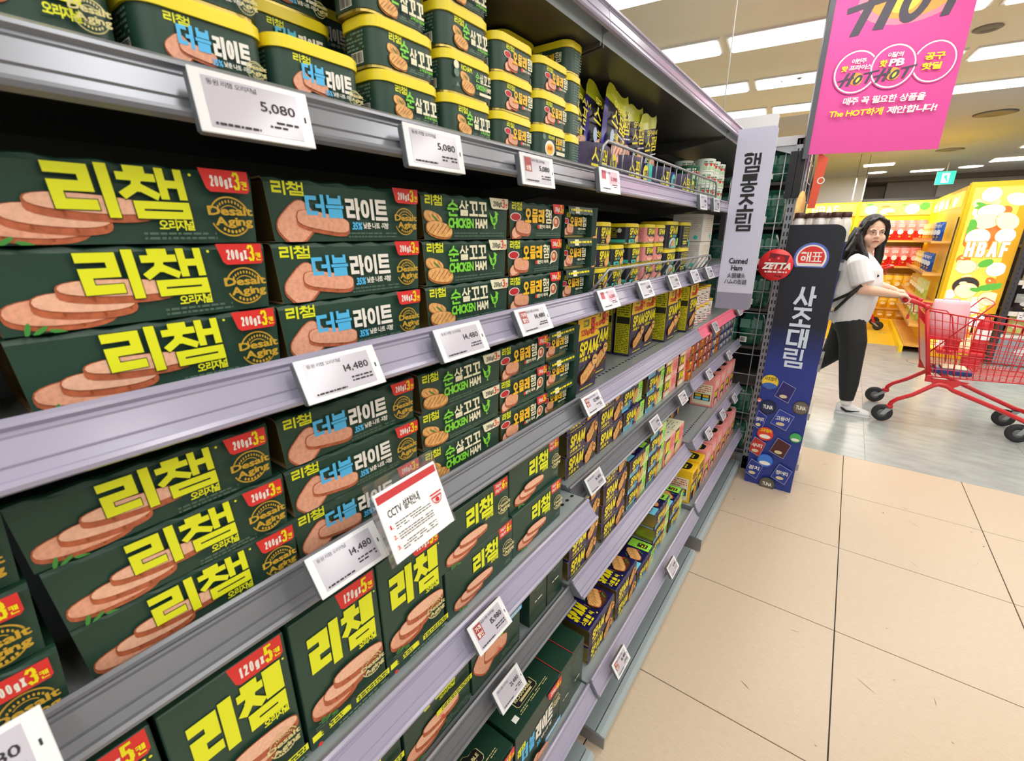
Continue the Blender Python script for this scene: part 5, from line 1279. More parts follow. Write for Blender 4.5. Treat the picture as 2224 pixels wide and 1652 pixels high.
# ---- middle bay
GA = 'pouch display boxes'
def make_display(tab=None):
    root = empty('display_box'); w, h, d = 0.19, 0.052, 0.13; t = 0.0015
    face = NAVYF if tab is None else mat('#2c2f52', 0.4)
    b = MB(); n = 14; vs = []
    for i in range(n + 1):
        f = i / n; y = w * f; x = -0.03 * (2 * f - 1) ** 2
        vs += [(x, y, 0), (x, y, h + 0.004 * sin(pi * f) + 0.001 * sin(i * 2.7)), (x - t, y, h + 0.004 * sin(pi * f)), (x - t, y, 0)]
    fs = []
    for i in range(n):
        for k in range(4): fs.append((4 * i + k, 4 * i + 4 + k, 4 * i + 4 + (k + 1) % 4, 4 * i + (k + 1) % 4)[::-1])
    b.add(vs, fs, face)
    b.box(-d, -0.03, 0, t, 0, h + 0.008, mat('#2a2a6a', 0.35)); b.box(-d, -0.03, w - t, w, 0, h + 0.008, mat('#2a2a6a', 0.35)); b.box(-d, -d + t, 0, w, 0, h + 0.02, NAVY); b.box(-d, -0.03, 0, w, 0, t, NAVY)
    b.quad((-0.03, 0, 0), (-0.02, 0.016, 0), (-0.02, 0.016, h + 0.004), (-0.03, 0, h + 0.006), mat('#3a3f86', 0.35) if tab is None else TEAL)
    A = Art(b, (0.0008, w * 0.14, 0.0), (0, 1, 0), (0, 0, 1), w * 0.72, h, 0.0004)
    A.rect(-0.1, 0.0, -0.085, 1.0, SPY); A.kr('스팸', 0.06, 0.14, 0.62, 0.86, SPY, 0.14)
    A.ell(0.86, 0.42, 0.13, 0.4, SPY if tab != 'blue' else TEAL); A.text('3개', 0.79, 0.22, 0.94, 0.6, NAVYF, 0.03); A.lines(0.4, 0.0, 0.66, 0.12, 1, WHT, 0.5)
    b.build('tray', root); return root
place('disp', make_display, (-0.478, 0.905, ZA), 0, 'navy display box with yellow letters, first behind the wire guard', GA, 'box')
place('disp', make_display, (-0.478, 1.110, ZA), 0, 'navy display box with yellow letters, second behind the wire guard', GA, 'box')
place('dispb', lambda: make_display('blue'), (-0.478, 1.345, ZA), 0, 'display box with turquoise edge behind the wire guard', GA, 'box')
place('disp', make_display, (-0.478, 1.555, ZA), 0, 'navy display box, last behind the wire guard', GA, 'box')
def make_pouch(w=0.115, h=0.17):
    root = empty('food_pouch'); b = MB(); nu, nv = 8, 10; vs = []
    def bulge(u, v): return 0.012 * (sin(pi * u) ** 0.7) * (sin(pi * min(1, v * 1.15)) if v < 0.87 else 0.0)
    out = lambda u, v: 0.004 * sin(v * 9) * 0.3
    for sgn in (1, -1):
        vs = []
        for j in range(nv + 1):
            for i in range(nu + 1):
                u = i / nu; v = j / nv; top = 0.006 * sin(u * pi * 2.0) if j == nv else 0
                ins = 0.008 if (j == nv and i in (0, nu)) else 0
                vs.append((sgn * bulge(u, v) + 0.001 * sin(u * 9 + v * 5), u * w + out(u, v) + (ins if i == 0 else -ins if i == nu else 0), v * h + top))
        fy = []; fn = []; fb = []
        for j in range(nv):
            for i in range(nu):
                q = (j * (nu + 1) + i, j * (nu + 1) + i + 1, (j + 1) * (nu + 1) + i + 1, (j + 1) * (nu + 1) + i)
                if sgn < 0: q = q[::-1]
                (fy if j >= 8 else fb if i in (0, nu - 1) else fn).append(q)
        b.add(vs, fy, mat('#d5dc20', 0.25), True); b.add(vs, fb, mat('#2b1c86', 0.2), True); b.add(vs, fn, mat('#1c1930', 0.3), True)
    A = Art(b, (0.0145, 0.016, 0.0), (0, 1, 0), (0, 0, 1), w - 0.032, h, 0.0002)
    A.kr('스팸', 0.02, 0.48, 0.94, 0.69, SPY, 0.14); A.kr('SPAM', 0.05, 0.71, 0.9, 0.79, SPY, 0.19, 0.05)
    A.lines(0.45, 0.40, 1.0, 0.44, 1, WHT, 0.5, 0.9); A.slice(0.6, 0.2, 0.42, 0.14, HAM3, HAM2, 0.3, 0.02)
    for k in range(4): A.ell(0.35 + 0.16 * k, 0.2, 0.02, 0.1, GRL, 6, -0.5)
    A.ell(0.12, 0.3, 0.12, 0.1, mat('#a9c3dd', 0.4)); A.text('스팸', 0.2, 0.3, 0.5, 0.4, SPY, 0.03)
    b.build('pouch_body', root); return root
for i, (y, z, ang, x, tl) in enumerate(((0.925, 0.012, -0.06, -0.545, -0.22), (0.995, 0.010, -0.10, -0.53, -0.25), (1.045, 0.008, -0.05, -0.515, -0.3), (1.13, 0.030, 0.02, -0.53, 0.1), (1.255, 0.016, 0.05, -0.54, 0.16), (1.35, 0.006, 0.12, -0.545, 0.2))):
    o = place('pouch', make_pouch, (x, y, ZA + z * 0.5 + 0.005 + max(0.0, -sin(tl)) * 0.118), 0, 'black and yellow ham pouch, %s along from the omelet cans' % ORD[i], 'ham pouches in the display boxes', 'pouch')
    o.rotation_euler = (tl, ang, 0)
# white/green round cans at the end of the top shelf
def cyl(kind, x, y, z, n, desc, where, r=0.036, h=0.045):
    stack('rc_' + kind + str(h), lambda: make_roundcan(kind, r, h), x, y, z, n, h + 0.0006, desc, where, 'round chicken-breast cans', 'can')
cyl('green', -0.60, 1.50, ZA, 2, 'dark green round can', 'deep behind the wire guard', 0.04, 0.052)
cyl('green', -0.50, 1.80, ZA, 2, 'dark green round can with pale front', 'before the white sign, first column', 0.04, 0.052)
cyl('mix', -0.47, 1.90, ZA, 3, 'pale green round can', 'before the white sign, second column')
cyl('mix', -0.47, 1.985, ZA, 3, 'pale green round can', 'before the white sign, third column')
cyl('mix', -0.47, 2.07, ZA, 3, 'pale green round can', 'partly behind the white sign, fourth column')
for i in range(5): cyl('mix', -0.55, 1.90 + 0.085 * i, ZA, 3, 'pale green round can', 'second row back, %s column' % ORD[i])
# wire divider at the back of the top shelf
b = MB(); xw = -0.66
for k in range(12): b.tube([(xw, 1.40 + 0.04 * k, ZA), (xw, 1.40 + 0.04 * k, ZA + 0.12)], 0.0018, WIRE, 5)
b.tube([(xw, 1.38, ZA + 0.12), (xw, 1.9, ZA + 0.12)], 0.0025, WIRE, 5); b.tube([(xw, 1.38, ZA + 0.002), (xw, 1.9, ZA + 0.002)], 0.0025, WIRE, 5)
b.build('wire_divider', label='low grey wire divider behind the pouch display boxes', category='divider')

# second shelf, middle bay: small cans
G7 = 'small yellow-lidded cans on the second shelf'
SLH = 0.0545
def slim(kind, y, n, desc, where, z=ZB, x=-0.492, **kw):
    stack('slim_' + kind, lambda: make_slim(kind, **kw), x, y, z, n, SLH if kind not in ('tall', 'back') else 0.088, desc, where, G7, 'can', jit=0.001)
slim('classic', 0.955, 3, 'small classic-ham can half hidden by the omelet sleeves', 'first column')
slim('classic', 1.030, 3, 'small classic-ham can with purple side', 'second column')
slim('light', 1.118, 2, 'small reduced-salt can with turquoise band', 'first of its two columns')
slim('light', 1.238, 2, 'small reduced-salt can with turquoise band', 'second of its two columns')
stack('slim_lightbig', lambda: make_slim('light', w=0.075, d=0.1, h=0.0535), -0.492, 1.21, ZB + 2 * SLH, 1, SLH, 'black reduced-salt can lying across the two turquoise-banded columns', 'on top', G7)
slim('pink', 1.350, 3, 'small pink can', 'first pink column')
slim('pink', 1.440, 3, 'small pink can', 'second pink column')
tallk = dict(w=0.098, d=0.1, h=0.087, lid=0.011)
slim('tall', 1.545, 2, 'tall dark can with yellow name and blue bowl', 'beyond the pink cans', **tallk)
slim('back', 1.70, 2, 'tall dark can showing dense yellow print', 'last before the white cartons', **tallk)
for k in range(2):
    b_ = MB(); root = empty('white_carton'); b_.bbox(-0.12, 0, 0, 0.16, 0, 0.105, mat('#ece8dc', 0.5), 0.001)
    A = Art(b_, (0.0001, 0, 0), (0, 1, 0), (0, 0, 1), 0.16, 0.105); A.lines(0.3, 0.35, 0.95, 0.9, 8, mat('#c9b48f', 0.5), 0.3, 0.8); A.circ(0.8, 0.2, 0.01, TEAL)
    S_ = Art(b_, (-0.12, -0.0001, 0), (1, 0, 0), (0, 0, 1), 0.12, 0.105); S_.lines(0.2, 0.35, 0.95, 0.9, 8, mat('#c9b48f', 0.5), 0.3, 0.8); S_.circ(0.8, 0.15, 0.008, TEAL)
    b_.build('carton', root, ); root.location = (-0.495, 1.962 + 0.008 * k, ZB + 0.107 * k); root['label'] = 'white carton with faint gold print, %s of two behind the lavender sign' % ('lower' if k == 0 else 'upper'); root['category'] = 'carton'; root['group'] = 'white cartons'
# third shelf, middle bay: tall navy/yellow cartons
G8 = 'tall navy and yellow five-can cartons'
ZC2 = 1.0872
for i, (x, y, rz) in enumerate(((-0.490, 0.938, 0.0), (-0.524, 1.075, 0.0), (-0.528, 1.374, 0.0), (-0.531, 1.488, 0.0), (-0.500, 1.645, 0.0), (-0.520, 1.760, 0.0), (-0.487, 1.875, 0.0), (-0.59, 1.374, 0.0))):
    o = place('spam5', make_spam5 if True else None, (x if i != 7 else -0.59, y, ZC2), rz, 'tall navy carton with yellow top, %s along the third shelf' % ORD[i] if i != 7 else 'tall navy carton hidden one row back on the third shelf', G8, 'carton')
# fourth shelf, middle bay
ZD2 = 0.8532; G9 = 'sleeves on the fourth shelf, middle bay'
stack('sl_spam', sl('spam', w=0.178, h=0.0635), -0.497, 0.918, ZD2, 3, 0.0645, 'navy three-can sleeve with yellow name', 'fourth shelf first column', G9, 'canned ham pack')
stack('sl_spam', sl('spam', w=0.178, h=0.0635), -0.497, 1.102, ZD2, 3, 0.0645, 'navy three-can sleeve with yellow name', 'fourth shelf second column', G9, 'canned ham pack')
stack('sl_light', sl('light', w=0.178, h=0.0635), -0.497, 1.296, ZD2, 3, 0.0645, 'navy sleeve with light blue corner and lime end', 'fourth shelf first column', G9, 'canned ham pack', xs=[0.0, -0.012, -0.012])
stack('sl_light', sl('light', w=0.178, h=0.0635), -0.497, 1.492, ZD2, 3, 0.0645, 'navy sleeve with light blue corner and lime end', 'fourth shelf second column', G9, 'canned ham pack')
stack('sl_pink', sl('pinksp', w=0.165, h=0.0635), -0.497, 1.685, ZD2, 3, 0.0645, 'pink and navy sleeve', 'fourth shelf first pink column', G9, 'canned ham pack')
stack('sl_pink', sl('pinksp', w=0.165, h=0.0635), -0.497, 1.865, ZD2, 3, 0.0645, 'pink and navy sleeve', 'fourth shelf second pink column', G9, 'canned ham pack')
# fifth shelf, middle bay
ZE2 = 0.5492; G10 = 'sleeves on the fifth shelf, middle bay'
stack('sl_spam', sl('spam', w=0.178, h=0.0635), -0.474, 0.915, ZE2, 4, 0.0645, 'navy three-can sleeve with yellow name', 'fifth shelf first column', G10, 'canned ham pack', ys=[-0.008, -0.004, 0.0, 0.004])
stack('sl_spam', sl('spam', w=0.178, h=0.0635), -0.471, 1.112, ZE2, 4, 0.0645, 'navy three-can sleeve with yellow name', 'fifth shelf second column', G10, 'canned ham pack')
stack('sl_light', sl('light', w=0.178, h=0.0635), -0.471, 1.318, ZE2, 3, 0.0645, 'navy sleeve with light blue corner and lime end', 'fifth shelf first column', G10, 'canned ham pack')
stack('sl_light', sl('light', w=0.178, h=0.0635), -0.471, 1.510, ZE2, 4, 0.0645, 'navy sleeve with light blue corner and lime end', 'fifth shelf second column', G10, 'canned ham pack')
for k, y in enumerate((1.695, 1.823)):
    place('pinkbox', lambda: make_pinkbox(w=0.125), (-0.466, y, ZE2), 0, 'pink carton with cream top and barcode, %s of two' % ('nearer' if k == 0 else 'farther'), 'pink cartons on the fifth shelf', 'carton')
# bottom shelf, middle bay
ZF2 = 0.2412; G11 = 'sleeves on the bottom shelf'
stack('sl_spam', sl('spam', w=0.178, h=0.0635), -0.415, 0.950, ZF2, 2, 0.0645, 'navy three-can sleeve with roast ham on top', 'bottom shelf first column', G11, 'canned ham pack')
stack('sl_spam', sl('spam', w=0.178, h=0.0635), -0.415, 1.145, ZF2, 2, 0.0645, 'navy three-can sleeve with roast ham on top', 'bottom shelf second column', G11, 'canned ham pack')
stack('sl_spam', sl('spam', w=0.178, h=0.0635), -0.518, 0.950, ZF2, 2, 0.0645, 'navy three-can sleeve in the row behind', 'bottom shelf first column', G11, 'canned ham pack')
stack('sl_spam', sl('spam', w=0.178, h=0.0635), -0.518, 1.145, ZF2, 2, 0.0645, 'navy three-can sleeve in the row behind', 'bottom shelf second column', G11, 'canned ham pack')
stack('sl_light', sl('light', w=0.178, h=0.0635), -0.415, 1.34, ZF2, 1, 0.0645, 'navy sleeve with lime end lying lowest', 'bottom shelf', G11, 'canned ham pack')
stack('sl_light', sl('light', w=0.178, h=0.0635), -0.425, 1.525, ZF2, 3, 0.0645, 'navy sleeve with lime end', 'bottom shelf second lime column', G11, 'canned ham pack')
stack('sl_light', sl('light', w=0.178, h=0.0635), -0.420, 1.72, ZF2, 2, 0.0645, 'navy sleeve with lime end', 'bottom shelf third lime column', G11, 'canned ham pack')
# far bay
G12 = 'single-serve cartons in the far bay'
sg = lambda k: (lambda: make_single(k))
ZF3 = 0.2632
for i, (k, y) in enumerate((('yellow', 1.965), ('yellow', 2.085), ('pink', 2.215), ('pink', 2.335), ('pink', 2.47), ('pink', 2.60), ('pink', 2.73), ('pink', 2.85))):
    place('single_' + k, sg(k), (-0.405, y, ZF3), 0, '%s single-serve carton, %s on the bottom shelf of the far bay' % (k, ORD[i]), G12, 'carton')
ZE3 = 0.5762
for i, (k, y, x) in enumerate((('yellow', 1.97, -0.58), ('yellow', 2.08, -0.58), ('yellow', 2.19, -0.58), ('pink', 2.46, -0.455), ('pink', 2.60, -0.455), ('pink', 2.74, -0.455), ('pink', 2.86, -0.455))):
    place('single_' + k, sg(k), (x, y, ZE3), 0, '%s single-serve carton, %s on the fifth shelf of the far bay' % (k, ORD[i]), G12, 'carton')
ZD3 = 0.8512; ZC3 = 1.0812
kinds = ['orange', 'orange', 'red', 'orange', 'red', 'red', 'blue', 'orange', 'blue', 'blue', 'blue', 'blue']
for i, y in enumerate([1.975 + 0.083 * j for j in range(12)]):
    n = 2 if i == 0 else 4
    kd = kinds[i]
    stack('snack_' + kd, lambda kd=kd: make_snackcan(kd), -0.50 if i else -0.482, y, ZD3, n, 0.0496, '%s square tin' % kd, '%s column of the square tins' % ORD[i], 'square tins on the fourth shelf', 'can', jit=0.001)
for i, y in enumerate([1.975 + 0.082 * j for j in range(6)]):
    stack('wc', lambda: make_roundcan('white', 0.039, 0.082), -0.50 if i < 4 else -0.52, y, ZC3, 2 if i < 4 else 1, 0.0825, 'white round can with red bands', '%s column behind the pink rail' % ORD[i], 'white round cans on the third shelf', 'can')

# ================================================================= end-of-aisle unit beyond the shelving
STEEL = mat('#aeb2b6', 0.35, metal=0.5)
endu = empty('end_display_rack', (0, 0, 0), label='grey steel end rack with wire grid side and green bagged goods', category='rack')
def slotpost(b, x0, x1, y0, y1, z0, z1):
    b.box(x0, x1, y0, y1, z0, z1, STEEL)
    n = int((z1 - z0) / 0.042)
    for k in range(n):
        for xx in (x0 + (x1 - x0) * 0.28, x0 + (x1 - x0) * 0.66):
            b.box(xx - 0.0032, xx + 0.0032, y0 - 0.0006, y0, z0 + 0.03 + k * 0.042, z0 + 0.053 + k * 0.042, BLACK)
b = MB(); slotpost(b, -0.335, -0.292, 3.03, 3.07, 0.0, 1.95); b.box(-0.38, -0.30, 3.03, 3.06, 0.0, 0.09, STEEL); b.build('slotted_post', endu)
b = MB(); slotpost(b, -0.335, -0.292, 3.42, 3.46, 0.0, 1.95); b.build('slotted_post', endu)
b = MB(); b.box(-0.352, -0.318, 2.998, 3.03, 1.655, 1.885, mat('#1d1d20', 0.45)); b.box(-0.314, -0.28, 2.998, 3.03, 1.655, 1.885, mat('#1d1d20', 0.45)); b.build('banner_clamp', endu)
b = MB(); b.box(-0.95, -0.30, 3.03, 3.45, 1.92, 1.965, mat('#c9cbd0', 0.4)); b.prism([(-0.48, 1.92), (-0.335, 1.92), (-0.335, 1.83), (-0.36, 1.88)], 3.04, 3.05, STEEL, 'y'); b.build('canopy', endu)
b = MB(); b.box(-0.95, -0.335, 3.44, 3.45, 0.05, 1.92, BACKP); b.build('back_panel', endu)
for k in range(8):
    zz = 0.10 + k * 0.235
    b = MB(); b.box(-0.95, -0.34, 3.07, 3.44, zz - 0.015, zz, UNDER); b.build('rack_shelf', endu)
for k in range(15):
    b = MB(); b.tube([(-0.95, 3.045, 0.12 + k * 0.128), (-0.335, 3.045, 0.12 + k * 0.128)], 0.0028, WIREL, 5); b.build('grid_wire', endu)
for k in range(5):
    b = MB(); b.tube([(-0.38 - k * 0.13, 3.05, 0.02), (-0.38 - k * 0.13, 3.05, 1.92)], 0.0028, WIREL, 5); b.build('grid_wire', endu)
# its side grid facing the main aisle, with glassy goods behind
for k in range(4):
    b = MB(); b.tube([(-0.275, 3.08, 1.55 + k * 0.1), (-0.275, 3.4, 1.55 + k * 0.1)], 0.0028, WIREL, 5); b.build('grid_wire', endu)
b = MB(); b.tube([(-0.275, 3.07, 1.48), (-0.275, 3.07, 1.93), (-0.275, 3.38, 1.93), (-0.275, 3.43, 1.86), (-0.275, 3.43, 1.48)], 0.006, STEEL, 6); b.build('grid_frame', endu)
GBAG = mat('#15503d', 0.16, hex2='#3b7a66', scale=26, bump=1.0, stretch=(1, 1, 2.2))
def make_greenbag():
    root = empty('bagged_goods'); w, h, d = 0.142, 0.195, 0.15; b = MB(); n = 6; R = random.Random(4)
    vs = []
    for j in range(n + 1):
        v = j / n; k_ = 1 - 0.25 * abs(2 * v - 1) ** 3
        for i in range(12):
            a = 2 * pi * i / 12; x = (abs(cos(a)) ** 0.5) * (1 if cos(a) >= 0 else -1); y = (abs(sin(a)) ** 0.5) * (1 if sin(a) >= 0 else -1)
            vs.append((w / 2 + x * w / 2 * k_ * R.uniform(0.95, 1.02), y * d / 2 * k_ * R.uniform(0.95, 1.02) + d / 2, v * h))
    fs = [(j * 12 + i, j * 12 + (i + 1) % 12, (j + 1) * 12 + (i + 1) % 12, (j + 1) * 12 + i) for j in range(n) for i in range(12)] + [tuple(range(11, -1, -1)), tuple(n * 12 + i for i in range(12))]
    b.add(vs, fs, GBAG, True)
    b.build('bag', root)
    for q in (0, 1):
        l = MB(); l.box(0.01 + 0.066 * q, 0.066 + 0.066 * q, -0.003, -0.001, 0.11, 0.165, mat('#5f8f80', 0.15)); l.build('clear_window', root)
    l = MB(); l.box(0.02, 0.06, -0.004, -0.002, 0.02, 0.055, WHT); A = Art(l, (0.02, -0.004, 0.02), (1, 0, 0), (0, 0, 1), 0.04, 0.035, 0.0004); A.bars(0.1, 0.15, 0.7, 0.85, INK, 10); l.build('barcode_label', root)
    return root
ORD = ['first', 'second', 'third', 'fourth', 'fifth', 'sixth', 'seventh', 'eighth', 'ninth', 'tenth', 'eleventh', 'twelfth', 'thirteenth', 'fourteenth', 'fifteenth', 'sixteenth', 'seventeenth', 'eighteenth']
for k in range(8):
    if k in (2,): continue
    for j in range(3):
        o = place('gbag', make_greenbag, (-0.49 - 0.145 * j, 3.085, 0.10 + k * 0.235 + 0.001), 0, 'dark green plastic bag pack, %s tier up, %s from the slotted post' % (ORD[k], ORD[j]), 'green bag packs behind the wire grid', 'bag'); o.scale.z = 0.82 if k == 7 else 1.0

# pink banner on its pole
PNK = mat('#d8489a', 0.5); PNKD = mat('#c9438f', 0.5)
r = empty('hanging_banner', (-0.285, 2.98, 1.84), radians(19)); r['label'] = 'bright pink hanging banner with HOT lettering and three ringed badges'; r['category'] = 'banner'
k_ = 1.0276
BW, BH = 0.552, 0.905
b = MB(); b.box(0.014, 0.014 + BW, -0.0015, 0.0015, 0.02, BH, PNK); b.build('banner_sheet', r)
b = MB(); b.box(-0.012, 0.012, -0.012, 0.012, 0.0, BH, mat('#4a4d55', 0.4)); b.build('banner_pole', r)
b = MB(); A = Art(b, (0.014, -0.0017, 0.02), (1, 0, 0), (0, 0, 1), BW, BH, 0.0003)
FL1 = mat('#f7a34a', 0.5); FL2 = mat('#f7e94e', 0.5)
A.ell(0.55, 0.72, 0.38, 0.13, mat('#f487a0', 0.5), 24, 0.1); A.ell(0.56, 0.73, 0.32, 0.115, FL1, 24, 0.1); A.ell(0.5, 0.71, 0.13, 0.07, FL2, 20, 0.3)
BRU = mat('#46424f', 0.5)
def brush_hot(A, u, v, w, h, m):
    X = lambda a: u + a * w; Y = lambda b: v + b * h
    for pts in ([(0.06, 0.0), (0.15, 0.02), (0.36, 1.0), (0.27, 1.0)], [(0.0, 0.38), (0.0, 0.48), (0.5, 0.7), (0.5, 0.58)], [(0.27, 0.08), (0.37, 0.08), (0.53, 1.0), (0.44, 1.0)],
                [(0.86, 0.18), (0.94, 0.2), (1.06, 0.92), (0.97, 0.92)], [(0.78, 0.82), (0.79, 0.92), (1.26, 1.08), (1.26, 0.98)]):
        A.poly([(X(a), Y(b_)) for a, b_ in pts], m)
    n = 18
    outer = [(0.63 + 0.13 * cos(2 * pi * i / n) + 0.06 * sin(2 * pi * i / n), 0.48 + 0.34 * sin(2 * pi * i / n)) for i in range(n)]
    inner = [(0.63 + 0.05 * cos(2 * pi * i / n) + 0.04 * sin(2 * pi * i / n), 0.48 + 0.2 * sin(2 * pi * i / n)) for i in range(n)]
    vs = [A.P(X(a), Y(b_)) for a, b_ in outer + inner]
    A.mb.add(vs, [(i, (i + 1) % n, n + (i + 1) % n, n + i) for i in range(n)], m); A.k += 1
brush_hot(A, 0.1, 0.555, 0.78, 0.27, BRU)
for (cu, cv_, rr) in ((0.81, 0.410, 0.084), (0.25, 0.392, 0.090), (0.52, 0.404, 0.090)):
    A.circ(cu, cv_, rr * 1.06, PNKD, 32); A.circ(cu, cv_, rr, WHT, 32); A.circ(cu, cv_, rr * 0.93, PNK, 32)
for cu, cv_ in ((0.255, 0.358), (0.52, 0.368)):
    A.ell(cu + 0.01, cv_, 0.05, 0.03, FL1, 18); A.ell(cu + 0.02, cv_ - 0.005, 0.03, 0.02, FL2, 14); brush_hot(A, cu - 0.13, cv_ - 0.035, 0.24, 0.065, BRU)
A.text('이번주', 0.2, 0.428, 0.31, 0.452, WHT, 0.03, 0.15); A.text('핫', 0.13, 0.395, 0.18, 0.422, SPY, 0.04, 0.15); A.text('프라이스', 0.19, 0.398, 0.36, 0.422, WHT, 0.03, 0.15)
A.text('이달의', 0.46, 0.442, 0.57, 0.466, WHT, 0.03, 0.15); A.text('핫', 0.41, 0.402, 0.465, 0.434, SPY, 0.04, 0.15); A.text('PB', 0.48, 0.402, 0.59, 0.436, WHT, 0.04, 0.15)
A.text('공구', 0.73, 0.415, 0.87, 0.447, SPY, 0.04, 0.08); A.text('핫딜', 0.72, 0.372, 0.86, 0.404, SPY, 0.04, 0.08)
A.text('매주 꼭 필요한 상품을', 0.19, 0.235, 0.80, 0.272, WHT, 0.03, 0.12)
A.text('The HOT하게', 0.10, 0.178, 0.51, 0.215, SPY, 0.03, 0.12); A.text('제안합니다!', 0.54, 0.180, 0.90, 0.216, WHT, 0.03, 0.12)
b.build('banner_print', r)

# round red disc sign
r = empty('round_sign', (-0.315, 2.83, 1.312)); r['label'] = 'round red tomato sign with white lettering beside the lavender aisle sign'; r['category'] = 'sign'
b = MB(); b.lathe([(0.0, -0.001), (0.082, -0.001), (0.082, 0.001), (0.0, 0.001)], (0, 0, 0), mat('#e8353a', 0.4), 36, 'y'); b.build('disc', r)
b = MB(); A = Art(b, (-0.082, -0.0014, -0.082), (1, 0, 0), (0, 0, 1), 0.164, 0.164, 0.0003)
A.poly([(0.22, 0.2), (0.72, 0.1), (0.86, 0.8), (0.3, 0.88)], mat('#7a1a20', 0.4))
for a, c_, q in ((0.35, 0.6, 0.13), (0.6, 0.66, 0.14), (0.4, 0.25, 0.15), (0.65, 0.3, 0.15), (0.5, 0.45, 0.12)): A.circ(a, c_, q * 0.164, mat('#c21d24', 0.3), 18); A.circ(a - 0.04, c_ + 0.05, 0.006, mat('#ee7b7b', 0.3), 8)
A.text('ZETTA', 0.12, 0.36, 0.94, 0.58, WHT, 0.06, 0.25); A.lines(0.22, 0.24, 0.86, 0.32, 1, WHT, 0.6, 0.9); b.build('disc_print', r)
b = MB(); b.box(-0.01, 0.01, 0.001, 0.19, -0.004, 0.004, ACR); b.build('clip_arm', r)

# blue standing side panel with rack behind it
NV = mat('#1b2a6b', 0.45); NV2 = mat('#0f1530', 0.45)
r = empty('side_wing_rack', (-0.285, 2.865, 0.0)); r['label'] = 'narrow side rack with a tall dark blue printed panel beside the slotted post'; r['category'] = 'rack'
PW, PH = 0.25, 1.515
pts = [(0, 0), (PW, 0)] + [(PW - 0.05 + 0.05 * cos(radians(15 * i)), PH - 0.05 + 0.05 * sin(radians(15 * i))) for i in range(7)] + [(0, PH)]
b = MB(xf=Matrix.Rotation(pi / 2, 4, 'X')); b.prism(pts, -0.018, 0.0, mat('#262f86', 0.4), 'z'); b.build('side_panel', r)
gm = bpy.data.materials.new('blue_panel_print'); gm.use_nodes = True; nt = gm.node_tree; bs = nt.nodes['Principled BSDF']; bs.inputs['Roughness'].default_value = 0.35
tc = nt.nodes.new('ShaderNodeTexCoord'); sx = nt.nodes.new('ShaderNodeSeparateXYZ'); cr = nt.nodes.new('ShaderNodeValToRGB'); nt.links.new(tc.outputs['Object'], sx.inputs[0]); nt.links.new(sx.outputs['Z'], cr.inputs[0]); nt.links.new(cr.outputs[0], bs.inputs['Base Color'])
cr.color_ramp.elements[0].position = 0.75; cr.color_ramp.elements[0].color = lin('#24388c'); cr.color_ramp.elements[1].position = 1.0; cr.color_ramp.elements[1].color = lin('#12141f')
b = MB(); A = Art(b, (0, -0.0003, 0), (1, 0, 0), (0, 0, 1), PW, PH, 0.0003)
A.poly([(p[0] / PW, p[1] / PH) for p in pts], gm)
HALO = mat('#5d74c8', 0.5)
def half_sun(A, u, v, ru, rv, m, m0=-0.35):
    P = []
    for i in range(25):
        a = radians(-35 + 250 * i / 24); P.append((u + ru * cos(a), v + rv * max(m0, sin(a))))
    A.poly(P, m, True)
half_sun(A, 0.49, 0.890, 0.31, 0.052, HALO, -0.75); half_sun(A, 0.49, 0.890, 0.27, 0.045, WHT, -0.7); half_sun(A, 0.49, 0.892, 0.235, 0.038, RED, -0.55)
A.kr('해표', 0.30, 0.879, 0.68, 0.911, WHT, 0.14)
for k in range(2): A.rect(0.3, 0.871 - 0.006 * k, 0.68, 0.874 - 0.006 * k, WHT)
SB = mat('#cfdcee', 0.5)
A.col('사조대림', 0.33, 0.50, 0.72, 0.80, SB, 0.05, 0.04)
def tin(u, v, r_, c1, c2, t=None, hi=False):
    A.ell(u, v, r_, r_ * PW / PH, mat(c1, 0.35), 18); A.ell(u, v, r_ * 0.86, r_ * 0.86 * PW / PH, mat(c2, 0.35), 18)
    if t: A.text(t, u - r_ * 0.6, v - 0.008, u + r_ * 0.6, v + 0.008, WHT, 0.03)
    else: A.ell(u, v - r_ * 0.4 * PW / PH, r_ * 0.7, r_ * 0.3 * PW / PH, WHT, 12)
def pouch_(u, v, w_, c1, t=None):
    w_ *= 1.15; A.poly([(u - w_, v - 0.022), (u + w_ * 0.5, v - 0.042), (u + w_, v + 0.022), (u - w_ * 0.4, v + 0.042)], mat('#8f97c4', 0.3), True); A.poly([(u - w_ * 0.94, v - 0.020), (u + w_ * 0.46, v - 0.039), (u + w_ * 0.94, v + 0.020), (u - w_ * 0.36, v + 0.039)], mat(c1, 0.4), True)
    if t: A.text(t, u - w_ * 0.6, v - 0.004, u + w_ * 0.6, v + 0.014, WHT, 0.02, 0.05)
    A.ell(u - w_ * 0.1, v - 0.018, w_ * 0.4, 0.007, mat('#d9c9a0', 0.5), 10)
tin(0.17, 0.435, 0.17, '#d9c22a', '#f0cf3e'); A.ell(0.17, 0.42, 0.15, 0.012, mat('#3a66b8', 0.4), 12); A.text('사조참치', 0.05, 0.44, 0.29, 0.455, INK, 0.01)
pouch_(0.5, 0.405, 0.17, '#26206b'); tin(0.86, 0.355, 0.16, '#4d4a44', '#6b665c', 'TUNA'); tin(0.22, 0.335, 0.17, '#101828', '#1b2c50', 'TUNA')
pouch_(0.55, 0.295, 0.2, '#2a3f9a', '고등어'); pouch_(0.1, 0.275, 0.12, '#22318a', '정어리'); tin(0.27, 0.225, 0.17, '#e33b2e', '#d8442f'); A.text('고추참치', 0.15, 0.232, 0.39, 0.247, SPY, 0.02)
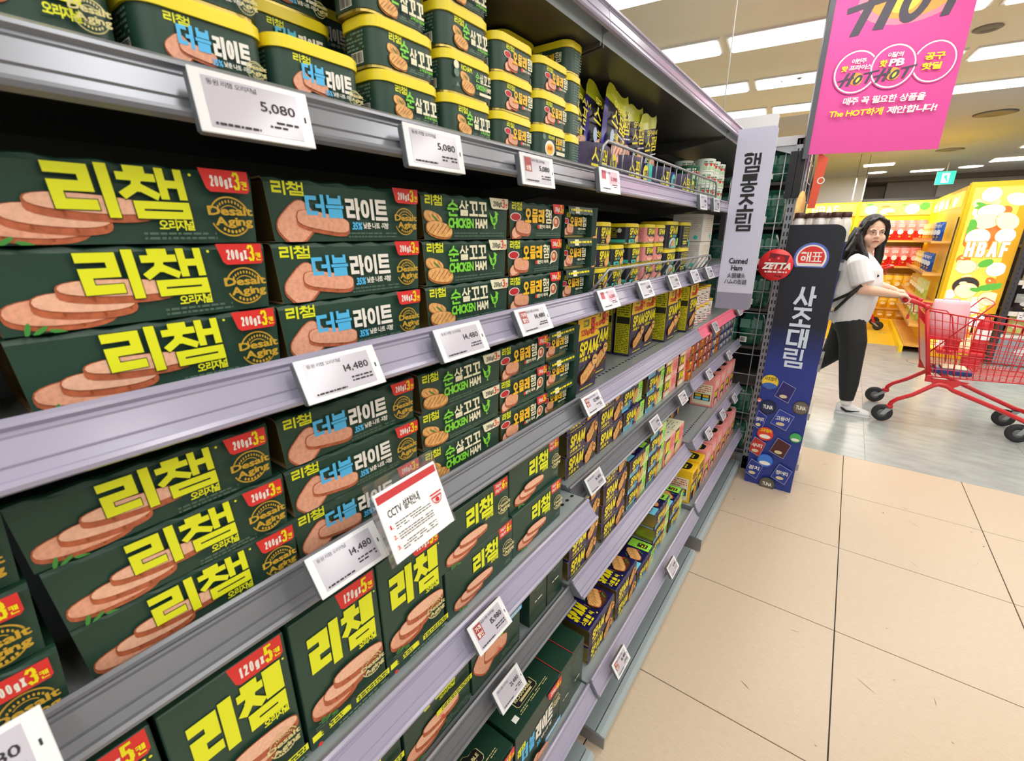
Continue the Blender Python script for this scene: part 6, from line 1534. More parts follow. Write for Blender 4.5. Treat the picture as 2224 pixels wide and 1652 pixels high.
tin(0.88, 0.235, 0.12, '#2e9c53', '#43b060'); pouch_(0.62, 0.18, 0.18, '#4a1f22'); pouch_(0.14, 0.165, 0.16, '#b5322f', '우리'); tin(0.37, 0.115, 0.17, '#2f63c8', '#3f7fe0'); pouch_(0.16, 0.068, 0.17, '#20388f', '꽁치'); pouch_(0.75, 0.075, 0.18, '#20388f', '정어리'); tin(0.5, 0.018, 0.17, '#4a4640', '#5f5a50', 'TUNA')
tin(0.02, 0.36, 0.05, '#e0662f', '#e8783c')
b.build('panel_print', r)
b = MB(); b.box(0.0, PW, 0.36, 0.372, 0.02, PH - 0.05, mat('#262f86', 0.4)); b.build('rear_panel', r)
for zz in (0.17, 0.49, 0.775, 1.06, 1.31, 1.43):
    b = MB(); b.box(0.002, PW - 0.004, 0.018, 0.36, zz - 0.02, zz, mat('#2a3380', 0.4)); b.build('wing_shelf', r)
    if zz < 1.4:
        b = MB(); b.box(PW, PW + 0.016, 0.0, 0.36, zz - 0.02, zz + 0.022, ACR); b.box(PW + 0.001, PW + 0.013, 0.002, 0.006, zz - 0.018, zz + 0.02, mat('#9aa0a4', 0.3)); b.build('label_holder', r)
def make_jar():
    root = empty('jar'); b = MB(); b.lathe([(0.024, 0), (0.027, 0.004), (0.027, 0.10), (0.02, 0.115), (0.02, 0.12)], (0, 0, 0), mat('#e6e2d8', 0.2, coat=0.6), 18); b.build('glass', root)
    b = MB(); b.lathe([(0.023, 0.118), (0.024, 0.12), (0.024, 0.142), (0.022, 0.144)], (0, 0, 0), mat('#4b2c24', 0.4), 18); b.build('cap', root)
    return root
for i, (x, y) in enumerate(((-0.252, 2.93), (-0.200, 2.97), (-0.160, 2.93), (-0.125, 3.0), (-0.092, 2.93), (-0.052, 2.95), (-0.22, 3.06), (-0.07, 3.08))):
    place('jar', make_jar, (x, y, 1.431), 0, 'white jar with brown cap, %s on top of the blue side rack' % ORD[i], 'brown-capped jars above the blue panel', 'jar')
# orange flag card and oval card by the pole
r = empty('flag_card', (-0.235, 3.02, 1.60)); r['label'] = 'narrow orange-red promotional card behind the banner clamp'; r['category'] = 'card'
b = MB(); b.prism([(0.0, 0.0), (0.035, 0.0), (0.055, 0.24), (0.01, 0.27)], -0.002, 0.0, mat('#e2593a', 0.5), 'y'); b.build('card', r)
b = MB(); A = Art(b, (0.0, -0.0024, 0), (1, 0, 0), (0, 0, 1), 0.055, 0.27, 0.0003); A.ring(0.72, 0.5, 0.012, 0.017, WHT, 0, 360, 18); b.build('card_print', r)
r = empty('oval_card', (-0.262, 2.96, 1.60)); r['label'] = 'oval yellow-orange promotional card in front of the jars'; r['category'] = 'card'
b = MB(); b.lathe([(0.0, -0.001), (0.085, -0.001), (0.085, 0.001), (0.0, 0.001)], (0, 0, 0), mat('#f3b566', 0.5, hex2='#f7d98a', scale=14), 30, 'x', sx=0.5); r.rotation_euler.z = radians(-25); b.build('card', r)

# ================================================================= yellow nut booth
YB = mat('#f7d21a', 0.35); YBL = mat('#ffd21e', 0.4, emit=0.9); YPAN = mat('#ffd95c', 0.4, emit=0.7); WOODY = mat('#e6b45a', 0.5, noise=0.1, scale=12)
WEM = mat('#fffaf0', 0.4, emit=0.95); OEM = mat('#ee9a3a', 0.4, emit=0.5); GEM = mat('#57a83a', 0.4, emit=0.5); CEM = mat('#fbe2b0', 0.4, emit=0.6); TEM = mat('#cf7a34', 0.4, emit=0.6)
booth = empty('nut_booth', (0, 0, 0), label='bright yellow L-shaped snack booth with a tall lit end panel', category='display stand')
XI, YI, YBK = 0.97, 7.6, 10.3
b = MB(); b.box(XI + 0.005, 1.50, YI, YI + 0.1, 0.0, 2.03, YB); b.box(XI + 0.005, 1.5, YI + 0.1, YBK + 0.1, 0.0, 1.96, YB); b.build('end_cabinet', booth)
b = MB(); b.box(XI + 0.045, 1.41, YI - 0.012, YI, 0.10, 1.975, YPAN); b.build('lit_panel', booth)
for x0, x1, z0, z1 in ((XI + 0.005, XI + 0.045, 0, 2.03), (1.41, 1.5, 0, 2.03), (XI + 0.045, 1.41, 1.975, 2.03), (XI + 0.045, 1.41, 0, 0.10)):
    b = MB(); b.box(x0, x1, YI - 0.03, YI, z0, z1, YB); b.build('panel_frame', booth)
b = MB(); A = Art(b, (XI + 0.045, YI - 0.0125, 0.10), (1, 0, 0), (0, 0, 1), 0.395, 1.875, 0.002)
ra = random.Random(9)
def nut(u, v, ru, rv, m, rot=0.0):
    A.ell(u, v, ru * 1.06, rv * 1.05, OEM, 20, rot); A.ell(u, v, ru, rv, m, 20, rot); A.ell(u - ru * 0.25, v + rv * 0.3, ru * 0.3, rv * 0.18, CEM, 10, rot)
A.rect(0, 0.78, 1, 1.0, mat('#ffd85a', 0.4, emit=1.0))
for k in range(34):
    v_ = ra.uniform(0.03, 0.58) if k % 4 else ra.uniform(0.72, 0.96); nut(ra.uniform(0.05, 0.95), v_, ra.uniform(0.1, 0.17), ra.uniform(0.02, 0.032), (WEM, CEM, WEM, CEM, TEM)[k % 5], ra.uniform(-1, 1))
A.ell(0.35, 0.72, 0.42, 0.09, TEM, 20)
nut(0.3, 0.95, 0.2, 0.04, WEM, 0.3); nut(0.84, 0.92, 0.15, 0.05, WEM, 1.2); A.ell(0.22, 0.885, 0.2, 0.012, GEM, 12, 0.2); A.ell(0.16, 0.895, 0.14, 0.01, GEM, 12, -0.4)
nut(0.38, 0.86, 0.27, 0.035, WEM, 0.1); nut(0.34, 0.80, 0.26, 0.04, CEM); nut(0.76, 0.80, 0.2, 0.055, CEM, 0.8); A.ell(0.06, 0.77, 0.12, 0.045, GEM, 14)
nut(0.26, 0.71, 0.25, 0.05, WEM); nut(0.8, 0.72, 0.2, 0.042, WEM)
A.kr('HBAF', 0.08, 0.60, 0.94, 0.685, OEM, 0.17, 0.14, extra=0.010); A.kr('HBAF', 0.08, 0.60, 0.94, 0.685, WEM, 0.17, 0.14)
for (u, v, ru, rv, m, rot) in ((0.2, 0.54, 0.22, 0.04, CEM, 0), (0.82, 0.53, 0.2, 0.04, WEM, 0.3), (0.3, 0.43, 0.28, 0.05, mat('#3a3a36', 0.5), 0.2), (0.34, 0.40, 0.24, 0.045, CEM, 0), (0.85, 0.36, 0.22, 0.04, CEM, 0), (0.15, 0.30, 0.2, 0.04, WEM, 0.2), (0.5, 0.30, 0.25, 0.035, WEM, -0.4), (0.2, 0.24, 0.18, 0.035, CEM, 0), (0.78, 0.22, 0.2, 0.04, WEM, 0), (0.4, 0.13, 0.3, 0.05, OEM, 0.2), (0.75, 0.08, 0.25, 0.04, CEM, 0), (0.15, 0.05, 0.15, 0.03, WEM, 0)):
    nut(u, v, ru, rv, m, rot)
for (u, v, ru, rv, rot) in ((0.55, 0.565, 0.16, 0.022, 0.5), (0.8, 0.43, 0.3, 0.02, 0.25), (0.5, 0.41, 0.12, 0.012, -0.2), (0.25, 0.17, 0.2, 0.015, -0.3), (0.9, 0.15, 0.14, 0.014, 0.6)): A.ell(u, v, ru, rv, GEM, 14, rot)
b.build('panel_print', booth)
# inner side wall (facing the booth), its header and shelves
b = MB(); b.box(XI - 0.012, XI + 0.005, YI + 0.02, YBK, 0, 2.0, YB); b.build('side_wall', booth)
n_ = 5
for k in range(4):
    y0 = YI + 0.12 + k * 0.63; b = MB(); b.box(XI - 0.03, XI - 0.012, y0, y0 + 0.6, 1.78, 1.95, YPAN)
    A = Art(b, (XI - 0.0305, y0 + 0.6, 1.78), (0, -1, 0), (0, 0, 1), 0.6, 0.17, 0.001); A.ell(0.3, 0.4, 0.2, 0.35, WEM, 16); A.ell(0.7, 0.5, 0.15, 0.3, (CEM, OEM, WEM, CEM)[k], 16)
    b.build('lit_header', booth)
for z in (1.385, 1.0, 0.66, 0.36, 0.1):
    b = MB(); b.box(XI - 0.20, XI - 0.012, YI + 0.05, YBK - 0.35, z - 0.022, z, WOODY); b.box(XI - 0.203, XI - 0.2, YI + 0.05, YBK - 0.35, z - 0.022, z + 0.035, mat('#f0c78a', 0.2, alpha=0.5)); b.build('side_shelf', booth)
# back wall
b = MB(); b.box(-1.6, XI, YBK, YBK + 0.08, 0, 2.0, YB); b.build('back_wall', booth)
for x0, x1, t in ((-0.99, -0.05, 'HBAF'), (0.0, 0.93, None)):
    b = MB(); b.box(x0, x1, YBK - 0.03, YBK, 1.775, 1.975, YPAN); A = Art(b, (x0, YBK - 0.031, 1.775), (1, 0, 0), (0, 0, 1), x1 - x0, 0.2, 0.0015)
    if t: A.kr(t, 0.3, 0.2, 0.72, 0.85, OEM, 0.16, 0.14, extra=0.008); A.kr(t, 0.3, 0.2, 0.72, 0.85, WEM, 0.16, 0.14)
    else:
        for (u, v, ru, rv, m) in ((0.16, 0.45, 0.09, 0.36, WEM), (0.4, 0.3, 0.1, 0.24, WEM), (0.45, 0.15, 0.07, 0.1, OEM), (0.36, 0.7, 0.07, 0.08, TEM), (0.74, 0.45, 0.1, 0.4, WEM), (0.9, 0.65, 0.07, 0.3, GEM), (0.13, 0.88, 0.05, 0.1, GEM), (0.62, 0.8, 0.03, 0.06, GEM)): A.ell(u, v, ru, rv, m, 18)
    b.build('lit_header', booth)
for x in (-0.025, 0.95, -1.0):
    b = MB(); b.box(x - 0.025, x + 0.025, YBK - 0.30, YBK - 0.0, 0, 1.99, YB); b.build('divider', booth)
for z in (1.375, 0.965, 0.56, 0.27, 0.09):
    b = MB(); b.box(-0.99, -0.05, YBK - 0.30, YBK, z - 0.03, z, WOODY); b.box(0.0, 0.925, YBK - 0.30, YBK, z - 0.03, z, WOODY); b.build('back_shelf', booth)
b = MB(); b.box(-1.0, 0.97, YBK - 0.34, YBK - 0.30, 0, 0.08, YB); b.box(XI - 0.24, XI - 0.2, YI, YBK - 0.3, 0, 0.09, YB); b.build('plinth', booth)
def make_snack(c1, c2, c3, w=0.115, h=0.2):
    root = empty('snack_bag'); b = MB(); nu, nv = 6, 8
    m1, m2, m3 = mat(c1, 0.25), mat(c2, 0.25), mat(c3, 0.4)
    for sgn in (1, -1):
        vs = []; f1 = []; f2 = []
        for j in range(nv + 1):
            for i in range(nu + 1):
                u = i / nu; v = j / nv; vs.append((u * w, -sgn * 0.022 * (sin(pi * u) ** 0.8) * (sin(pi * v) ** 0.6 if 0 < v < 1 else 0), v * h))
        for j in range(nv):
            for i in range(nu):
                q = (j * (nu + 1) + i, j * (nu + 1) + i + 1, (j + 1) * (nu + 1) + i + 1, (j + 1) * (nu + 1) + i)
                if sgn < 0: q = q[::-1]
                (f2 if j >= 4 else f1).append(q)
        b.add(vs, f1, m1, True); b.add(vs, f2, m2, True)
    A = Art(b, (0, -0.024, 0), (1, 0, 0), (0, 0, 1), w, h, 0.0008)
    A.ell(0.5, 0.45, 0.3, 0.14, m3, 14); A.ell(0.5, 0.2, 0.12, 0.05, GOLD, 10); A.lines(0.2, 0.7, 0.8, 0.86, 2, m3, 0.6, 0.9)
    b.build('bag', root); return root
red = lambda: make_snack('#d3231f', '#e88c86', '#fbe9e4'); yel = lambda: make_snack('#f0b81e', '#f6c92e', '#fff2b8'); yel2 = lambda: make_snack('#d8c21c', '#a7b52c', '#f3efc0')
grn = lambda: make_snack('#c3dc6a', '#e6ee9c', '#f7fbe0'); blu = lambda: make_snack('#2253b8', '#3a6ed6', '#dbe8ff'); brn = lambda: make_snack('#c99a3a', '#e3c467', '#fff2c8')
for ri, (z, key, mk, nm, xs) in enumerate(((1.376, 'snred', red, 'red snack bag', [0.02 + 0.128 * i for i in range(7)]), (0.966, 'snred', red, 'red snack bag', [0.02 + 0.128 * i for i in range(7)]), (0.561, 'snyel', yel, 'yellow snack bag', [0.02 + 0.128 * i for i in range(7)]), (0.271, 'snyel', yel, 'yellow snack bag', [0.02 + 0.128 * i for i in range(7)]), (0.091, 'snyel', yel, 'yellow snack bag', [0.02 + 0.128 * i for i in range(7)]),
                            (1.376, 'snyg', yel2, 'olive-yellow snack bag', [-0.95 + 0.128 * i for i in range(7)]), (0.966, 'snyg', yel2, 'olive-yellow snack bag', [-0.95 + 0.128 * i for i in range(7)]))):
    for i, x in enumerate(xs):
        sc_ = 1.45 if z > 0.9 else (1.25 if z > 0.5 else 0.85 if z > 0.2 else 0.7)
        for row in ((0, 1) if ri < 3 else (0,)):
            o = place(key, mk, (x, YBK - 0.26 + 0.10 * row, z), 0, '%s, %s along on %s%s of the back wall' % (nm, ORD[i], ('the top shelf', 'the second shelf', 'the third shelf', 'the fourth shelf', 'the lowest shelf', 'the top shelf behind the jars', 'the second shelf behind the hair')[ri], ', rear row' if row else ''), 'snack bags on the booth back wall', 'snack bag')
            o.scale = (1.08, 1.0, sc_ + (0.12 if row else 0))
for si, (z, ks) in enumerate(((1.386, ('b', 'b', 'n', 'n', 'n', 'n')), (1.001, ('b', 'b', 'b', 'n', 'n', 'n')), (0.661, ('g', 'g', 'g', 'n', 'n', 'n')), (0.361, ('g', 'g', 'g', 'g', 'n', 'n')))):
    for i, kk in enumerate(ks):
        key, mk, nm = {'b': ('snblu', blu, 'blue snack bag'), 'n': ('snbrn', brn, 'tan snack bag'), 'g': ('sngrn', grn, 'pale green snack bag')}[kk]
        o = place(key, mk, (XI - 0.13, YI + 0.45 + 0.30 * i + (0.15 if si % 2 else 0.0), z), -pi / 2 + 0.5, '%s, %s along on the %s side shelf of the booth' % (nm, ORD[i], ('top', 'second', 'third', 'fourth')[si]), 'snack bags on the booth side wall', 'snack bag')
        o.scale = (1.0, 1.0, 1.15)
# dark strip added for the shade in the gap between cabinet and side shelves
b = MB(); b.tube([(XI - 0.02, 7.60, 1.66), (XI - 0.025, 7.6, 1.2), (XI - 0.02, 7.6, 0.3)], 0.007, INK, 6); b.build('gap_strip', label='thin black strip standing for the dark gap beside the booth side shelves', category='gap strip')
area_light('booth_lamp', (0.2, 9.4, 2.3), 1.5, 0.4, 22, (1.0, 0.95, 0.8), aim=(0.2, 0.5, -0.9))

# ================================================================= grey shelving at the far side
r = empty('grocery_rack', (0, 0, 0), label='dark-posted grocery rack with pouches at the picture edge', category='rack')
DK = mat('#3b3b40', 0.45)
b = MB(); b.box(1.52, 1.58, 7.48, 7.54, 0, 2.2, DK)
for k in range(36): b.box(1.545, 1.553, 7.4793, 7.48, 0.1 + k * 0.055, 0.125 + k * 0.055, BLACK)
b.build('post', r)
b = MB(); b.box(1.52, 3.2, 8.0, 8.05, 0, 2.2, mat('#4b4b50', 0.5)); b.build('back_panel', r)
b = MB(); b.box(1.58, 3.2, 7.5, 8.0, 0.02, 0.36, mat('#9aa3ab', 0.5)); A = Art(b, (1.58, 7.499, 0.02), (1, 0, 0), (0, 0, 1), 1.62, 0.34, 0.001); A.rect(0, 0.9, 1, 1, WHT); A.poly([(0.09, 0.45), (0.13, 0.62), (0.17, 0.45), (0.13, 0.28)], mat('#dfe3e6', 0.5), True); b.build('plinth', r)
for z in (1.35, 0.97, 0.62):
    b = MB(); b.box(1.585, 3.2, 7.5, 8.0, z - 0.03, z, mat('#b9bec2', 0.4)); b.box(1.585, 3.2, 7.495, 7.5, z - 0.045, z + 0.005, WHT); b.build('rack_shelf', r)
b = MB(); b.box(1.62, 2.3, 7.46, 7.49, 1.62, 2.1, PAPER); A = Art(b, (1.62, 7.459, 1.62), (1, 0, 0), (0, 0, 1), 0.68, 0.48, 0.001); A.lines(0.1, 0.1, 0.9, 0.9, 5, INK, 0.4, 0.7); b.build('price_board', r)
gp = {'mush': lambda: make_snack('#b9a888', '#e3ddce', '#f3efe6', 0.16, 0.2), 'bean': lambda: make_snack('#2a1a22', '#b9b9b6', '#dcdcd8', 0.2, 0.2), 'ygp': lambda: make_snack('#e8e58a', '#dcd67a', '#f8f5c8', 0.14, 0.22)}
for z, key, nm, n in ((1.351, 'mush', 'white printed pouch', 5), (0.971, 'mush', 'dried mushroom pouch', 5), (0.621, 'bean', 'dark bean pouch', 5), (0.361, 'ygp', 'pale yellow pouch', 7)):
    for i in range(n):
        o = place(key, gp[key], (1.62 + i * (0.21 if n == 5 else 0.155), 7.58, z), 0, '%s, %s along on the dark-posted rack' % (nm, ORD[i]), 'pouches on the dark-posted rack', 'pouch')
        if nm.startswith('white'): o.scale = (1, 1, 1.1)
for i, (x, z) in enumerate(((1.62, 0.93), (1.66, 0.585), (1.60, 1.31))):
    b = MB(); b.box(x, x + 0.13, 7.47, 7.49, z - 0.04, z + 0.045, PAPER); A = Art(b, (x, 7.469, z - 0.04), (1, 0, 0), (0, 0, 1), 0.13, 0.085, 0.001); A.lines(0.1, 0.15, 0.9, 0.9, 3, mat('#5b5b60', 0.5), 0.4, 0.8)
    b.build('price_card', label=('white price card below the mushroom pouches', 'white price card below the dark bean pouches', 'white price card on the upper shelf of the dark-posted rack')[i], category='price card')

# fire extinguishers on their red stand
STR = mat('#d0222c', 0.35)
r = empty('extinguisher_stand', (1.0, 6.9, 0)); r['label'] = 'red stand on the floor holding two fire extinguishers'; r['category'] = 'stand'
b = MB(); b.bbox(0, 0.40, 0, 0.2, 0.17, 0.22, STR, 0.01); A = Art(b, (0.12, -0.001, 0.18), (1, 0, 0), (0, 0, 1), 0.16, 0.03, 0.001); A.text('소화기'[:2], 0.1, 0.1, 0.9, 0.9, SPY, 0.03); b.build('tray', r)
b = MB(); b.bbox(0.24, 0.38, 0.02, 0.18, 0.0, 0.17, STR, 0.008); b.build('pedestal', r)
def make_ext():
    root = empty('fire_extinguisher'); b = MB(); b.lathe([(0.06, 0), (0.066, 0.01), (0.066, 0.30), (0.055, 0.34), (0.025, 0.365), (0.02, 0.39)], (0, 0, 0), STR, 22)
    b.build('cylinder_body', root); b = MB()
    for a in range(-50, 60, 20):
        ca, sa = sin(radians(a)), -cos(radians(a)); b.quad((0.067 * sin(radians(a - 10)), -0.067 * cos(radians(a - 10)), 0.14), (0.067 * sin(radians(a + 10)), -0.067 * cos(radians(a + 10)), 0.14), (0.067 * sin(radians(a + 10)), -0.067 * cos(radians(a + 10)), 0.25), (0.067 * sin(radians(a - 10)), -0.067 * cos(radians(a - 10)), 0.25), PAPER)
    b.build('paper_label', root); b = MB(); b.box(-0.012, 0.07, -0.01, 0.01, 0.385, 0.4, INK); b.box(-0.01, 0.06, -0.008, 0.008, 0.41, 0.42, INK); b.build('valve_handle', root)
    b = MB(); b.tube([(-0.01, 0, 0.39), (-0.06, 0, 0.4), (-0.1, -0.01, 0.33), (-0.1, -0.02, 0.18)], 0.009, INK, 6); b.build('hose', root); return root
place('ext', make_ext, (1.34, 7.0, 0.221), 0, 'red fire extinguisher with black hose, the one further along the stand', 'fire extinguishers', 'fire extinguisher')
place('ext', make_ext, (1.12, 7.0, 0.221), 0, 'red fire extinguisher nearer the cart handle, seen through the basket', 'fire extinguishers', 'fire extinguisher')

# ================================================================= shopping cart
CRED = mat('#d3232b', 0.3, coat=0.3); RUB = mat('#2b2c2e', 0.6); ZINC = mat('#a9adad', 0.35, metal=0.7)
def make_cart():
    root = empty('shopping_cart')
    yn, yf = 4.60, 5.08
    def side(yb, yfr, name):
        r = 0.0032
        def top(t): return Vector((0.548 + t * 0.98, yb + (yfr - yb) * t, 0.92 - t * 0.14))
        def bot(t): return Vector((0.668 + t * 0.76, yb + (yfr - yb) * t, 0.415 + t * 0.04))
        b = MB(); b.tube([top(0), top(1)], 0.006, CRED, 6); b.tube([bot(0), bot(1)], 0.005, CRED, 6); b.tube([top(0), bot(0)], 0.009, CRED, 6); b.tube([top(1), bot(1)], 0.006, CRED, 6)
        rr = b.build(name, root)
        w = MB()
        for k in range(1, 8):
            f = k / 8; w.tube([top(0).lerp(bot(0), f), top(1).lerp(bot(1), f)], r * 0.8, CRED, 4)
        for k in range(1, 22):
            f = k / 22; w.tube([top(f), bot(f)], r * 0.8, CRED, 4)
        w.build('side_wires', rr, kind='stuff')
    side(yn, yn + 0.06, 'near_side'); side(yf, yf - 0.06, 'far_side')
    b = MB()
    for k in range(22):
        f = k / 21; b.tube([(0.668 + 0.76 * f, yn + 0.06 * f, 0.415 + 0.04 * f), (0.668 + 0.76 * f, yf - 0.06 * f, 0.415 + 0.04 * f)], 0.0025, CRED, 4)
    for k in range(11):
        g = k / 10; b.tube([(0.668, yn + (yf - yn) * g, 0.415), (1.428, yn + 0.06 + (yf - yn - 0.12) * g, 0.455)], 0.0025, CRED, 4)
    b.build('basket_floor', root, kind='stuff')
    b = MB()
    for k in range(11):
        g = k / 10; b.tube([(1.528, yn + 0.06 + (yf - yn - 0.12) * g, 0.78), (1.428, yn + 0.06 + (yf - yn - 0.12) * g, 0.455)], 0.0025, CRED, 4)
    b.tube([(1.528, yn + 0.06, 0.78), (1.528, yf - 0.06, 0.78)], 0.006, CRED, 6); b.build('front_wires', root, kind='stuff')
    b = MB()
    for k in range(9):
        g = k / 8; b.tube([(0.55, yn + 0.02 + (yf - yn - 0.04) * g, 0.88), (0.665, yn + 0.02 + (yf - yn - 0.04) * g, 0.43)], 0.003, CRED, 4)
    for k in range(5):
        g = k / 4; b.tube([(0.55 + 0.115 * g, yn, 0.88 - 0.45 * g), (0.55 + 0.115 * g, yf, 0.88 - 0.45 * g)], 0.003, CRED, 4)
    b.build('rear_gate', root)
    b = MB(); b.prism([(0.562, 0.80), (0.640, 0.46), (0.652, 0.46), (0.574, 0.80)], yn + 0.05, yf - 0.05, CRED, 'y'); b.build('gate_board', root)
    for y in (yn, yf):
        b = MB(); b.bbox(0.645, 0.685, y - 0.015, y + 0.015, 0.375, 0.43, CRED, 0.004); b.tube([(0.543, y, 0.935), (0.66, y, 0.40)], 0.013, CRED, 8); b.ball((0.540, y, 0.942), 0.021, CRED); b.build('rear_post', root)
        b = MB(); b.tube([(0.405, y, 0.985), (0.44, y, 0.985), (0.54, y, 0.945)], [0.02, 0.02, 0.012], CRED, 8); b.tube([(0.46, y, 0.97), (0.47, y, 0.90), (0.50, y, 0.895)], 0.004, CRED, 5); b.build('handle_arm', root)
    b = MB(); b.tube([(0.405, yn, 0.985), (0.405, yf, 0.985)], 0.0165, CRED, 10); b.build('handle', root)
    b = MB(); b.box(0.39, 0.43, yn + 0.14, yf - 0.14, 1.0, 1.006, PAPER); b.build('handle_plate', root)
    b = MB(); b.tube([(0.45, yn + 0.03, 0.97), (0.455, yn + 0.03, 0.92), (0.445, yn + 0.03, 0.87)], 0.003, ZINC, 5); b.bbox(0.44, 0.456, yn + 0.02, yn + 0.04, 0.84, 0.875, RED, 0.002); b.build('coin_lock', root)
    # folding child seat
    b = MB()
    for y in (yn + 0.04, yf - 0.04):
        b.tube([(0.56, y, 0.93), (0.66, y, 0.92), (0.70, y, 0.88), (0.79, y, 0.55), (0.80, y, 0.45)], 0.005, CRED, 6); b.tube([(0.90, y, 0.99), (0.86, y, 0.93), (0.62, y, 0.58)], 0.005, CRED, 6)
    for k in range(2): b.tube([(0.90 - 0.04 * k, yn + 0.04, 0.985 - 0.058 * k), (0.90 - 0.04 * k, yf - 0.04, 0.985 - 0.058 * k)], 0.003, CRED, 4)
    b.tube([(0.90, yn + 0.04, 0.99), (0.905, yn + 0.1, 1.0), (0.905, yf - 0.1, 1.0), (0.90, yf - 0.04, 0.99)], 0.005, CRED, 5); b.build('child_seat', root)
    b = MB(); b.box(0.60, 0.80, yn + 0.06, yf - 0.06, 0.695, 0.703, CRED); b.build('seat_flap', root)
    # chassis
    for y, yr, yw in ((4.60, 4.585, 4.64), (5.08, 5.09, 5.0)):
        b = MB(); b.tube([(0.478, yr, 0.125), (0.486, yr, 0.165), (0.515, yr, 0.20), (0.60, yr, 0.255), (0.70, y, 0.345), (0.735, y, 0.365), (0.775, y, 0.362), (0.82, y, 0.33), (1.10, yw, 0.225), (1.26, yw, 0.16), (1.33, yw, 0.14)], 0.0165, CRED, 8); b.build('chassis_tube', root)
        b = MB(); b.lathe([(0.024, 0), (0.028, 0.006), (0.024, 0.012), (0.028, 0.018), (0.022, 0.024)], (0.478, yr, 0.118), CRED, 12); b.build('caster_collar', root)
        b = MB(); b.prism([(0.66, 0.405), (0.90, 0.405), (0.86, 0.385), (0.80, 0.335), (0.70, 0.355)], y - 0.006, y + 0.006, CRED, 'y'); b.build('gusset', root)
    b = MB(); b.tube([(1.33, 4.64, 0.14), (1.37, 4.7, 0.14), (1.37, 4.94, 0.14), (1.33, 5.0, 0.14)], 0.0165, CRED, 8); b.build('front_bar', root)
    for (x, y, fx, fz) in ((0.443, 4.575, 0.478, 0.118), (0.41, 5.10, 0.478, 0.118), (1.235, 4.64, 1.28, 0.14), (1.225, 5.0, 1.28, 0.14)):
        wh = empty('wheel', (0, 0, 0)); wh.parent = root
        b = MB(); b.lathe([(0.0, -0.014), (0.03, -0.014), (0.032, -0.016), (0.056, -0.016), (0.068, -0.011), (0.071, 0), (0.068, 0.011), (0.056, 0.016), (0.032, 0.016), (0.03, 0.014), (0.0, 0.014)], (x, y, 0.071), RUB, 24, 'y'); b.build('tyre', wh)
        b = MB(); b.lathe([(0.0, -0.018), (0.029, -0.0165), (0.031, -0.0145)], (x, y, 0.071), mat('#6b6d70', 0.5), 16, 'y'); b.build('hub', wh)
        b = MB()
        for sy in (-0.021, 0.021): b.prism([(x - 0.014, 0.06), (x + 0.014, 0.06), (fx + 0.02, fz), (fx - 0.02, fz)], y + sy - 0.0015, y + sy + 0.0015, ZINC, 'y')
        b.box(fx - 0.022, fx + 0.022, y - 0.023, y + 0.023, fz - 0.003, fz, ZINC); b.build('fork', wh)
    return root
cart = make_cart(); cart['label'] = 'red wire shopping cart pushed by the person in a white shirt'; cart['category'] = 'shopping cart'; cart['group'] = 'red shopping carts'
c2 = copy_tree(cart); c2['label'] = 'second red shopping cart mostly hidden behind the person, near the booth'
c2.matrix_world = Matrix.Translation((0.97, 14.32, 0)) @ Matrix.Rotation(pi, 4, 'Z')

# pink bag and blue pack inside the cart
PB = mat('#f3c6cf', 0.5, bump=0.3, scale=20)
b = MB(); vs = []
secs = [(0.0, 0.0), (0.09, 0.004), (0.18, 0.0), (0.25, -0.012), (0.275, -0.03)]
for z, e in secs:
    for (x, y) in ((0, 0), (0.09, -0.006), (0.2, 0), (0.206, 0.1), (0.2, 0.2), (0.1, 0.206), (0, 0.2), (-0.006, 0.1)):
        k = 1 + e * 2; sh = 0.35 * (z > 0.24); vs.append((0.1 + (x - 0.1) * k - z * 0.06, 0.1 + (y - 0.1) * (k - sh), z))
n = 8; fs = [(j * n + i, j * n + (i + 1) % n, (j + 1) * n + (i + 1) % n, (j + 1) * n + i) for j in range(4) for i in range(n)] + [tuple(range(n - 1, -1, -1)), tuple(4 * n + i for i in range(n))]
b.add(vs, fs, PB, True); r = b.build('shopping_bag', loc=(0.620, 4.74, 0.7045)); r['label'] = 'pale pink folded bag standing in the cart child seat'; r['category'] = 'bag'
b = MB(); b.tube([(0.02, 0.1, 0.265), (0.04, 0.1, 0.285), (0.12, 0.1, 0.285), (0.14, 0.1, 0.262)], 0.005, mat('#eeb3c0', 0.5), 6); b.build('bag_handle', r)
r = empty('food_pack', (0.69, 4.66, 0.432)); r['label'] = 'blue and cream foil pack lying on the cart basket floor'; r['category'] = 'pack'
b = MB(); b.bbox(0, 0.22, 0, 0.16, 0.0, 0.045, mat('#27418f', 0.2, noise=0.4, scale=30, bump=1.0), 0.012); b.build('pack_body', r)
b = MB(); b.bbox(0.04, 0.19, 0.01, 0.15, 0.045, 0.055, CREAM, 0.004); b.build('pack_top', r)

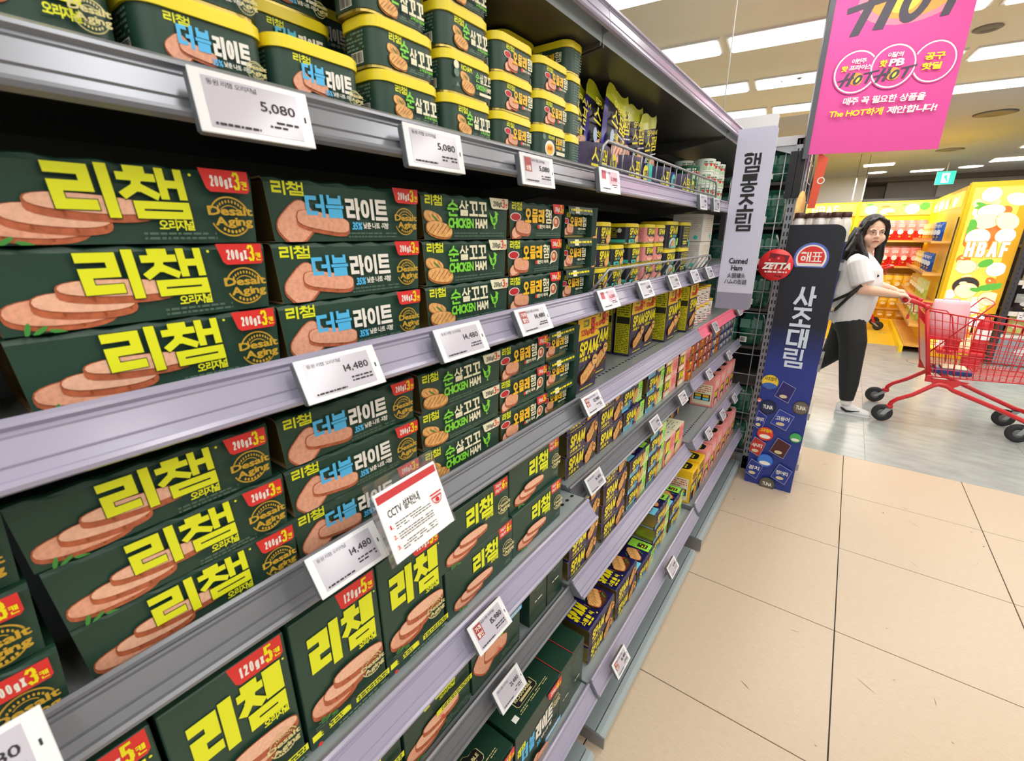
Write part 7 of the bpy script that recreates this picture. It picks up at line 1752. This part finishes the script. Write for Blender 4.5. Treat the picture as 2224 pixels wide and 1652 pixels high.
# ================================================================= person
def remesh(mb, name, parent, m, voxel=0.005, it=3, **tags):
    me = bpy.data.meshes.new('tmp'); me.from_pydata(mb.v, [], mb.f); me.update()
    o = bpy.data.objects.new('tmp', me); COL.objects.link(o)
    md = o.modifiers.new('r', 'REMESH'); md.mode = 'VOXEL'; md.voxel_size = voxel; md.use_smooth_shade = True
    if it: sm = o.modifiers.new('s', 'SMOOTH'); sm.iterations = it; sm.factor = 0.5
    dg = bpy.context.evaluated_depsgraph_get(); dg.update()
    nm = bpy.data.meshes.new_from_object(o.evaluated_get(dg), depsgraph=dg); nm.name = name
    bpy.data.objects.remove(o); bpy.data.meshes.remove(me)
    nm.materials.clear(); nm.materials.append(m)
    nm.polygons.foreach_set('use_smooth', [True] * len(nm.polygons)); nm.polygons.foreach_set('material_index', [0] * len(nm.polygons))
    r = bpy.data.objects.new(name, nm); COL.objects.link(r); r.parent = parent
    for k, v in tags.items(): r[k] = v
    return r
def limb(b, pts, rad, n=12): b.tube(pts, rad, SKIN, n)
SKIN = mat('#eac0a6', 0.5, spec=0.3); HAIR = mat('#15110f', 0.32, noise=0.3, scale=200, stretch=(1, 1, 0.05)); SHIRT = mat('#e0e0e3', 0.8, bump=0.25, scale=30); TROU = mat('#1b1d1f', 0.7, bump=0.3, scale=25)
def chain(b, ctrs, rads, m=None, n=14):
    """tapered limb with rounded ends"""
    b.tube(ctrs, rads, SKIN, n)
    b.ball(ctrs[0], rads[0] * 0.98, SKIN, 12, 8); b.ball(ctrs[-1], rads[-1] * 0.98, SKIN, 12, 8)
def ellsec(b, secs, n=20):
    """stack of elliptic sections (cx, cy, z, rx, ry)"""
    vs = []
    for (cx_, cy_, z, rx, ry) in secs:
        for i in range(n):
            a = 2 * pi * i / n; vs.append((cx_ + rx * cos(a), cy_ + ry * sin(a), z))
    k = len(secs); fs = [(j * n + i, j * n + (i + 1) % n, (j + 1) * n + (i + 1) % n, (j + 1) * n + i) for j in range(k - 1) for i in range(n)]
    fs += [tuple(range(n - 1, -1, -1)), tuple((k - 1) * n + i for i in range(n))]
    b.add(vs, fs, SKIN, True)
person = empty('person', (0.1, 4.7, 0.0)); person['label'] = 'person with long black hair, white t-shirt and black trousers pushing the red cart'; person['category'] = 'person'
PX, PY = 0.1, 4.7
def loc(p): return (p[0] - PX, p[1] - PY, p[2])
HC_ = Vector((0.110, 4.69, 1.478)); HM = Matrix.Translation(Vector(loc(HC_))) @ Matrix.Rotation(radians(20), 4, 'Z') @ Matrix.Rotation(radians(3), 4, 'X') @ Matrix.Diagonal((1.1, 1.06, 1.06, 1))
b = MB()
# head
hb = MB(xf=HM)
hb.ball((0, 0.012, 0.028), (0.073, 0.090, 0.098), SKIN, 20, 14); hb.ball((0, -0.020, -0.040), (0.064, 0.066, 0.066), SKIN, 20, 12); hb.ball((0, -0.060, -0.088), (0.026, 0.020, 0.018), SKIN)
for sx in (-1, 1):
    hb.ball((sx * 0.036, -0.052, -0.036), (0.030, 0.028, 0.034), SKIN); hb.ball((sx * 0.074, 0.012, -0.005), (0.008, 0.016, 0.028), SKIN)
    hb.ball((sx * 0.010, -0.090, -0.026), (0.008, 0.008, 0.007), SKIN); hb.ball((sx * 0.026, -0.071, 0.022), (0.022, 0.012, 0.009), SKIN)
hb.tube([(0, -0.076, 0.014), (0, -0.088, -0.008), (0, -0.097, -0.022)], [0.007, 0.008, 0.0105], SKIN, 8); hb.ball((0, -0.095, -0.023), 0.011, SKIN)
hb.ball((0, -0.083, -0.052), (0.020, 0.009, 0.009), SKIN)
b.v += hb.v; off = 0; b.f += hb.f; b.m += hb.m; b.s += hb.s; b.mats = hb.mats
chain(b, [loc((0.075, 4.70, 1.29)), loc((0.10, 4.695, 1.40))], [0.056, 0.050])
ellsec(b, [(0.0, 0.01, 0.76, 0.10, 0.16), (-0.005, 0.01, 0.90, 0.115, 0.165), (0.0, 0.01, 1.02, 0.12, 0.165), (-0.01, 0.01, 1.16, 0.115, 0.165), (-0.02, 0.01, 1.26, 0.075, 0.165), (-0.02, 0.01, 1.31, 0.05, 0.09)])
# arms: right (towards the camera) and left
R_ARM = [loc(p) for p in ((0.062, 4.555, 1.262), (0.085, 4.52, 1.15), (0.120, 4.50, 1.055), (0.21, 4.53, 1.045), (0.30, 4.575, 1.030), (0.345, 4.60, 1.022))]
L_ARM = [loc(p) for p in ((0.075, 4.86, 1.262), (0.12, 4.89, 1.15), (0.165, 4.905, 1.065), (0.25, 4.89, 1.055), (0.32, 4.87, 1.040), (0.35, 4.862, 1.030))]
for A_ in (R_ARM, L_ARM): chain(b, A_, [0.052, 0.047, 0.043, 0.038, 0.028, 0.024])
# hands closed over the handle bar (x 0.405, z 0.985)
for (wx, wy, wz, sg) in ((0.345, 4.60, 1.022, 1), (0.35, 4.862, 1.030, -1)):
    b.ball(loc((wx + 0.030, wy + sg * 0.012, wz - 0.004)), (0.036, 0.038, 0.017), SKIN, 14, 8)
    for k in range(4):
        y = wy + sg * 0.012 + (k - 1.5) * 0.019; L = (0.9, 1.0, 0.97, 0.84)[k]
        pts = [(wx + 0.045, y, wz - 0.002), (0.405 + 0.004, y, 0.985 + 0.029), (0.405 + 0.028 * L, y, 0.985 + 0.010), (0.405 + 0.022 * L, y, 0.985 - 0.018), (0.405 + 0.002, y, 0.985 - 0.026)]
        b.tube([loc(p) for p in pts], [0.0092, 0.0088, 0.0082, 0.0076, 0.0066], SKIN, 8); b.ball(loc(pts[-1]), 0.0066, SKIN, 8, 6)
    y = wy + sg * 0.05
    pts = [(wx + 0.012, wy + sg * 0.03, wz - 0.008), (wx + 0.03, y, wz - 0.024), (0.405 - 0.022, y + sg * 0.006, 0.985 - 0.008), (0.405 - 0.008, y + sg * 0.006, 0.985 - 0.026)]
    b.tube([loc(p) for p in pts], [0.011, 0.0105, 0.0095, 0.0078], SKIN, 8); b.ball(loc(pts[-1]), 0.0078, SKIN, 8, 6)
# legs
R_LEG = [(0.09, 4.62, 0.80), (0.145, 4.61, 0.62), (0.165, 4.605, 0.44), (0.185, 4.60, 0.26), (0.195, 4.60, 0.09)]
L_LEG = [(0.08, 4.80, 0.80), (0.06, 4.82, 0.62), (0.02, 4.83, 0.45), (-0.12, 4.835, 0.30), (-0.25, 4.84, 0.17)]
for L in (R_LEG, L_LEG): chain(b, [loc(p) for p in L], [0.085, 0.070, 0.052, 0.046, 0.033])
b.tube([loc((0.195, 4.60, 0.07)), loc((0.25, 4.60, 0.04)), loc((0.33, 4.60, 0.030))], [0.026, 0.016, 0.012], SKIN, 10)
b.tube([loc((-0.25, 4.84, 0.17)), loc((-0.255, 4.84, 0.12))], [0.026, 0.02], SKIN, 10)
body = remesh(b, 'body', person, SKIN, 0.0045, 2)
# face features
f = MB(xf=HM)
for sx in (-1, 1):
    f = MB(xf=HM)
    f.ball((sx * 0.029, -0.0775, 0.004), (0.0125, 0.006, 0.0038), mat('#e9e4e0', 0.3), 12, 8); f.ball((sx * 0.029 + 0.001, -0.0815, 0.004), (0.0045, 0.003, 0.0038), mat('#1a0f0b', 0.2), 10, 8)
    f.build('eye', person)
f = MB(xf=HM)
for sx in (-1, 1):
    f = MB(xf=HM)
    f.tube([(sx * 0.014, -0.0835, 0.022), (sx * 0.028, -0.083, 0.0265), (sx * 0.045, -0.073, 0.0225)], [0.0024, 0.003, 0.0016], mat('#2d221d', 0.7), 6)
    f.tube([(sx * 0.016, -0.0825, 0.0065), (sx * 0.029, -0.084, 0.0092), (sx * 0.043, -0.0755, 0.0060)], [0.0012, 0.0016, 0.001], mat('#1a1210', 0.6), 6)
    f.build('eyebrow', person)
f = MB(xf=HM); LIP = mat('#c8756c', 0.45)
f.tube([(-0.021, -0.0855, -0.0605), (-0.008, -0.0925, -0.050), (0.0, -0.093, -0.0515), (0.008, -0.0925, -0.050), (0.021, -0.0855, -0.0605)], [0.0012, 0.0035, 0.003, 0.0035, 0.0012], LIP, 6)
f.tube([(-0.017, -0.0865, -0.0600), (0.0, -0.0925, -0.0565), (0.017, -0.0865, -0.0600)], [0.0015, 0.004, 0.0015], LIP, 6); f.build('lips', person)
# hair: cap, parting and long falls
h = MB(xf=HM)
h.ball((0, 0.026, 0.036), (0.082, 0.094, 0.101), SKIN, 20, 14)
cut = []
h2 = MB()
h2.v = [p for p in h.v]; h2.f = list(h.f)
def fall(pts, rad): h2.tube([loc(p) for p in pts], rad, SKIN, 10)
for p, r_ in (([(-0.052, -0.048, 0.090), (-0.074, -0.046, 0.035), (-0.081, -0.026, -0.03), (-0.083, -0.01, -0.10)], [0.018, 0.018, 0.02, 0.026]), ([(0.045, -0.055, 0.092), (0.068, -0.050, 0.045), (0.076, -0.03, -0.01), (0.078, 0.0, -0.08)], [0.016, 0.014, 0.016, 0.024]), ([(-0.004, -0.052, 0.108), (-0.035, -0.062, 0.088), (-0.058, -0.058, 0.060)], [0.014, 0.014, 0.010]), ([(0.004, -0.052, 0.108), (0.035, -0.062, 0.088), (0.054, -0.056, 0.062)], [0.014, 0.014, 0.010])):
    q = MB(xf=HM); q.tube(p, r_, SKIN, 10); n0 = len(h2.v); h2.v += q.v; h2.f += [tuple(i + n0 for i in f_) for f_ in q.f]
h2.m = []; h2.s = []
def addt(pts, rad):
    q = MB(); q.tube([loc(p) for p in pts], rad, SKIN, 10); n0 = len(h2.v); h2.v += q.v; h2.f += [tuple(i + n0 for i in f_) for f_ in q.f]
addt([(0.05, 4.71, 1.50), (0.015, 4.71, 1.42), (-0.02, 4.71, 1.34), (-0.045, 4.71, 1.27), (-0.055, 4.71, 1.18)], [0.072, 0.066, 0.058, 0.05, 0.025])
addt([(0.04, 4.64, 1.50), (0.02, 4.62, 1.40), (-0.01, 4.61, 1.33), (-0.03, 4.61, 1.27)], [0.035, 0.04, 0.038, 0.02])
addt([(0.025, 4.625, 1.47), (0.045, 4.60, 1.39), (0.085, 4.575, 1.31), (0.13, 4.565, 1.22), (0.16, 4.57, 1.12)], [0.028, 0.032, 0.030, 0.022, 0.008])
addt([(0.170, 4.70, 1.46), (0.175, 4.71, 1.38), (0.185, 4.72, 1.30), (0.20, 4.73, 1.22)], [0.024, 0.034, 0.032, 0.012])
addt([(0.03, 4.66, 1.36), (0.05, 4.60, 1.33), (0.09, 4.585, 1.27)], [0.05, 0.04, 0.03])
hm = remesh(h2, 'hair', person, HAIR, 0.005, 2)
# t-shirt
t = MB()
ellsec(t, [(-0.012, 0.01, 0.755, 0.120, 0.185), (-0.01, 0.01, 0.80, 0.138, 0.195), (-0.014, 0.01, 0.90, 0.155, 0.202), (-0.012, 0.01, 1.0, 0.160, 0.202), (0.0, 0.01, 1.10, 0.155, 0.198), (-0.008, 0.01, 1.2, 0.14, 0.195), (-0.025, 0.01, 1.27, 0.105, 0.188), (-0.028, 0.01, 1.315, 0.07, 0.125), (-0.028, 0.008, 1.337, 0.060, 0.075)])
t.tube([loc((0.05, 4.60, 1.265)), loc((0.066, 4.545, 1.24)), loc((0.092, 4.52, 1.165)), loc((0.122, 4.505, 1.095))], [0.07, 0.078, 0.074, 0.076], SKIN, 14)
t.tube([loc((0.05, 4.80, 1.265)), loc((0.078, 4.865, 1.24)), loc((0.115, 4.89, 1.16)), loc((0.15, 4.90, 1.10))], [0.07, 0.072, 0.068, 0.07], SKIN, 14)
remesh(t, 'white_t_shirt', person, SHIRT, 0.006, 4)
tr = MB()
ellsec(tr, [(-0.01, 0.01, 0.70, 0.10, 0.165), (-0.01, 0.01, 0.78, 0.112, 0.178), (-0.01, 0.01, 0.84, 0.112, 0.17)])
for L, rr in ((R_LEG, [0.108, 0.098, 0.083, 0.070, 0.050]), (L_LEG, [0.105, 0.095, 0.080, 0.066, 0.050])):
    tr.tube([loc(p) for p in L[:4]] + [loc((L[4][0], L[4][1], L[4][2] + 0.03))], rr, SKIN, 16)
remesh(tr, 'black_trousers', person, TROU, 0.007, 3)
# shoes
def shoe(x, y, z, ang, nm):
    X = Matrix.Translation(Vector(loc((x, y, z)))) @ Matrix.Rotation(ang, 4, 'Y')
    q = MB(xf=X); vs = []
    for t_, hw, top in ((0.0, 0.026, 0.080), (0.03, 0.035, 0.098), (0.085, 0.036, 0.102), (0.12, 0.037, 0.082), (0.17, 0.042, 0.062), (0.215, 0.040, 0.050), (0.245, 0.027, 0.036)):
        for (yy, zz) in ((-1, 0.012), (-1.03, 0.03), (-0.75, 0.8), (-0.3, 1.0), (0.3, 1.0), (0.75, 0.8), (1.03, 0.03), (1, 0.012)):
            vs.append((t_, yy * hw, zz if zz < 0.1 else zz * top))
    n = 8; fs = [(j * n + i, j * n + (i + 1) % n, (j + 1) * n + (i + 1) % n, (j + 1) * n + i) for j in range(6) for i in range(n)] + [tuple(range(n - 1, -1, -1)), tuple(6 * n + i for i in range(n))]
    q.add(vs, [f_[::-1] for f_ in fs], mat('#e4e5e7', 0.5), True); s_ = q.build('shoe', person)
    q = MB(xf=X); out = [(-0.004, -0.024), (0.03, -0.037), (0.1, -0.038), (0.17, -0.045), (0.225, -0.04), (0.25, -0.02), (0.25, 0.02), (0.225, 0.04), (0.17, 0.045), (0.1, 0.038), (0.03, 0.037), (-0.004, 0.024)]
    q.prism(out, 0.0, 0.014, PAPER, 'z'); q.build('sole', s_)
    q = MB(xf=X); q.prism([(0.03, 0.060), (0.045, 0.036), (0.075, 0.022), (0.11, 0.028), (0.165, 0.050), (0.11, 0.040), (0.075, 0.040), (0.05, 0.056)], -0.0445, -0.030, INK, 'y'); q.build('side_mark', s_)
    q = MB(xf=X)
    for k in range(5): q.tube([(0.085 + 0.018 * k, -0.022, 0.093 - 0.008 * k), (0.09 + 0.018 * k, 0.022, 0.093 - 0.008 * k)], 0.0028, PAPER, 5)
    q.build('laces', s_)
shoe(0.135, 4.60, 0.001, radians(0), 'r'); shoe(-0.30, 4.84, 0.135, radians(42), 'l')
b = MB(); b.tube([loc((0.196, 4.60, 0.075)), loc((0.193, 4.60, 0.125))], 0.040, WHT, 12); b.build('sock', person)
# backpack straps and bag hidden behind her back
b = MB(); SK = BLACK
def strap(pts, w=0.012, th=0.004): b.tube([loc(p) for p in pts], [w] * len(pts), SK, 6)
strap([(0.0, 4.60, 1.31), (0.05, 4.575, 1.335), (0.10, 4.57, 1.29), (0.165, 4.59, 1.20), (0.205, 4.585, 1.15)])
strap([(0.115, 4.463, 1.09), (0.05, 4.50, 1.02), (-0.05, 4.56, 0.945), (-0.09, 4.60, 0.91)]); strap([(0.10, 4.47, 1.07), (0.035, 4.50, 0.97), (-0.02, 4.545, 0.88), (-0.05, 4.58, 0.845)])
b.build('backpack_strap', person)
b = MB(); b.bbox(-0.36, -0.165, -0.12, 0.14, 0.86, 1.27, BLACK, 0.04); b.build('backpack', person)
b = MB(); cw = Vector(R_ARM[4]); b.tube([(cw.x - 0.004 + 0.006 * cos(a * pi / 6) * 0.3, cw.y + 0.031 * cos(a * pi / 6), cw.z + 0.031 * sin(a * pi / 6)) for a in range(12)], 0.0028, mat('#8fe0c6', 0.4), 5, closed=True); b.build('wristband', person)
